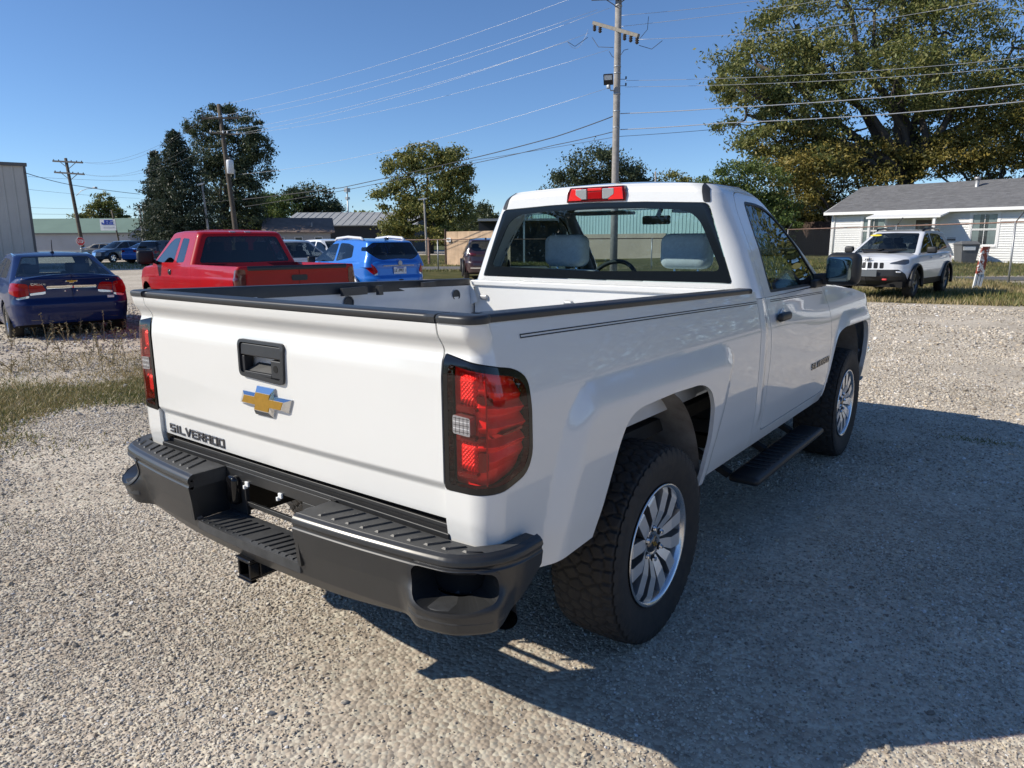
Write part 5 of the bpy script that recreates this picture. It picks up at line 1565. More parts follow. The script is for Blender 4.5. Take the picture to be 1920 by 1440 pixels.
# ---- ground
def gravel_mat():
    m = bpy.data.materials.new('gravel'); m.use_nodes = True
    t = m.node_tree; N = t.nodes; Lk = t.links
    b = N['Principled BSDF']; b.inputs['Roughness'].default_value = .9; b.inputs['Specular IOR Level'].default_value = .25
    tc = N.new('ShaderNodeTexCoord')
    v = N.new('ShaderNodeTexVoronoi'); v.inputs['Scale'].default_value = 58
    v2 = N.new('ShaderNodeTexVoronoi'); v2.inputs['Scale'].default_value = 19
    n1 = N.new('ShaderNodeTexNoise'); n1.inputs['Scale'].default_value = .55; n1.inputs['Detail'].default_value = 6
    n2 = N.new('ShaderNodeTexNoise'); n2.inputs['Scale'].default_value = 6; n2.inputs['Detail'].default_value = 8
    for k in (v, v2, n1, n2): Lk.new(tc.outputs['Object'], k.inputs['Vector'])
    sep = N.new('ShaderNodeSeparateColor'); Lk.new(v.outputs['Color'], sep.inputs[0])
    r = N.new('ShaderNodeValToRGB'); e = r.color_ramp.elements
    e[0].position = 0; e[0].color = (0.356, 0.296, 0.236, 1); e[1].position = 1; e[1].color = (0.850, 0.824, 0.672, 1)
    k = e.new(.45); k.color = (0.640, 0.549, 0.436, 1)
    Lk.new(sep.outputs[0], r.inputs['Fac'])
    dirt = N.new('ShaderNodeValToRGB'); e = dirt.color_ramp.elements
    e[0].position = .36; e[0].color = (0.384, 0.317, 0.243, 1); e[1].position = .68; e[1].color = (0.741, 0.648, 0.528, 1)
    Lk.new(n1.outputs['Fac'], dirt.inputs['Fac'])
    mx = N.new('ShaderNodeMix'); mx.data_type = 'RGBA'; mx.inputs[0].default_value = .50
    Lk.new(r.outputs['Color'], mx.inputs[6]); Lk.new(dirt.outputs['Color'], mx.inputs[7])
    mp = N.new('ShaderNodeMapRange'); mp.inputs[1].default_value = .3; mp.inputs[2].default_value = .75; mp.inputs[3].default_value = .78; mp.inputs[4].default_value = 1.08
    Lk.new(n2.outputs['Fac'], mp.inputs[0])
    ml = N.new('ShaderNodeMix'); ml.data_type = 'RGBA'; ml.blend_type = 'MULTIPLY'; ml.inputs[0].default_value = 1
    Lk.new(mx.outputs[2], ml.inputs[6]); Lk.new(mp.outputs[0], ml.inputs[7])
    Lk.new(ml.outputs[2], b.inputs['Base Color'])
    ad = N.new('ShaderNodeMath'); ad.operation = 'ADD'; Lk.new(v.outputs['Distance'], ad.inputs[0]); Lk.new(v2.outputs['Distance'], ad.inputs[1])
    bp = N.new('ShaderNodeBump'); bp.inputs['Strength'].default_value = .55; bp.inputs['Distance'].default_value = .010; bp.invert = True
    Lk.new(ad.outputs[0], bp.inputs['Height']); Lk.new(bp.outputs['Normal'], b.inputs['Normal'])
    M['gravel'] = m
    # loose stones: colour differs stone by stone
    m = bpy.data.materials.new('stone'); m.use_nodes = True
    t = m.node_tree; N = t.nodes; Lk = t.links
    b = N['Principled BSDF']; b.inputs['Roughness'].default_value = .85; b.inputs['Specular IOR Level'].default_value = .3
    oi = N.new('ShaderNodeObjectInfo')
    r = N.new('ShaderNodeValToRGB'); e = r.color_ramp.elements
    e[0].position = 0; e[0].color = (0.285, 0.232, 0.185, 1); e[1].position = 1; e[1].color = (0.850, 0.850, 0.850, 1)
    for p_, c in ((.12, (.39, .34, .275)), (.4, (.59, .525, .43)), (.62, (.67, .615, .53)), (.82, (.76, .69, .575)), (.92, (.66, .54, .38))): e.new(p_).color = (*c, 1)
    Lk.new(oi.outputs['Random'], r.inputs['Fac'])
    nl = N.new('ShaderNodeTexNoise'); nl.inputs['Scale'].default_value = .9; nl.inputs['Detail'].default_value = 5; Lk.new(oi.outputs['Location'], nl.inputs['Vector'])
    ml2 = N.new('ShaderNodeMapRange'); ml2.inputs[1].default_value = .3; ml2.inputs[2].default_value = .7; ml2.inputs[3].default_value = .72; ml2.inputs[4].default_value = 1.12; Lk.new(nl.outputs['Fac'], ml2.inputs[0])
    tc = N.new('ShaderNodeTexCoord'); n = N.new('ShaderNodeTexNoise'); n.inputs['Scale'].default_value = 2.2; n.inputs['Detail'].default_value = 5
    Lk.new(tc.outputs['Object'], n.inputs['Vector'])
    mp = N.new('ShaderNodeMapRange'); mp.inputs[1].default_value = .3; mp.inputs[2].default_value = .7; mp.inputs[3].default_value = .75; mp.inputs[4].default_value = 1.1
    Lk.new(n.outputs['Fac'], mp.inputs[0])
    mm = N.new('ShaderNodeMath'); mm.operation = 'MULTIPLY'; Lk.new(mp.outputs[0], mm.inputs[0]); Lk.new(ml2.outputs[0], mm.inputs[1]); mp = mm
    ml = N.new('ShaderNodeMix'); ml.data_type = 'RGBA'; ml.blend_type = 'MULTIPLY'; ml.inputs[0].default_value = 1
    Lk.new(r.outputs['Color'], ml.inputs[6]); Lk.new(mp.outputs[0], ml.inputs[7]); Lk.new(ml.outputs[2], b.inputs['Base Color'])
    M['stone'] = m
gravel_mat()
def soil_mat(name, a, b_, c):
    m = bpy.data.materials.new(name); m.use_nodes = True
    t = m.node_tree; N = t.nodes; Lk = t.links
    b = N['Principled BSDF']; b.inputs['Roughness'].default_value = .95; b.inputs['Specular IOR Level'].default_value = .1
    tc = N.new('ShaderNodeTexCoord'); n = N.new('ShaderNodeTexNoise'); n.inputs['Scale'].default_value = 1.3; n.inputs['Detail'].default_value = 9; n.inputs['Roughness'].default_value = .7
    Lk.new(tc.outputs['Object'], n.inputs['Vector'])
    r = N.new('ShaderNodeValToRGB'); e = r.color_ramp.elements
    e[0].position = .32; e[0].color = (*a, 1); e[1].position = .70; e[1].color = (*c, 1); e.new(.5).color = (*b_, 1)
    Lk.new(n.outputs['Fac'], r.inputs['Fac']); Lk.new(r.outputs['Color'], b.inputs['Base Color'])
    bp = N.new('ShaderNodeBump'); bp.inputs['Strength'].default_value = .8; bp.inputs['Distance'].default_value = .03
    n2 = N.new('ShaderNodeTexNoise'); n2.inputs['Scale'].default_value = 25; n2.inputs['Detail'].default_value = 5
    Lk.new(tc.outputs['Object'], n2.inputs['Vector']); Lk.new(n2.outputs['Fac'], bp.inputs['Height']); Lk.new(bp.outputs['Normal'], b.inputs['Normal'])
    M[name] = m
soil_mat('turf', (.055, .06, .022), (.095, .095, .034), (.19, .155, .07))
soil_mat('far_field', (.06, .075, .03), (.10, .11, .045), (.17, .15, .07))
raw('ground', [(-3000, -3000, 0), (3000, -3000, 0), (3000, 3000, 0), (-3000, 3000, 0)], [(0, 1, 2, 3)], 'gravel')['kind'] = 'structure'

def wavy(pts, amp=.35, step=.5, seed=1):
    r2 = np.random.default_rng(seed); out = []
    for i in range(len(pts)):
        a = np.array(pts[i], float); b = np.array(pts[(i + 1) % len(pts)], float)
        n = max(1, int(np.linalg.norm(b - a) / step))
        for k in range(n):
            out.append(a + (b - a) * k / n + r2.normal(0, amp, 2) * .5)
    return [tuple(p) for p in out]
VERGE = [(14, 19.6), (7, 19.2), (1.5, 18.5), (-1.7, 17.9), (-4.2, 19.5), (-6.5, 24), (-9.5, 33), (-10.2, 37.0), (-19.3, 27.9), (-24, 23.4), (-24.8, 25), (-19.6, 29.2), (-10.0, 40.6), (1.0, 27.2), (9, 17.6 + 4.2), (16, 21.5)]
vg = wavy(VERGE, .35, .6, 4)
raw('verge', [(x, y, .006) for x, y in vg], [tuple(range(len(vg)))], 'turf')['kind'] = 'structure'
# lawn beyond the fence rises gently to the house
A = np.linspace(-14, 60, 40); Bv = np.linspace(29.0, 75, 24)
V = []; F = []
def lawn_z(a, b): return .012 + .40 * float(smooth01((b - 30) / 8.)) * float(smooth01((a - 4) / 12.))
for a in A:
    for b in Bv:
        V.append(pl(a, b, lawn_z(a, b)))
for i in range(len(A) - 1):
    for j in range(len(Bv) - 1): F.append((i * 24 + j, (i + 1) * 24 + j, (i + 1) * 24 + j + 1, i * 24 + j + 1))
raw('lawn', V, F, 'turf', smooth=True)['kind'] = 'structure'
b = MB()
V = [pl(10, 25.6, .018), pl(40, 25.2, .018), pl(40, 27.6, .018), pl(10, 27.9, .018)]
b.add(V, [(0, 1, 2, 3)]); tag(b.obj('path', 'asphalt'), kind='structure')
b = MB(); b.add([pl(-16, 38.0, .018), pl(2, 38.0, .018), pl(2, 41.5, .05), pl(-16, 41.5, .05)], [(0, 1, 2, 3)]); tag(b.obj('road', 'asphalt'), kind='structure')
b = MB(); b.add([pl(-400, 110, .02), pl(400, 110, .02), pl(500, 900, .03), pl(-500, 900, .03)], [(0, 1, 2, 3)]); tag(b.obj('field', 'far_field'), kind='structure')

# ---- house on the right
def build_house():
    P0 = (-8.62, 43.02); ang = math.atan2(-.207, .978)
    h = thing('house', 'white clapboard house with grey shingle roof behind the white crossover', 'house', (P0[0], P0[1], .38), ang)
    L = 19.0; D = 8.2; E = 2.50; RZ = 4.00
    b = MB(); b.box((0.02, .02, -.5), (L, D, E))
    b.add([(0.02, .02, E), (.02, D, E), (.02, D / 2, RZ - .1)], [(0, 1, 2)])
    b.obj('wall', 'siding_white', h)
    # lapped boards: front wall in pieces round the openings, and the gable
    openings = [(1.75, 2.95, .75, 2.28), (7.10, 8.22, .74, 2.28), (4.40, 5.32, -.1, 2.12), (12.2, 13.4, .74, 2.28)]
    b = MB(); z = -.12; row = .118
    while z < E - .05:
        segs = [(0., L)]
        for o0, o1, oz0, oz1 in openings:
            if z + row > oz0 and z < oz1:
                ns = []
                for s0, s1 in segs:
                    if o1 <= s0 or o0 >= s1: ns.append((s0, s1)); continue
                    if o0 > s0: ns.append((s0, o0))
                    if o1 < s1: ns.append((o1, s1))
                segs = ns
        for s0, s1 in segs:
            b.add([(s0, .002, z + row), (s1, .002, z + row), (s1, -.040, z), (s0, -.040, z), (s1, .004, z), (s0, .004, z)], [(0, 3, 2, 1), (3, 5, 4, 2)])
        b.add([(.004, .0, z + row), (.004, D, z + row), (-.018, D, z), (-.018, 0, z)], [(0, 1, 2, 3)])
        z += row
    tag(b.obj('siding', 'siding_white', h), kind='stuff')
    # windows
    def window(x0, x1, z0, z1, mull=True):
        f = MB()
        for lo, hi in (((x0 - .11, -.05, z0 - .11), (x0, .02, z1 + .11)), ((x1, -.05, z0 - .11), (x1 + .11, .02, z1 + .11)), ((x0, -.05, z1), (x1, .02, z1 + .11)), ((x0 - .03, -.07, z0 - .10), (x1 + .03, .02, z0))): f.box(lo, hi)
        fo = f.obj('window', 'trim_white', h, bev=.006)
        zm = (z0 + z1) / 2
        for k, (a0, a1) in enumerate(((z0, zm), (zm, z1))):
            s = MB(); yy = .0 if k == 0 else -.015
            s.box((x0, yy - .02, a0), (x0 + .035, yy + .01, a1)); s.box((x1 - .035, yy - .02, a0), (x1, yy + .01, a1)); s.box((x0, yy - .021, a1 - .04), (x1, yy + .01, a1)); s.box((x0, yy - .021, a0), (x1, yy + .01, a0 + .045))
            s.box(((x0 + x1) / 2 - .012, yy - .018, a0), ((x0 + x1) / 2 + .012, yy + .006, a1))
            s.obj('sash', 'trim_white', fo)
            p_ = MB(); p_.add([(x0, yy, a0), (x1, yy, a0), (x1, yy, a1), (x0, yy, a1)], [(0, 1, 2, 3)]); p_.obj('pane', 'car_glass', fo)
        bk_ = MB(); bk_.box((x0, .015, z0), (x1, .019, z1)); bk_.obj('window_dark', 'interior_dark', fo)
        for c0, c1 in ((x0, x0 + .34), (x1 - .40, x1)):
            cu = MB(); n = 9
            V = []; F = []
            for i in range(n):
                for zz in (z0 + .05, z1): V.append((c0 + (c1 - c0) * i / (n - 1), .008 + .004 * (i % 2), zz))
            for i in range(n - 1): F.append((2 * i, 2 * i + 2, 2 * i + 3, 2 * i + 1))
            cu.add(V, F); cu.obj('curtain', 'curtain', fo)
    for o0, o1, z0, z1 in (openings[0], openings[1], openings[3]): window(o0, o1, z0, z1)
    # door
    d = MB(); d.box((4.40, -.02, -.1), (4.48, .03, 2.12)); d.box((5.24, -.02, -.1), (5.32, .03, 2.12)); d.box((4.40, -.02, 2.04), (5.32, .03, 2.14)); do = d.obj('door', 'trim_white', h)
    d = MB(); d.box((4.48, .0, -.1), (5.24, .03, 2.04)); d.obj('leaf', 'door_dark', do)
    d = MB(); d.box((4.62, -.006, 1.30), (5.10, .0, 1.86)); d.obj('pane', 'house_glass', do)
    d = MB(); d.add(*rbox((5.16, -.03, .95), (.03, .03, .03), .03, 3)); d.obj('handle', 'chrome', do, smooth=True)
    # roof of shingle rows
    sl_ = math.hypot(D / 2 + .45, RZ + .1 - E + .1)
    for side_ in (0, 1):
        ea = Vector((0, -.45, E - .06)) if side_ == 0 else Vector((0, D + .45, E - .06))
        rg_ = Vector((0, D / 2, RZ + .05))
        b = MB(); o_ = Vector((0, 0, .10))
        b.add([(-.28, ea.y, ea.z), (L + .3, ea.y, ea.z), (L + .3, rg_.y, rg_.z), (-.28, rg_.y, rg_.z), (-.28, ea.y, ea.z + .10), (L + .3, ea.y, ea.z + .10), (L + .3, rg_.y, rg_.z + .10), (-.28, rg_.y, rg_.z + .10)], [(3, 2, 1, 0), (4, 5, 6, 7), (0, 1, 5, 4), (3, 0, 4, 7), (1, 2, 6, 5)])
        ro = b.obj('roof', 'shingle', h)
        if side_ == 0:
            nrow = 34; V = []; F = []; mi = []
            up = (rg_ - ea) / nrow; nrm = Vector((0, -(rg_.z - ea.z), rg_.y - ea.y)).normalized()
            if nrm.z < 0: nrm = -nrm
            r2 = random.Random(5)
            for i in range(nrow):
                x = -.30 - r2.random() * .2
                while x < L + .3:
                    wd = r2.uniform(.22, .42)
                    x0, x1 = max(x, -.30), min(x + wd - .006, L + .32)
                    if x1 > x0:
                        p0 = ea + up * i + Vector((0, 0, .10)); p1 = p0 + up * 1.15
                        k = len(V)
                        e = .010 + r2.uniform(0, .006)
                        V += [(x0, *(p0 + nrm * e)[1:]), (x1, *(p0 + nrm * e)[1:]), (x1, *(p1 + nrm * .003)[1:]), (x0, *(p1 + nrm * .003)[1:]), (x0, *p0[1:]), (x1, *p0[1:])]
                        F += [(k, k + 1, k + 2, k + 3), (k + 4, k + 5, k + 1, k)]
                        c = r2.choice([0, 0, 1, 2]); mi += [c, c]
                    x += wd
            s = raw('shingles', V, F, ['shingle', 'shingle_light', 'shingle_dark'], ro)
            s.data.polygons.foreach_set('material_index', mi); s['kind'] = 'stuff'
    for y0 in (-.47, ):
        b = MB(); b.box((-.30, -.50, E - .10), (L + .3, -.44, E + .055)); b.obj('gutter', 'trim_white', h, bev=.01)
    b = MB(); b.box((-.28, -.44, E - .09), (L, 0, E - .065)); b.obj('soffit', 'trim_white', h)
    b = MB(); b.prism([(-.47, E - .1), (D / 2, RZ - .05), (D / 2, RZ + .14), (-.47, E + .05)], lambda y, z: (-.31, y, z), lambda y, z: (-.27, y, z)); b.obj('bargeboard', 'trim_white', h)
    b = MB(); b.tube([(.16, -.44, E - .05), (.16, -.10, E - .25), (.16, -.05, E - .4), (.16, -.05, 0)], .042, 8); b.obj('downspout', 'trim_white', h, smooth=True)
    b = MB(); b.box((-.03, -.03, -.1), (.10, .03, E - .06)); b.obj('corner_board', 'trim_white', h)
    # porch roof on one post
    b = MB(); b.add([(2.55, -1.55, 2.12), (6.15, -1.55, 2.12), (6.15, 0, 2.42), (2.55, 0, 2.42), (2.55, -1.55, 2.20), (6.15, -1.55, 2.20), (6.15, 0, 2.50), (2.55, 0, 2.50)], [(3, 2, 1, 0), (4, 5, 6, 7), (0, 1, 5, 4), (1, 2, 6, 5), (3, 0, 4, 7)])
    po = b.obj('porch_roof', 'trim_white', h)
    for x in (2.7, 5.85):
        b = MB(); b.box((x - .06, -1.48, -.1), (x + .06, -1.36, 2.13)); b.obj('post', 'trim_white', po)
    b = MB(); b.box((2.5, -1.55, -.3), (6.2, 0, -.08)); b.obj('porch_floor', 'white_wall', po)
    b = MB(); b.box((6.05, -.03, .95), (6.45, -.02, 1.12)); b.obj('wall_box', 'ink_black', h)
    b = MB(); b.tube([(6.2, D / 2 - 1.1, RZ - .9), (6.2, D / 2 - 1.1, RZ + .15)], .10, 14); b.tube([(6.2, D / 2 - 1.1, RZ + .12), (6.2, D / 2 - 1.1, RZ + .26)], .15, 14); b.obj('vent_pipe', 'galvanised', h, smooth=True)
build_house()

# ---- metal sided building at the left edge
def build_shed():
    p = at(45, 307, 40.); base = (p[0], p[1], 0)
    s = thing('metal_building', 'beige ribbed metal building at the left edge', 'building', base, math.atan2(RH[1], RH[0]) + .62)
    H = p[2]
    b = MB(); b.box((-14, .05, 0), (-.04, 16, H - .05)); b.obj('wall', 'metal_wall', s)
    for k in range(26):
        x1 = -.03 - k * .50
        b = MB(); pts = [(x1, .04), (x1, -.005), (x1 - .05, -.045), (x1 - .10, -.045), (x1 - .15, -.005), (x1 - .30, -.012), (x1 - .494, -.005), (x1 - .494, .04)]
        b.prism(pts[::-1], lambda x, y: (x, y, 0), lambda x, y: (x, y, H - .12)); b.obj('panel', 'metal_wall', s)
    b = MB(); b.box((-14, -.16, H - .14), (.12, .2, H + .04)); b.obj('eave_trim', 'metal_wall_trim', s, bev=.01)
    b = MB(); b.box((-.08, -.07, 0), (.05, .06, H - .12)); b.obj('corner_trim', 'metal_wall_trim', s)
build_shed()

def gable_building(name, label, a0, a1, b0, b1, ze, zr, wall, roof, axis='x', over=.4, base=0., extra=None):
    """long building parallel to the view plane: a across, b away"""
    cx = pl(a0, b0, base)
    h = thing(name, label, 'building', cx, math.atan2(RH[1], RH[0]))
    L = a1 - a0; D = b1 - b0
    b = MB(); b.box((0, 0, -.2), (L, D, ze - base))
    if axis == 'x':
        b.add([(0, 0, ze - base), (0, D, ze - base), (0, D / 2, zr - base)], [(0, 1, 2)]); b.add([(L, 0, ze - base), (L, D, ze - base), (L, D / 2, zr - base)], [(2, 1, 0)])
    b.obj('wall', wall, h)
    b = MB(); e = ze - base - .05; r_ = zr - base + .05; t = .12
    for y0 in (-over, D + over):
        b.add([(-over, y0, e), (L + over, y0, e), (L + over, D / 2, r_), (-over, D / 2, r_), (-over, y0, e + t), (L + over, y0, e + t), (L + over, D / 2, r_ + t), (-over, D / 2, r_ + t)], [(3, 2, 1, 0), (4, 5, 6, 7), (0, 1, 5, 4), (3, 0, 4, 7), (1, 2, 6, 5)])
    ro = b.obj('roof', roof, h)
    return h, ro
h, ro = gable_building('green_roofed_building', 'long pale building with green metal roof far off on the left', -86, -52.5, 100, 112, 2.75, 4.75, 'white_wall', 'green_roof', over=.3)
b = MB(); b.box((0, -.34, 2.62), (33.8, -.28, 2.80)); b.obj('gutter', 'metal_wall_trim', h)
h, ro = gable_building('shed', 'lower green roofed shed at the right end of the green roofed building', -53.3, -45, 106, 116, 2.2, 4.25, 'white_wall', 'green_roof', over=.3)
b = MB(); b.box((.6, -.03, 0), (4.0, .0, 2.0)); b.obj('door', 'dark_void', h)
h, ro = gable_building('brown_roofed_house', 'low house with brown shingle roof beyond the red pickup', -27.6, -20.6, 82, 90, 2.45, 4.05, 'white_wall', 'brown_roof', over=.5)
h.rotation_euler.z += .28
for x in (1.0, 3.0, 5.2):
    b = MB(); b.box((x, -.05, 1.0), (x + .9, .01, 2.0)); wo = b.obj('window', 'trim_white', h); b = MB(); b.box((x + .08, -.06, 1.08), (x + .82, -.05, 1.92)); b.obj('pane', 'house_glass', wo)
b = MB(); b.tube([(5.0, 1.2, 2.9), (5.0, 1.2, 3.6)], .08, 8); b.obj('vent_pipe', 'galvanised', h)
h, ro = gable_building('metal_roofed_building', 'dark building with pale grey metal roof behind the brown roofed house', -30.0, -12.8, 96, 112, 3.45, 5.30, 'dark_wall', 'grey_metal_roof', over=.5)
for k in range(18):
    b = MB(); x = .2 + k * .95
    b.bar((x, -.5, 3.53), (x, 8, 5.50), .05, .06); b.obj('roof_seam', 'grey_metal_roof', h)
h, ro = gable_building('teal_building', 'pale teal metal building seen through the cab of the white pickup', 1.8, 20.0, 60, 72, 3.65, 3.9, 'teal_wall', 'grey_metal_roof', over=.1)
h.rotation_euler.z = math.atan2(-.2, .98)
for k in range(60):
    b = MB(); b.box((k * .30, -.03, 1.9), (k * .30 + .07, .0, 3.6)); b.obj('panel_rib', 'teal_wall', h)
b = MB(); b.box((0, -.10, -.1), (13.5, -.02, 1.9)); b.obj('lower_wall', 'beige_wall', h)

# ---- timber walls
wf = thing('plywood_wall', 'tan plywood wall with a small white sign behind the maroon crossover', 'wall', pl(-4.05, 45.2), math.atan2(-.2, .98))
for k in range(5):
    b = MB(); b.box((k * 1.22, 0, 0), (k * 1.22 + 1.205, .03, 2.05)); b.obj('panel', 'plywood', wf)
    b = MB(); b.box((k * 1.22, -.03, 1.45), (k * 1.22 + 1.205, -.002, 1.62)); b.obj('rail', 'plywood', wf)
b = MB(); b.box((-.1, -.06, 0), (0.0, .06, 2.2)); b.obj('post', 'fence_wood', wf)
sg_ = thing('sign', 'small white sign nailed to the tan plywood wall', 'sign', pl(-3.95, 44.95, 1.42), math.atan2(-.2, .98))
b = MB(); b.box((-.05, -.02, 0), (.38, 0, .25)); b.obj('board', 'label_white', sg_)
let, wd = stroke_letters('OH', .10, .13, .05, .03)
for ch_, bars in let:
    b = MB()
    for q in bars: b.prism([(.04 + x, .06 + z) for x, z in q], lambda x, z: (x, -.021, z), lambda x, z: (x, -.025, z))
    b.obj('letter', 'ink_black', sg_)
lt = thing('lean_to', 'low dark lean-to roof behind the tan plywood wall', 'shed', pl(-2.2, 48), math.atan2(RH[1], RH[0]))
b = MB(); b.box((0, 0, 2.75), (6, 3, 2.9)); b.obj('roof', 'grey_metal_roof', lt)
b = MB(); b.box((0, 1.5, 0), (6, 3, 2.75)); b.obj('wall', 'dark_wall', lt)
for x in (3.0, 5.9):
    b = MB(); b.box((x, .05, 0), (x + .12, .17, 2.75)); b.obj('post', 'trim_white', lt)
pf = thing('privacy_fence', 'dark brown board fence left of the white house', 'fence', at(1455, 470, 51)[:2].tolist() + [.25], math.atan2(at(1562, 470, 45.5)[1] - at(1455, 470, 51)[1], at(1562, 470, 45.5)[0] - at(1455, 470, 51)[0]))
LL = float(np.linalg.norm((at(1562, 470, 45.5) - at(1455, 470, 51))[:2]))
b = MB(); r2 = random.Random(3); x = 0
while x < LL:
    t = r2.uniform(2.25, 2.36); b.box((x, r2.uniform(-.008, .008), -.3), (x + .138, .02, t)); x += .145
tag(b.obj('boards', 'fence_wood', pf), kind='stuff')
for z in (.4, 1.9):
    b = MB(); b.box((0, .022, z), (LL, .06, z + .09)); b.obj('rail', 'fence_wood', pf)

# ---- chain link fences
def chain_fence(label, p, q, height, posts, lean=0., group=None, rail='rusty_steel', arms=True, mesh_step=.075):
    p = np.array(p[:2]); q = np.array(q[:2]); L = float(np.linalg.norm(q - p))
    f = thing('chain_link_fence', label, 'fence', (p[0], p[1], 0), math.atan2(q[1] - p[1], q[0] - p[0]), group)
    b = MB(); b.tube([(0, 0, height), (L, 0, height)], .024, 8); b.obj('top_rail', rail, f, smooth=True)
    for x in posts:
        b = MB(); b.tube([(x, 0, -.05), (x + lean, 0, height + .02)], .030, 8)
        b.obj('post', 'galvanised', f, smooth=True)
        if arms:
            b = MB(); b.tube([(x + lean, 0, height), (x + lean - .12, -.16, height + .33)], .02, 6); b.obj('post_arm', 'wire_dark', f, smooth=True)
    V = []; F = []
    hh = height - .06; r_ = .0021
    n = int((L + hh) / mesh_step)
    for i in range(n):
        for sgn in (1, -1):
            x0 = i * mesh_step - (hh if sgn > 0 else 0); x1 = x0 + sgn * hh
            z0, z1 = .06, .06 + hh
            if sgn < 0: x0, x1 = i * mesh_step, i * mesh_step - hh
            # clip to the fence length
            def cl(xa, za, xb, zb):
                if xa == xb: return None
                t0, t1 = 0., 1.
                for lim, s in ((0, 1), (L, -1)):
                    fa = (xa - lim) * s; fb = (xb - lim) * s
                    if fa < 0 and fb < 0: return None
                    if fa < 0: t0 = max(t0, fa / (fa - fb))
                    if fb < 0: t1 = min(t1, fa / (fa - fb))
                if t1 <= t0: return None
                return (xa + (xb - xa) * t0, za + (zb - za) * t0, xa + (xb - xa) * t1, za + (zb - za) * t1)
            c = cl(x0, z0, x1, z1)
            if not c: continue
            k = len(V); y = .003 * sgn
            for (x, z) in ((c[0], c[1]), (c[2], c[3])):
                V += [(x - r_, y, z - r_ * sgn), (x + r_, y, z + r_ * sgn), (x, y - r_ * 1.6, z)]
            F += [(k, k + 1, k + 4, k + 3), (k + 1, k + 2, k + 5, k + 4), (k + 2, k, k + 3, k + 5)]
    tag(raw('wire_mesh', V, F, 'galvanised', f), kind='stuff')
    return f
fa = at(1890, 534, 22.8); fb = at(1474, 470, 39.5)
FL = float(np.linalg.norm((fb - fa)[:2]))
fdir = (fb - fa)[:2] / FL
st_ = fa[:2] - fdir * 9.0
chain_fence('chain link fence with rusty top rail in front of the white house', st_, fb, 1.99, [.1, 9.0, 15.6, 9.0 + FL - .1, 4.5], .03)
ma = pl(-9.2, 36); mb_ = pl(13.5, 36)
chain_fence('lower chain link fence running behind the blue crossover', ma, mb_, 1.56, [.1, 2.4, 5.55, 8.7, 12.2, 16.2, 20.2], 0, arms=False)
rp_ = thing('fence_post', 'rusty square post standing in front of the lower chain link fence', 'post', pl(-5.35, 47.0))
b = MB(); b.box((-.06, -.06, 0), (.06, .06, 1.7)); b.obj('shaft', 'rusty_steel', rp_)

# ---- red and white flaking post, bin
q = at(1834, 539, 21.9)
m = mat('flaking_paint', (.80, .80, .78), .7, noise=(9, .1))
t = m.node_tree; nz = t.nodes['Noise Texture']; nz.inputs['Scale'].default_value = 5.5; rr = t.nodes['Color Ramp']; rr.color_ramp.elements[0].position = .50; rr.color_ramp.elements[1].position = .54; rr.color_ramp.elements[0].color = (.26, .055, .03, 1)
op = thing('marker_post', 'leaning white post with flaking red paint by the chain link fence', 'post', (q[0], q[1], 0), math.atan2(RH[1], RH[0]))
k = .09
b = MB(); b.add([(-.12, -.04, .42), (.10, -.04, .42), (.10, .04, .42), (-.12, .04, .42), (-.12 + k, -.04, 1.25), (.10 + k, -.04, 1.25), (.10 + k, .04, 1.25), (-.12 + k, .04, 1.25)], [(3, 2, 1, 0), (4, 5, 6, 7), (0, 1, 5, 4), (1, 2, 6, 5), (2, 3, 7, 6), (3, 0, 4, 7)]); b.obj('plate', 'flaking_paint', op)
for x in (-.15, -.055, .04):
    b = MB(); b.bar((x, 0, -.05), (x + .055, 0, .43), .062, .05, up=(0, 1, 0)); b.obj('leg', 'label_white', op)
b = MB(); b.bar((-.06, .035, -.05), (.0, .035, .45), .20, .01, up=(0, 1, 0)); b.obj('back_plate', 'ink_black', op)
q = at(1808, 498, 35)
bn = thing('wheelie_bin', 'grey wheeled rubbish bin with white label against the white house', 'bin', (q[0], q[1], .18), math.atan2(RH[1], RH[0]) - .1)
b = MB(); b.add([(-.33, -.33, .08), (.33, -.33, .08), (.33, .33, .08), (-.33, .33, .08), (-.42, -.42, .98), (.42, -.42, .98), (.42, .42, .98), (-.42, .42, .98)], [(3, 2, 1, 0), (4, 5, 6, 7), (0, 1, 5, 4), (1, 2, 6, 5), (2, 3, 7, 6), (3, 0, 4, 7)]); b.obj('body', 'bin_grey', bn, bev=.02)
b = MB(); b.box((-.46, -.46, .98), (.46, .46, 1.02)); b.add([(-.45, -.45, 1.02), (.45, -.45, 1.02), (.45, .45, 1.02), (-.45, .45, 1.02), (-.35, -.2, 1.16), (.35, -.2, 1.16), (.35, .4, 1.10), (-.35, .4, 1.10)], [(4, 5, 6, 7), (0, 1, 5, 4), (1, 2, 6, 5), (2, 3, 7, 6), (3, 0, 4, 7)]); b.obj('lid', 'bin_grey', bn, bev=.015)
b = MB(); b.box((-.34, -.425, .72), (.22, -.405, .90)); b.obj('label_plate', 'label_white', bn)
for x in (-.30, .30):
    b = MB(); b.lathe([(.0001, -.04), (.13, -.04), (.13, .04), (.0001, .04)], 18, lambda u, v, h, x=x: (x + h, .34 + u, .13 + v)); b.obj('wheel', 'rubber', bn)

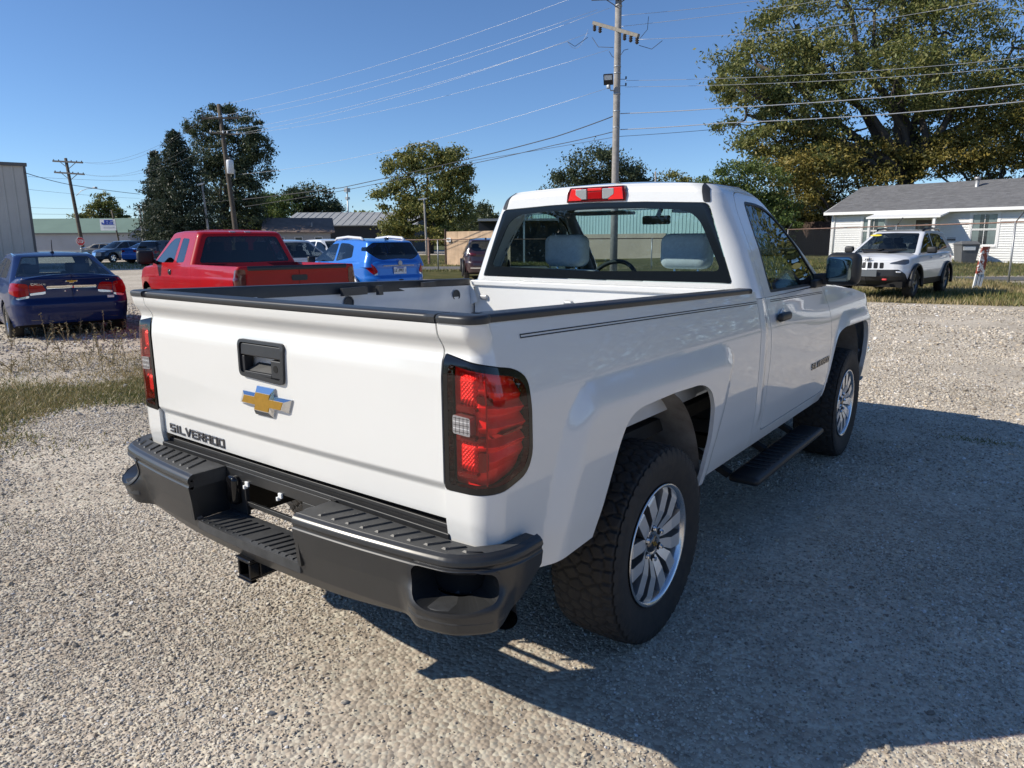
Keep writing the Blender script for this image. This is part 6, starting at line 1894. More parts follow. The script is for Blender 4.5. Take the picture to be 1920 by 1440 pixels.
# ---- poles
def pole(name, label, base, top, r0, r1, m='wood_pole'):
    t = thing(name, label, 'utility pole', (base[0], base[1], 0))
    d = np.array(top) - np.array((base[0], base[1], 0))
    b = MB(); b.tube([(0, 0, -.3)] + [tuple(d * k) for k in (.25, .5, .75, 1.0)], [r0] + [r0 + (r1 - r0) * k for k in (.25, .5, .75, 1.0)], 14)
    b.obj('shaft', m, t, smooth=True)
    return t, d
RA = np.array([RH[0], RH[1], 0]); FA = np.array([FH[0], FH[1], 0])
def insulator(t, p, m='porcelain', s=1., up=1):
    b = MB(); b.lathe([(.0001, .0), (.04 * s, .0), (.085 * s, .05 * s), (.045 * s, .07 * s), (.085 * s, .12 * s), (.045 * s, .14 * s), (.08 * s, .19 * s), (.03 * s, .24 * s), (.0001, .25 * s)], 10, lambda x, y, h: (p[0] + x, p[1] + y, p[2] + up * h)); b.obj('insulator', m, t, smooth=True)
base = at(1150, 516, 31); base[2] = 0
top = at(1161, -60, 30.0)
mp_, d = pole('utility_pole', 'tall grey utility pole with floodlight rising behind the white cab', base, top, .165, .135)
def on(v): # point of the shaft at photo height v
    k = (at(1158, v, 30.6)[2]) / top[2]
    return d * k
c = on(64)
sd_ = (at(1196, 80, 29.2) - at(1103, 52, 32.0)); sd_ = sd_ / np.linalg.norm(sd_)
b = MB(); b.bar(c - sd_ * 2.0 - FA * .2, c + sd_ * 1.45 - FA * .2, .12, .14); b.obj('crossarm', 'wood_arm', mp_, bev=.01)
for k in (-1.9, -1.45, .45, .9, 1.35): insulator(mp_, c + sd_ * k - FA * .2 + np.array([0, 0, -.07]), up=-1, s=1.1)
c2 = on(3)
sd2 = RA * .95 - FA * .25
b = MB(); b.bar(c2 - sd2 * 1.2 - FA * .2, c2 + sd2 * 1.0 - FA * .2 + np.array([0, 0, -.12]), .12, .14); b.obj('crossarm', 'wood_arm', mp_, bev=.01)
b = MB(); b.bar(c2 - sd2 * .7 - FA * .2, on(24) - FA * .16, .05, .03); b.bar(c2 + sd2 * .5 - FA * .2, on(16) - FA * .16, .05, .03); b.obj('arm_brace', 'wire_dark', mp_)
fl_ = at(1141, 158, 30.2) - np.array([base[0], base[1], 0])
b = MB(); b.box((-.20, -.05, -.02), (.20, .06, .42), rot=Matrix.Rotation(.55, 3, 'X') @ Matrix.Rotation(0, 3, 'Z'), piv=(0, 0, 0)); o = b.obj('floodlight', 'ink_black', mp_, bev=.01); o.location = fl_; o.rotation_euler = (0, 0, math.atan2(RH[1], RH[0]) - .25)
b = MB(); b.box((-.16, -.056, .20), (.16, -.048, .39), rot=Matrix.Rotation(.55, 3, 'X'), piv=(0, 0, 0)); b.obj('lamp_face', 'plate_white', o)
b = MB(); b.tube([tuple(fl_ + np.array([0, 0, .0])), tuple(fl_ + RA * .1 - np.array([0, 0, .25])), tuple(on(172))], .025, 8); b.add(*rbox(tuple(fl_ + np.array([0, 0, -.1])), (.07, .07, .08), .03, 3)); b.obj('floodlight_bracket', 'galvanised', mp_, smooth=True)
for v in (18, 128, 140, 178, 210, 240):
    b = MB(); q = on(v); b.tube([tuple(q - np.array([0, 0, .03])), tuple(q + np.array([0, 0, .03]))], .158, 14); b.obj('band', 'galvanised', mp_, smooth=True)
for v in (151, 163):
    q = on(v) + RA * .16
    b = MB(); b.tube([tuple(q - RA * .05), tuple(q + RA * .22)], .012, 6); b.obj('bracket', 'wire_dark', mp_); insulator(mp_, q + RA * .22, s=.5)

# second pole with transformer
def wpole(label, pb, pt, dep, r, m='wood_pole', grp=None):
    bb = at(pb[0], pb[1], dep); bb[2] = 0
    tt = at(pt[0], pt[1], dep)
    return pole('utility_pole', label, bb, tt, r, r * .72, m) + (bb,)
p2, d2, b2 = wpole('leaning utility pole with a grey transformer can beyond the red pickup', (450, 490), (410, 196), 50, .19, 'dark_wood_pole')
def arm(t, b0, pa, pb, dep, m='wood_arm', th=.12, nm='crossarm'):
    A_ = at(pa[0], pa[1], dep - .2) - b0; B_ = at(pb[0], pb[1], dep - .2) - b0
    b = MB(); b.bar(A_, B_, th, th); b.obj(nm, m, t)
    return A_, B_
a_, b_ = arm(p2, b2, (379, 222), (448, 221), 50, 'dark_wood_pole')
for k in (.02, .3, .72, .98): insulator(p2, a_ + (b_ - a_) * k, s=.9)
a_, b_ = arm(p2, b2, (394, 249), (448, 252), 50, 'dark_wood_pole', .09)
for k in (.02, .45, .6, .95): insulator(p2, a_ + (b_ - a_) * k, s=.8, m='porcelain_light')
q = at(432, 318, 49.7) - b2
b = MB(); b.lathe([(.0001, .9), (.20, .9), (.24, .82), (.24, 0), (.20, -.03), (.0001, -.03)], 20, lambda x, y, h: (q[0] + x, q[1] + y, q[2] - .25 + h)); b.obj('transformer', 'porcelain_light', p2, smooth=True)
insulator(p2, q + np.array([.05, 0, .65]), s=.9)
b = MB(); b.bar(at(440, 318, 49.8) - b2, at(440, 335, 49.8) - b2, .05, .05); b.obj('conduit', 'galvanised', p2)
p1, d1, b1 = wpole('leaning utility pole with two crossarms and a street lamp left of the spruce', (160, 492), (123, 297), 75, .20, 'dark_wood_pole')
for (pa, pb) in (((99, 302), (155, 305)), ((102, 323), (158, 327))):
    a_, b_ = arm(p1, b1, pa, pb, 75, 'wood_arm', .16)
    for k in (.03, .2, .45, .62, .8, .97): insulator(p1, a_ + (b_ - a_) * k, s=.8, m='porcelain')
    b = MB(); mid = (a_ + b_) / 2
    for k in (.22, .78): b.bar(a_ + (b_ - a_) * k, mid - np.array([0, 0, .7]), .05, .05)
    b.obj('arm_brace', 'wood_arm', p1)
b = MB(); P_ = [at(143, 367, 74.7) - b1, at(152, 358, 74.7) - b1, at(163, 354, 74.7) - b1, at(176, 353, 74.7) - b1]; b.tube([tuple(x) for x in P_], .03, 6); b.add(*rbox(tuple(at(178, 352, 74.7) - b1), (.28, .15, .09), .06, 3)); b.obj('street_lamp', 'galvanised', p1, smooth=True)
p3, d3, b3 = wpole('thin utility pole with a short crossarm in front of the spruce', (396, 470), (377, 333), 70, .13)
arm(p3, b3, (370, 347), (383, 343), 70, 'porcelain_light', .14)
p4, _, b4 = wpole('left one of two thin poles beside the spruce', (271, 475), (261, 384), 95, .13)
p5, _, b5 = wpole('right one of two thin poles beside the spruce', (277, 475), (267, 388), 95, .12)
p6, _, b6 = wpole('short utility pole before the leafy tree behind the blue crossover', (801, 490), (795, 372), 75, .13)
arm(p6, b6, (784, 374), (800, 372), 75, 'porcelain_light', .13)
p7, _, b7 = wpole('small grey pole top over the roof between the cab and the shrubby tree', (1232, 480), (1229, 322), 70, .12)
ct = thing('cell_tower', 'slim telecom mast on the horizon', 'tower', (at(655, 440, 300)[0], at(655, 440, 300)[1], 0))
b = MB(); b.tube([(0, 0, 0), (0, 0, at(650, 352, 300)[2])], [.4, .25], 8); b.obj('mast', 'galvanised', ct, smooth=True)
b = MB(); zt = at(650, 354, 300)[2]; b.box((-.9, -.9, zt - 1.6), (.9, .9, zt)); b.box((-.7, -.7, zt - 4.6), (.7, .7, zt - 3.6)); b.obj('antenna', 'galvanised', ct)

# ---- signs
ss_ = thing('stop_sign', 'red stop sign by the leaning pole on the far left', 'sign', (*at(153, 470, 60)[:2], 0), math.atan2(RH[1], RH[0]) + 1.05)
b = MB(); b.tube([(0, .03, 0), (0, .03, 1.9)], .03, 6); b.obj('post', 'galvanised', ss_)
oc = [(.38 * math.cos(PI / 8 + k * PI / 4), 1.62 + .38 * math.sin(PI / 8 + k * PI / 4)) for k in range(8)]
oc2 = [(x * .93, 1.62 + (z - 1.62) * .93) for x, z in oc]
b = MB(); b.prism(oc, lambda x, z: (x, 0, z), lambda x, z: (x, -.012, z)); b.obj('border', 'label_white', ss_)
b = MB(); b.prism(oc2, lambda x, z: (x, -.011, z), lambda x, z: (x, -.018, z)); b.obj('board', 'stop_red', ss_)
let, wd = stroke_letters('STOP', .10, .24, .045, .035)
for ch_, bars in let:
    b = MB()
    for q in bars: b.prism([(x - wd / 2, 1.50 + z) for x, z in q], lambda x, z: (x, -.017, z), lambda x, z: (x, -.024, z))
    b.obj('letter', 'label_white', ss_)
q0 = at(187, 411, 70); q1 = at(216, 432, 70)
js = thing('sign', 'white business sign with blue letters on a leaning post far left', 'sign', (q0[0], q0[1], q1[2]), math.atan2(RH[1], RH[0]))
wS = float(np.linalg.norm((q1 - q0)[:2])); hS = q0[2] - q1[2]
b = MB(); b.box((0, -.05, 0), (wS, .05, hS)); b.obj('board', 'label_white', js)
let, wd = stroke_letters('JBS', .26, hS * .30, .12, .11)
for ch_, bars in let:
    b = MB()
    for q in bars: b.prism([(wS * .14 + x, hS * .58 + z) for x, z in q], lambda x, z: (x, -.051, z), lambda x, z: (x, -.07, z))
    b.obj('letter', 'ink_blue', js)
for k, (x0, x1, z0, z1) in enumerate(((.18, .9, .50, .54), (.2, .9, .20, .34))):
    b = MB(); b.box((wS * x0, -.06, hS * z0), (wS * x1, -.051, hS * z1)); b.obj('text_line', 'wire_alu' if k else 'ink_blue', js)
b = MB(); Bp = at(222, 448, 70.3) - q0; Tp = at(209, 394, 70.3) - q0; hh = q0[2] - q1[2]
b.tube([tuple(Bp * np.array([1, 1, 0]) + np.array([0, 0, -q1[2]])), tuple(Bp + np.array([0, 0, hh])), tuple(Tp + np.array([0, 0, hh]))], .08, 8); o = b.obj('post', 'dark_wood_pole', js, smooth=True); o.rotation_euler = (0, 0, -math.atan2(RH[1], RH[0]))

# ---- wires
def wire(label, pts, r, m='wire_alu', sag=.0, n=14, group=None):
    P_ = [at(*p) for p in pts]
    out = []
    for i in range(len(P_) - 1):
        for k in range(n if i < len(P_) - 2 else n + 1):
            t_ = k / n
            q = P_[i] + (P_[i + 1] - P_[i]) * t_
            q = q - np.array([0, 0, sag * 4 * t_ * (1 - t_)])
            out.append(tuple(q))
    b = MB(); b.tube(out, r, 5)
    o = b.obj('power_line', m, smooth=True)
    tag(o, label, 'wire', group)
g1 = 'power lines between the tall pole and the transformer pole'
lb1 = 'thin wire, %s of the six between tall pole and transformer pole'
for nth, p in zip(('topmost', 'second from the top', 'third from the top', 'fourth from the top', 'fifth from the top', 'lowest'), ([(412, 197, 50), (1158, -36, 30.6)], [(385, 222, 50), (1120, 18, 31)], [(446, 221, 50), (1146, 14, 30.6)], [(396, 249, 50), (1064, 78, 31.5), (1103, 55, 31.5)], [(430, 253, 50), (1104, 62, 31.6)], [(446, 252, 50), (1142, 93, 30.6)])):
    wire(lb1 % nth, p, .0065, sag=.5, group=g1)
wire('faint wire reaching the tall pole just below its floodlight', [(447, 327, 50), (1146, 163, 30.5)], .008, 'wire_alu', .6)
wire('upper one of the two thick dark cables left of the tall pole', [(455, 374, 50), (640, 352, 44), (880, 298, 37), (1040, 257, 33), (1150, 218, 30.7)], .022, 'wire_dark', .02, 6)
wire('lower one of the two thick dark cables left of the tall pole', [(455, 388, 50), (640, 358, 44), (880, 308, 37), (1040, 272, 33), (1150, 247, 30.7)], .016, 'wire_dark', .02, 6)
g2 = 'power lines running right from the tall pole'
wire('topmost wire running right from the tall pole', [(1164, 29, 30.6), (1430, 0, 30), (1700, -34, 28)], .009, sag=.05)
wire('second wire from the top running right from the tall pole', [(1160, 50, 30.6), (1550, 0, 29), (1750, -28, 28)], .009, sag=.05)
wire('wire running right from the end of the tall pole crossarm across the big tree', [(1196, 74, 30.0), (1540, 52, 28), (1860, 0, 26), (2050, -34, 24)], .009, sag=.05)
wire('upper one of a close pair of wires right of the floodlight', [(1172, 151, 30.6), (1540, 139, 28), (1930, 107, 25)], .008, sag=.04)
wire('lower one of a close pair of wires right of the floodlight', [(1172, 163, 30.6), (1540, 152, 28), (1930, 124, 25)], .008, sag=.04)
wire('upper one of the two thick cables right of the tall pole', [(1163, 213, 30.6), (1350, 203, 29), (1640, 184, 27), (1930, 156, 25)], .018, 'wire_alu', .02)
wire('lower one of the two thick cables right of the tall pole', [(1163, 243, 30.6), (1350, 231, 29), (1640, 216, 27), (1930, 189, 25)], .018, 'wire_alu', .02)
wire('thin dark wire under the thick cables at the tall pole', [(880, 302, 37), (1158, 256, 30.6), (1380, 239, 29)], .010, 'wire_dark', .02)
lb = 'thin wire, %s of the four between double crossarm pole and transformer pole'
for nth, p in zip(('second from the top', 'third from the top', 'topmost', 'lowest'), ([(155, 304, 75), (385, 222, 50)], [(158, 326, 75), (396, 249, 50)], [(150, 304, 75), (412, 200, 50)], [(152, 326, 75), (430, 256, 50)])):
    wire(lb % nth, p, .008, 'wire_dark', 1.2, group='wires between the double crossarm pole and the transformer pole')
wire('dark service cable from the metal building roof to the spruce', [(47, 324, 40), (130, 346, 55), (262, 364, 70)], .022, 'wire_dark', .05)
lb = 'thin level wire over the green roofed building, %s of four'
for nth, p in zip(('topmost', 'second from the top', 'third from the top', 'lowest'), ([(52, 331, 60), (262, 339, 90)], [(52, 355, 60), (262, 372, 90)], [(52, 389, 60), (262, 391, 92), (377, 372, 70)], [(52, 401, 60), (262, 399, 92), (380, 379, 70), (445, 372, 50)])):
    wire(lb % nth, p, .011, 'wire_dark', .1, group='wires low over the green roofed building')
wire('wire from the thin crossarm pole to the spruce', [(382, 345, 70), (270, 360, 90)], .014, 'wire_alu', .1)
# jumper loops at the tall pole
for where, pts in zip(('hanging from the uppermost wire', 'at the right end of the crossarm', 'at the left end of the crossarm', 'under the left half of the crossarm', 'low on the left of the shaft', 'low on the right of the shaft'), ([(1216, 31, 30.4), (1214, 55, 30.3), (1200, 72, 30.1)], [(1242, 76, 29.8), (1222, 92, 29.9), (1198, 85, 30.0)], [(1064, 78, 31.5), (1078, 87, 31.5), (1102, 70, 31.5)], [(1110, 70, 31.5), (1122, 88, 31.2), (1150, 89, 30.7)], [(1142, 96, 30.6), (1148, 106, 30.6), (1153, 108, 30.6)], [(1178, 92, 30.3), (1170, 94, 30.4), (1164, 103, 30.5)])):
    wire('short dark jumper loop on the tall pole, ' + where, pts, .012, 'wire_dark', .0, 4, group='jumper loops at the tall pole')
# ================================================================ trees
def leaf_quads(C_, size, r2, droop=.0, narrow=.5):
    """one leaf-like rhombus per centre, random attitude"""
    n = len(C_)
    d = r2.normal(size=(n, 3)); d[:, 2] -= droop
    d /= np.linalg.norm(d, axis=1)[:, None]
    e = r2.normal(size=(n, 3))
    e -= (e * d).sum(1)[:, None] * d
    e /= np.linalg.norm(e, axis=1)[:, None]
    s = size * r2.uniform(.6, 1.35, n)[:, None]
    V = np.stack([C_ - d * s * .5, C_ + e * s * narrow * .5, C_ + d * s * .5, C_ - e * s * narrow * .5], 1)
    return V

def crown_points(ell, n, r2, clumps=26, tight=.20, shell=.55):
    """leaf centres gathered in clumps through a set of ellipsoids (centre, radii, weight)"""
    tot = sum(e[2] for e in ell)
    out = []
    for c, r, wgt in ell:
        k = max(4, int(clumps * wgt))
        d = r2.normal(size=(k, 3)); d /= np.linalg.norm(d, axis=1)[:, None]
        rad_ = r2.uniform(shell, 1.0, k) ** .7
        cc = d * rad_[:, None]
        m = int(n * wgt / tot)
        idx = r2.integers(0, k, m)
        spread = r2.uniform(.6, 1.4, k)[idx] * tight
        p = cc[idx] + r2.normal(size=(m, 3)) * spread[:, None] * np.array([1, 1, .75])
        out.append(np.array(c) + p * np.array(r))
    return np.concatenate(out)

def branch_path(p, q, r2, wob=.12, n=5):
    p = np.array(p, float); q = np.array(q, float); L = np.linalg.norm(q - p)
    P_ = [p + (q - p) * t for t in np.linspace(0, 1, n)]
    for i in range(1, n - 1): P_[i] = P_[i] + r2.normal(0, wob * L * .5, 3) * np.array([1, 1, .6])
    return [tuple(x) for x in P_]

def tree(name, label, base, ell, n, size, leaf, trunk, seed, bark='bark', clumps=26, tight=.20, droop=.0, narrow=.5, group=None, limbs=True, shell=.55, cat='tree'):
    """trunk: (height of the fork, radius); ell in metres relative to the base, along the view (across, away, up)"""
    r2 = np.random.default_rng(seed)
    t = thing(name, label, cat, base, math.atan2(RH[1], RH[0]), group)
    P_ = crown_points(ell, n, r2, clumps, tight, shell)
    P_ = P_[P_[:, 2] > .25]
    quads('crown', leaf_quads(P_, size, r2, droop, narrow), leaf, t)
    if trunk:
        fh, tr = trunk
        b = MB()
        b.tube([(0, 0, -.3), (tr * .2, 0, fh * .4), (0, 0, fh)], [tr * 1.25, tr, tr * .85], 10)
        b.obj('trunk', bark, t, smooth=True)
        if limbs:
            for c, r, wgt in ell:
                b = MB()
                path = branch_path((0, 0, fh * .95), (c[0], c[1], c[2]), r2)
                b.tube(path, list(np.linspace(tr * .55, tr * .16, len(path))), 7)
                for k in range(4):
                    dd = r2.normal(size=3); dd /= np.linalg.norm(dd)
                    b2 = branch_path(path[3 if k < 2 else 4], np.array(c) + dd * np.array(r) * .75, r2)
                    b.tube(b2, list(np.linspace(tr * .17, tr * .03, len(b2))), 5)
                b.obj('limb', bark, t, smooth=True)
    return t

def E_(u, v, dep, base, ra, rb, rz_, wgt=1., db=0.):
    """ellipsoid given by photograph position at a distance, in the tree's own axes"""
    p = at(u, v, dep) - np.array([base[0], base[1], 0.])
    a = p[0] * RH[0] + p[1] * RH[1]; b = p[0] * FH[0] + p[1] * FH[1]
    return ((a, b + db, p[2] - base[2]), (ra, rb, rz_), wgt)

def base_at(u, dep, z=0.):
    p = at(u, 450, dep); return (p[0], p[1], z)

# big spreading tree behind the house
bb = base_at(1686, 52, .3)
L_ = [E_(1420, 120, 52, bb, 3.6, 3.5, 3.0, .8), E_(1400, 215, 51, bb, 2.6, 3, 2.2, .55), E_(1490, 55, 53, bb, 3.2, 3.5, 3.0, .6), E_(1500, 190, 51, bb, 3.6, 3.5, 3.0, .9), E_(1560, 120, 50, bb, 3.2, 3.0, 2.4, .7),
      E_(1590, 250, 51, bb, 3.6, 3.2, 2.4, .8), E_(1640, 20, 54, bb, 4.5, 4, 3.4, .9), E_(1680, 150, 50, bb, 4.2, 3.6, 3.0, 1.0), E_(1770, 60, 53, bb, 4.6, 4, 3.6, 1.0), E_(1800, 170, 51, bb, 4.4, 3.6, 2.8, .9), E_(1900, 90, 53, bb, 4.6, 4, 3.8, .9),
      E_(1990, 170, 53, bb, 4.5, 4, 4.0, .7), E_(1560, -40, 55, bb, 4, 4, 3, .6), E_(1700, -70, 55, bb, 5, 5, 3.5, .8), E_(1850, -60, 55, bb, 5, 5, 4, .8)]
tree('pecan_tree', 'huge spreading olive leaved tree rising behind the white house', bb, L_ + [E_(1460, 270, 50, bb, 2.6, 2.6, 1.8, .5), E_(1540, 300, 49, bb, 2.6, 2.4, 1.6, .5), E_(1730, 230, 53, bb, 3.2, 3, 2.0, .6), E_(1880, 190, 51, bb, 4, 3, 2.4, .7), E_(1375, 160, 49, bb, 1.6, 2.0, 1.4, .3)], 92000, .29, 'leaf_oak', (5.8, .62), 11, clumps=34, tight=.16, droop=.35, narrow=.42, shell=.45)
bb = base_at(1560, 49, .2)
tree('shade_tree', 'golden green tree hanging over the brown board fence and left end of the house roof', bb, [E_(1500, 300, 49, bb, 3.2, 3, 2.2, 1), E_(1585, 335, 50, bb, 3.4, 2.6, 2.0, 1), E_(1500, 370, 49, bb, 2.4, 2.2, 1.6, .7), E_(1560, 400, 51, bb, 2.6, 1.6, 1.3, .6), E_(1640, 300, 51, bb, 2.0, 2, 1.6, .5)], 26000, .24, 'leaf_gold', (2.2, .22), 12, clumps=36, tight=.2, droop=.4, narrow=.42)
bb = base_at(1850, 50, .4)
tree('shade_tree', 'golden green tree above the right half of the house roof', bb, [E_(1785, 285, 50, bb, 2.4, 2, 1.6, 1), E_(1850, 262, 50, bb, 2.8, 2, 2.0, 1.1), E_(1920, 240, 50, bb, 2.8, 2, 2.2, 1), E_(1990, 250, 50, bb, 2.8, 2, 2.2, .8), E_(1745, 310, 50, bb, 1.5, 1.5, 1.0, .5), E_(1880, 308, 50, bb, 3.4, 1.6, 1.3, .7)], 26000, .24, 'leaf_gold', (3, .25), 13, clumps=36, tight=.2, droop=.4, narrow=.42)
bb = base_at(1385, 45)
tree('shrubby_tree', 'fresh green shrubby tree just right of the white cab roof', bb, [E_(1385, 335, 45, bb, 1.7, 1.5, 1.1, 1), E_(1340, 350, 45, bb, 1.0, 1.2, .8, .5), E_(1430, 345, 45, bb, 1.6, 1.5, 1.5, 1), E_(1445, 395, 45, bb, 1.7, 1.4, 1.2, .8), E_(1375, 385, 45, bb, 1.8, 1.4, 1.0, .7), E_(1470, 430, 44, bb, 1.0, .8, .7, .4)], 13000, .22, 'leaf_green', (2.2, .14), 14, clumps=30, tight=.18, droop=.5, narrow=.36)
bb = base_at(1120, 95)
tree('oak_tree', 'dark rounded oak behind the tall pole', bb, [E_(1115, 315, 95, bb, 3.6, 3.5, 3.0, 1), E_(1080, 330, 95, bb, 3.0, 3, 2.4, .7), E_(1165, 330, 95, bb, 3.0, 3, 2.2, .7), E_(1105, 370, 95, bb, 5, 4, 2.4, .9), E_(1185, 355, 95, bb, 2.4, 2.4, 1.6, .4)], 17000, .38, 'leaf_dark', (4, .4), 15, clumps=30, tight=.2)
bb = base_at(1250, 95)
tree('shrubby_tree', 'feathery light green treetop above the middle of the white cab roof', bb, [E_(1255, 345, 95, bb, 2.6, 2, 1.6, 1), E_(1220, 355, 95, bb, 1.8, 2, 1.2, .7), E_(1290, 350, 95, bb, 1.6, 2, 1.5, .7), E_(1250, 385, 95, bb, 4, 2, 2, .8)], 6000, .34, 'leaf_mixed', (3, .2), 16, clumps=24, tight=.22, droop=-.8)
bb = base_at(1030, 92)
tree('shrubby_tree', 'thin sparse bush at the left foot of the dark oak', bb, [E_(1025, 365, 92, bb, 1.6, 1.5, 1.2, 1), E_(1050, 375, 92, bb, 1.6, 1.5, 1.0, 1)], 900, .3, 'leaf_dark', (3, .12), 17)
bb = base_at(805, 82)
tree('maple_tree', 'tall yellowish green tree between the metal roofed building and the white cab', bb, [E_(800, 300, 82, bb, 2.6, 2.5, 1.8, .8), E_(755, 318, 82, bb, 2.2, 2.2, 1.9, .7), E_(845, 310, 82, bb, 2.4, 2.2, 1.9, .8), E_(870, 345, 82, bb, 1.7, 2, 2.0, .6), E_(800, 350, 81, bb, 3.4, 3, 2.2, 1.1), E_(740, 375, 81, bb, 2.4, 2.2, 1.8, .7), E_(850, 395, 81, bb, 2.6, 2.4, 2.0, .9), E_(785, 410, 80, bb, 3.2, 2.4, 1.8, .9), E_(745, 425, 81, bb, 2.2, 2, 1.4, .6), E_(830, 440, 80, bb, 2.4, 2, 1.0, .5)], 30000, .34, 'leaf_mixed', (4.5, .42), 18, clumps=30, tight=.19)
bb = base_at(905, 92)
tree('shade_tree', 'small dark green tree just left of the white cab pillar', bb, [E_(905, 410, 92, bb, 1.8, 2, 2, 1), E_(885, 430, 92, bb, 2, 2, 1.4, .7), E_(925, 425, 92, bb, 1.6, 2, 1.5, .7)], 5000, .34, 'leaf_dark', (2.5, .2), 19)
bb = base_at(580, 118)
tree('oak_tree', 'dark rounded tree behind the metal roofed building', bb, [E_(580, 372, 118, bb, 3.6, 3, 2.2, 1), E_(550, 380, 118, bb, 2.6, 3, 2, .7), E_(610, 390, 118, bb, 2.8, 3, 1.8, .8), E_(570, 405, 118, bb, 5, 3, 1.6, .8)], 11000, .45, 'leaf_dark', (4, .4), 20)
bb = base_at(515, 112)
tree('shade_tree', 'lighter green tree right of the tall dark elm', bb, [E_(510, 380, 112, bb, 2.6, 3, 1.8, 1), E_(490, 395, 112, bb, 2.6, 3, 2.2, .8), E_(530, 400, 112, bb, 2.4, 3, 1.8, .8), E_(500, 425, 112, bb, 4, 2, 1.6, .7)], 8000, .42, 'leaf_green', (4, .3), 21)
bb = base_at(425, 82)
tree('elm_tree', 'tall dark feathery elm behind the transformer pole', bb, [E_(410, 218, 82, bb, 1.9, 2, 1.5, .6), E_(380, 245, 82, bb, 1.6, 2, 1.6, .6), E_(450, 240, 82, bb, 2.4, 2.5, 1.8, .9), E_(485, 275, 82, bb, 1.6, 2, 1.8, .6), E_(430, 285, 82, bb, 3.6, 3, 2.2, 1.2), E_(385, 300, 82, bb, 1.8, 2, 2.4, .8), E_(470, 320, 82, bb, 2.4, 2.4, 2.0, .8), E_(430, 350, 82, bb, 3.6, 3, 2.4, 1.2), E_(465, 375, 82, bb, 1.9, 2, 1.8, .6), E_(420, 410, 82, bb, 3.0, 2.5, 2.0, 1.0), E_(460, 420, 82, bb, 2.4, 2.5, 1.4, .7), E_(390, 440, 82, bb, 2.4, 2, 1.2, .5)], 38000, .33, 'leaf_dark', (4, .42), 22, clumps=30, tight=.2, droop=.6, narrow=.4)
bb = base_at(195, 150)
tree('maple_tree', 'pointed brownish green tree far off behind the green roof', bb, [E_(195, 378, 150, bb, 2.2, 2, 1.6, 1), E_(190, 395, 150, bb, 3, 2, 2, 1), E_(210, 400, 150, bb, 2.6, 2, 1.6, .8), E_(165, 408, 150, bb, 3, 2, 1.2, .7), E_(225, 411, 150, bb, 2.2, 2, 1, .5)], 6000, .5, 'leaf_mixed', (3, .3), 23)

# spruce: whorls of drooping boughs
def spruce(label, base, H, Rb, seed):
    r2 = np.random.default_rng(seed)
    t = thing('spruce_tree', label, 'tree', base, 0)
    b = MB(); b.tube([(0, 0, -.2), (0, 0, H)], [.26, .03], 8); b.obj('trunk', 'bark', t, smooth=True)
    pts = []
    z = .6
    while z < H - .25:
        f = z / H
        R_ = Rb * (1 - f) ** .72 * (.75 + .25 * min(1, f * 6)) * r2.uniform(.82, 1.12)
        nb = int(7 + 8 * (1 - f))
        a0 = r2.uniform(0, 6)
        for k in range(nb):
            a = a0 + 2 * PI * k / nb + r2.uniform(-.2, .2); Rk = R_ * r2.uniform(.65, 1.15)
            m = int(30 + 90 * Rk / Rb)
            s = r2.uniform(.12, 1, m) ** .75
            x = np.cos(a) * s * Rk + r2.normal(0, .16 + .15 * Rk / Rb, m); y = np.sin(a) * s * Rk + r2.normal(0, .16 + .15 * Rk / Rb, m)
            zz = z - .10 * Rk * s + .10 * Rk * s ** 3 - np.abs(r2.normal(0, .20, m)) + .1
            pts.append(np.stack([x, y, zz], 1))
        z += .42 * (1 - .45 * f)
    tip = np.stack([r2.normal(0, .07, 60), r2.normal(0, .07, 60), H - r2.uniform(0, .9, 60)], 1)
    P_ = np.concatenate(pts + [tip])
    quads('crown', leaf_quads(P_, .32, r2, .3, .34), 'leaf_spruce', t)
    return t
bs_ = base_at(345, 72)
spruce('tall dark blue green spruce left of the transformer pole', bs_, at(330, 248, 72)[2], 5.3, 31)
bs_ = base_at(306, 74)
spruce('shorter spruce joined to the left side of the tall spruce', bs_, at(302, 285, 74)[2], 2.7, 32)
# far tree lines: read as one mass
def far_wood(name, u0, u1, dep, h0, h1, n, leaf, seed):
    r2 = np.random.default_rng(seed)
    u = r2.uniform(u0, u1, n)
    hh = h0 + (h1 - h0) * (.5 + .5 * np.sin(u * .045 + seed) * np.cos(u * .013)) * r2.uniform(.75, 1.0, n)
    a = (u - 960) / _f * dep
    z = r2.uniform(0, 1, n) ** .8 * hh
    P_ = np.array([pl(a[i], dep + r2.uniform(-6, 6), z[i]) for i in range(n)])
    o = quads(name, leaf_quads(P_, 1.1, r2, 0, .7), leaf)
    o['kind'] = 'stuff'
far_wood('far_wood', -200, 290, 230, 5.5, 9, 9000, 'leaf_dark', 3)
far_wood('far_wood', 440, 1000, 190, 5.5, 9.5, 11000, 'leaf_mixed', 5)
far_wood('far_wood', 980, 2300, 150, 6, 10, 14000, 'leaf_dark', 8)
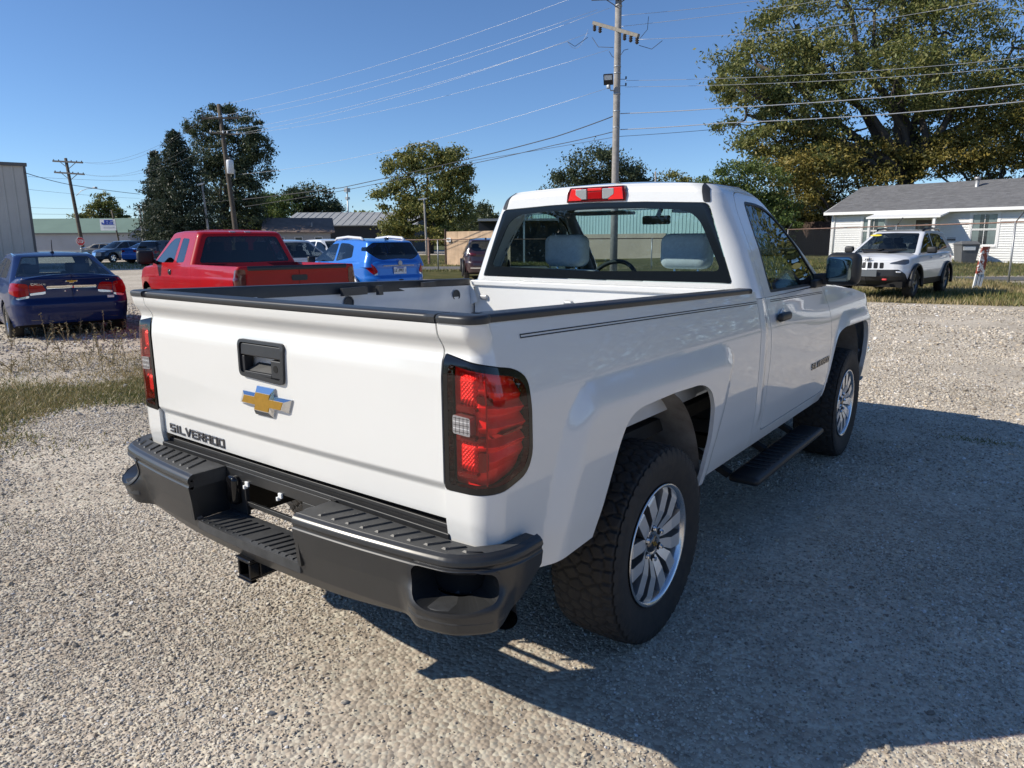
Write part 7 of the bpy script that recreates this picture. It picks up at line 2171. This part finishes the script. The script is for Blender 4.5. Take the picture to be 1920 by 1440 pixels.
# the lot goes on behind and beside the photographer: unseen tree rows added there to darken what glass and paint reflect
def unseen_wood_row(p, q, h0, h1, n, seed):
    r2 = np.random.default_rng(seed); t = r2.uniform(0, 1, n)
    hh = h0 + (h1 - h0) * (.5 + .5 * np.sin(t * 31 + seed) * np.cos(t * 12)) * r2.uniform(.7, 1, n)
    P_ = np.stack([p[0] + (q[0] - p[0]) * t, p[1] + (q[1] - p[1]) * t, r2.uniform(0, 1, n) ** .8 * hh], 1) + r2.normal(0, 1.6, (n, 3)) * np.array([1, 1, .3])
    o = quads('far_wood', leaf_quads(P_, .5, r2, 0, .7), 'leaf_oak'); o['kind'] = 'stuff'
unseen_wood_row((8, 63), (46, 44), 12, 22, 46000, 21)
unseen_wood_row((46, 44), (62, -10), 3, 5, 22000, 22)
unseen_wood_row((62, -10), (20, -60), 6, 11, 14000, 23)
unseen_wood_row((20, -60), (-50, -58), 7, 10, 42000, 24)

# ================================================================ grass, weeds, stones
def blades(name, pts, h, wd, m, seed, lean=.35):
    r2 = np.random.default_rng(seed)
    n = len(pts); P_ = np.asarray(pts, float)
    a = r2.uniform(0, 2 * PI, n); hh = h * r2.uniform(.45, 1.25, n)
    wv = np.stack([np.cos(a), np.sin(a), np.zeros(n)], 1) * (wd * r2.uniform(.6, 1.3, n))[:, None]
    d = r2.normal(0, lean, (n, 2))
    top = P_ + np.stack([d[:, 0] * hh, d[:, 1] * hh, hh], 1)
    V = np.stack([P_ - wv, P_ + wv, top], 1)
    o = quads(name, V, m); o['kind'] = 'stuff'
    return o
def inside(poly, P_): return sdp(poly, P_) < 0
r2 = np.random.default_rng(77)
Q = np.stack([r2.uniform(-27, 16, 260000), r2.uniform(16, 42, 260000)], 1)
dist_ = np.hypot(Q[:, 0] - CAM[0], Q[:, 1] - CAM[1])
keep = (sdp(VERGE, Q) < .25) & (r2.uniform(0, 1, len(Q)) < np.clip(26 / dist_, .15, 1) ** 2)
Q = Q[keep]
ns = np.sin(Q[:, 0] * .9 + np.sin(Q[:, 1] * .7) * 2) + np.sin(Q[:, 1] * 1.3)
gq = Q[ns > -.1]; dq = Q[ns <= .35]
blades('grass', np.c_[gq, np.zeros(len(gq))][:34000], .14, .012, 'grass_green', 1)
blades('grass', np.c_[dq, np.zeros(len(dq))][:26000], .13, .012, 'grass_dry', 2)
A_ = r2.uniform(8, 42, 60000); B_ = 25 + r2.uniform(0, 1, 60000) ** 1.5 * 17
P_ = np.array([pl(A_[i], B_[i], lawn_z(A_[i], B_[i])) for i in range(0, 60000)])
inpath = (B_ > 25.3) & (B_ < 27.8)
blades('lawn_grass', P_[~inpath & (B_ > 28)], .13, .014, 'grass_green', 3)
P_ = np.array([pl(a, b, 0.01) for a, b in zip(r2.uniform(-30, 6, 16000), 41.5 + r2.uniform(0, 14, 16000))])
blades('lawn_grass', P_, .12, .02, 'grass_green', 4)
# thin strip of turf in the gravel on the left
def patch_pts(n, f, x0, x1, y0, y1, seed):
    r3 = np.random.default_rng(seed)
    Q = np.stack([r3.uniform(x0, x1, n), r3.uniform(y0, y1, n)], 1)
    return Q[r3.uniform(0, 1, n) < f(Q)]
def fn_(Q, s, o=0): return .5 + .25 * np.sin(Q[:, 0] * 1.7 * s + 1.3 * np.sin(Q[:, 1] * 1.1 * s + o)) + .25 * np.sin(Q[:, 1] * 1.9 * s + 1.7 * np.sin(Q[:, 0] * .8 * s + o))
def strip_d(Q, c, w_): # distance-based density across a band running beside the truck
    cx = c + .25 * np.sin(Q[:, 1] * .8)
    return np.exp(-((Q[:, 0] - cx) / w_) ** 2)
core = patch_pts(230000, lambda Q: np.clip(strip_d(Q, -5.9, .95) * 1.6 * smooth01((fn_(Q, 1.2) - .15) / .4) + strip_d(Q, -4.75, .22) * .35 * smooth01((fn_(Q, 1.6, 2) - .5) / .2), 0, 1), -8.6, -3.6, -2.5, 6.5, 5)
blades('grass', np.c_[core, np.zeros(len(core))][:int(len(core) * .74)], .048, .0055, 'grass_green', 6, .6)
blades('grass', np.c_[core, np.zeros(len(core))][int(len(core) * .74):], .055, .0055, 'grass_dry', 16, .7)
dry = patch_pts(200000, lambda Q: np.clip(strip_d(Q, -6.6, .55) * .9 * smooth01((fn_(Q, .9, 1) - .3) / .3) + strip_d(Q, -8.0, 1.3) * .16 * smooth01((fn_(Q, 1.3, 4) - .35) / .3), 0, 1), -10.5, -3.8, -2.5, 7, 7)
blades('grass', np.c_[dry, np.zeros(len(dry))], .060, .0050, 'grass_dry', 8, .65)
few = patch_pts(9000, lambda Q: smooth01((fn_(Q, 1.1, 3) - .72) / .1) * .5, -4.6, 4, -2, 9, 9)
few = few[(few[:, 0] < -2.2)]
blades('grass', np.c_[few, np.zeros(len(few))], .030, .0035, 'grass_green', 10, .7)
few = np.stack([r2.normal(1.75, .18, 260), r2.normal(5.05, .05, 260)], 1)
blades('grass', np.c_[few, np.zeros(len(few))], .022, .004, 'grass_green', 11, .8)
# dry weeds with seed heads behind the blue sedan
def weed(x, y, h, seed, label):
    r3 = np.random.default_rng(seed)
    t = thing('weed', label, 'weed', (x, y, 0), 0, 'dry weeds by the blue sedan')
    b = MB()
    for k in range(r3.integers(1, 4)):
        a = r3.uniform(0, 6.3); l = r3.uniform(.05, .22) * (1 if k else .4)
        hh = h * (1 if k == 0 else r3.uniform(.5, .85))
        b.tube([(0, 0, 0), (l * .4 * math.cos(a), l * .4 * math.sin(a), hh * .5), (l * math.cos(a), l * math.sin(a), hh)], [.005, .004, .002], 4)
        for j in range(14):
            f = r3.uniform(.55, 1); c = np.array([l * f * math.cos(a), l * f * math.sin(a), hh * f]); d = r3.normal(0, 1, 3) * np.array([1, 1, .8]); d = d / np.linalg.norm(d) * r3.uniform(.02, .05)
            e = np.cross(d, r3.normal(0, 1, 3)); e = e / np.linalg.norm(e) * .008
            b.add([c, c + d * .5 + e, c + d, c + d * .5 - e], [(0, 1, 2, 3)])
    b.obj('stalk', 'weed_stalk', t)
lab = 'dry brown weed stalk with seed heads in front of the blue sedan bumper'
for k in range(46):
    u = r2.uniform(0, 262)
    v = r2.uniform(612, 700) if k > 10 else (632, 640, 628, 640, 635, 630, 645, 632, 625, 640, 622)[k]
    if k <= 10: u = (66, 98, 176, 196, 214, 20, 128, 240, 150, 88, 232)[k]
    d = -1.56 / ((_F + _R * (u - 960) / _f - _U * (v - 720) / _f)[2])
    p = at(u, v, d)
    weed(p[0], p[1], r2.uniform(.30, .55) if k <= 10 else r2.uniform(.15, .34), 100 + k, lab)

# loose stones scattered over the lot
def rock(seed):
    r3 = np.random.default_rng(seed)
    bm = bmesh.new(); bmesh.ops.create_icosphere(bm, subdivisions=1, radius=.5)
    for v in bm.verts:
        v.co = v.co * r3.uniform(.78, 1.15)
        v.co.x *= 1.0; v.co.y *= .80; v.co.z *= .50
    me = bpy.data.meshes.new('stone'); bm.to_mesh(me); bm.free()
    me.materials.append(M['stone'])
    return bpy.data.objects.new('stone', me)
rc_ = bpy.data.collections.new('stone_shapes')
for k in range(7): rc_.objects.link(rock(k))
def scatter():
    r3 = np.random.default_rng(5)
    P_ = []; S_ = []
    for r0, r1, dens, s0 in ((.9, 3.0, 13500, .0088), (3.0, 4.8, 8800, .0102), (4.8, 7.5, 4000, .0132), (7.5, 12, 1350, .021), (12, 21, 240, .040)):
        area = .5 * (r1 * r1 - r0 * r0) * 1.55
        n = int(area * dens)
        r = np.sqrt(r3.uniform(r0 * r0, r1 * r1, n)); th = _y + r3.uniform(-.775, .775, n)
        x = CAM[0] + r * np.sin(th); y = CAM[1] + r * np.cos(th)
        s = s0 * np.exp(r3.normal(0, .34, n))
        big = r3.uniform(0, 1, n) < .006
        s = np.minimum(np.where(big, s * 1.8, s), np.where(r < 7.5, .038, .08))
        # dusty bare patches hold fewer, smaller stones
        nn2 = np.sin(x * .75 + 1.7 * np.sin(y * .55 + 1)) + .8 * np.sin(y * .9 + 1.4 * np.sin(x * .6)) + .35 * np.sin(x * 3.1 + y * 2.3)
        nn = np.sin(x * 1.9 + 2 * np.sin(y * 1.3)) + np.sin(y * 2.3 + 1.5 * np.sin(x * 1.1)) + .6 * np.sin(x * 4.1 - y * 3.3)
        k = r3.uniform(0, 1, n) < np.clip(np.where(nn > 1.15, .35, 1) - .62 * smooth01((nn2 - .55) / .6), .06, 1)
        if r1 > 12: k &= ~((y > 17.5) & (x > -30))
        P_.append(np.stack([x, y, s * r3.uniform(.02, .16, n)], 1)[k]); S_.append(s[k])
    P_ = np.concatenate(P_); S_ = np.concatenate(S_)
    n = len(P_)
    me = bpy.data.meshes.new('gravel_stones')
    me.vertices.add(n); me.vertices.foreach_set('co', P_.astype(np.float32).reshape(-1))
    a = me.attributes.new('size', 'FLOAT', 'POINT'); a.data.foreach_set('value', S_.astype(np.float32))
    rt = np.stack([r3.normal(0, .35, n), r3.normal(0, .35, n), r3.uniform(0, 6.28, n)], 1).astype(np.float32)
    a = me.attributes.new('turn', 'FLOAT_VECTOR', 'POINT'); a.data.foreach_set('vector', rt.reshape(-1))
    o = bpy.data.objects.new('gravel_stones', me); col.objects.link(o); o['kind'] = 'stuff'
    ng = bpy.data.node_groups.new('scatter_stones', 'GeometryNodeTree')
    ng.interface.new_socket('Geometry', in_out='INPUT', socket_type='NodeSocketGeometry'); ng.interface.new_socket('Geometry', in_out='OUTPUT', socket_type='NodeSocketGeometry')
    N = ng.nodes; gi = N.new('NodeGroupInput'); go = N.new('NodeGroupOutput')
    ip = N.new('GeometryNodeInstanceOnPoints'); ci = N.new('GeometryNodeCollectionInfo')
    ci.inputs['Collection'].default_value = rc_; ci.inputs['Separate Children'].default_value = True; ci.inputs['Reset Children'].default_value = True
    ip.inputs['Pick Instance'].default_value = True
    na = N.new('GeometryNodeInputNamedAttribute'); na.data_type = 'FLOAT'; na.inputs['Name'].default_value = 'size'
    nb = N.new('GeometryNodeInputNamedAttribute'); nb.data_type = 'FLOAT_VECTOR'; nb.inputs['Name'].default_value = 'turn'
    Lk = ng.links
    Lk.new(gi.outputs[0], ip.inputs['Points']); Lk.new(ci.outputs[0], ip.inputs['Instance'])
    Lk.new(na.outputs['Attribute'], ip.inputs['Scale']); Lk.new(nb.outputs['Attribute'], ip.inputs['Rotation'])
    Lk.new(ip.outputs[0], go.inputs[0])
    md = o.modifiers.new('scatter', 'NODES'); md.node_group = ng
    return n
print('stones', scatter())
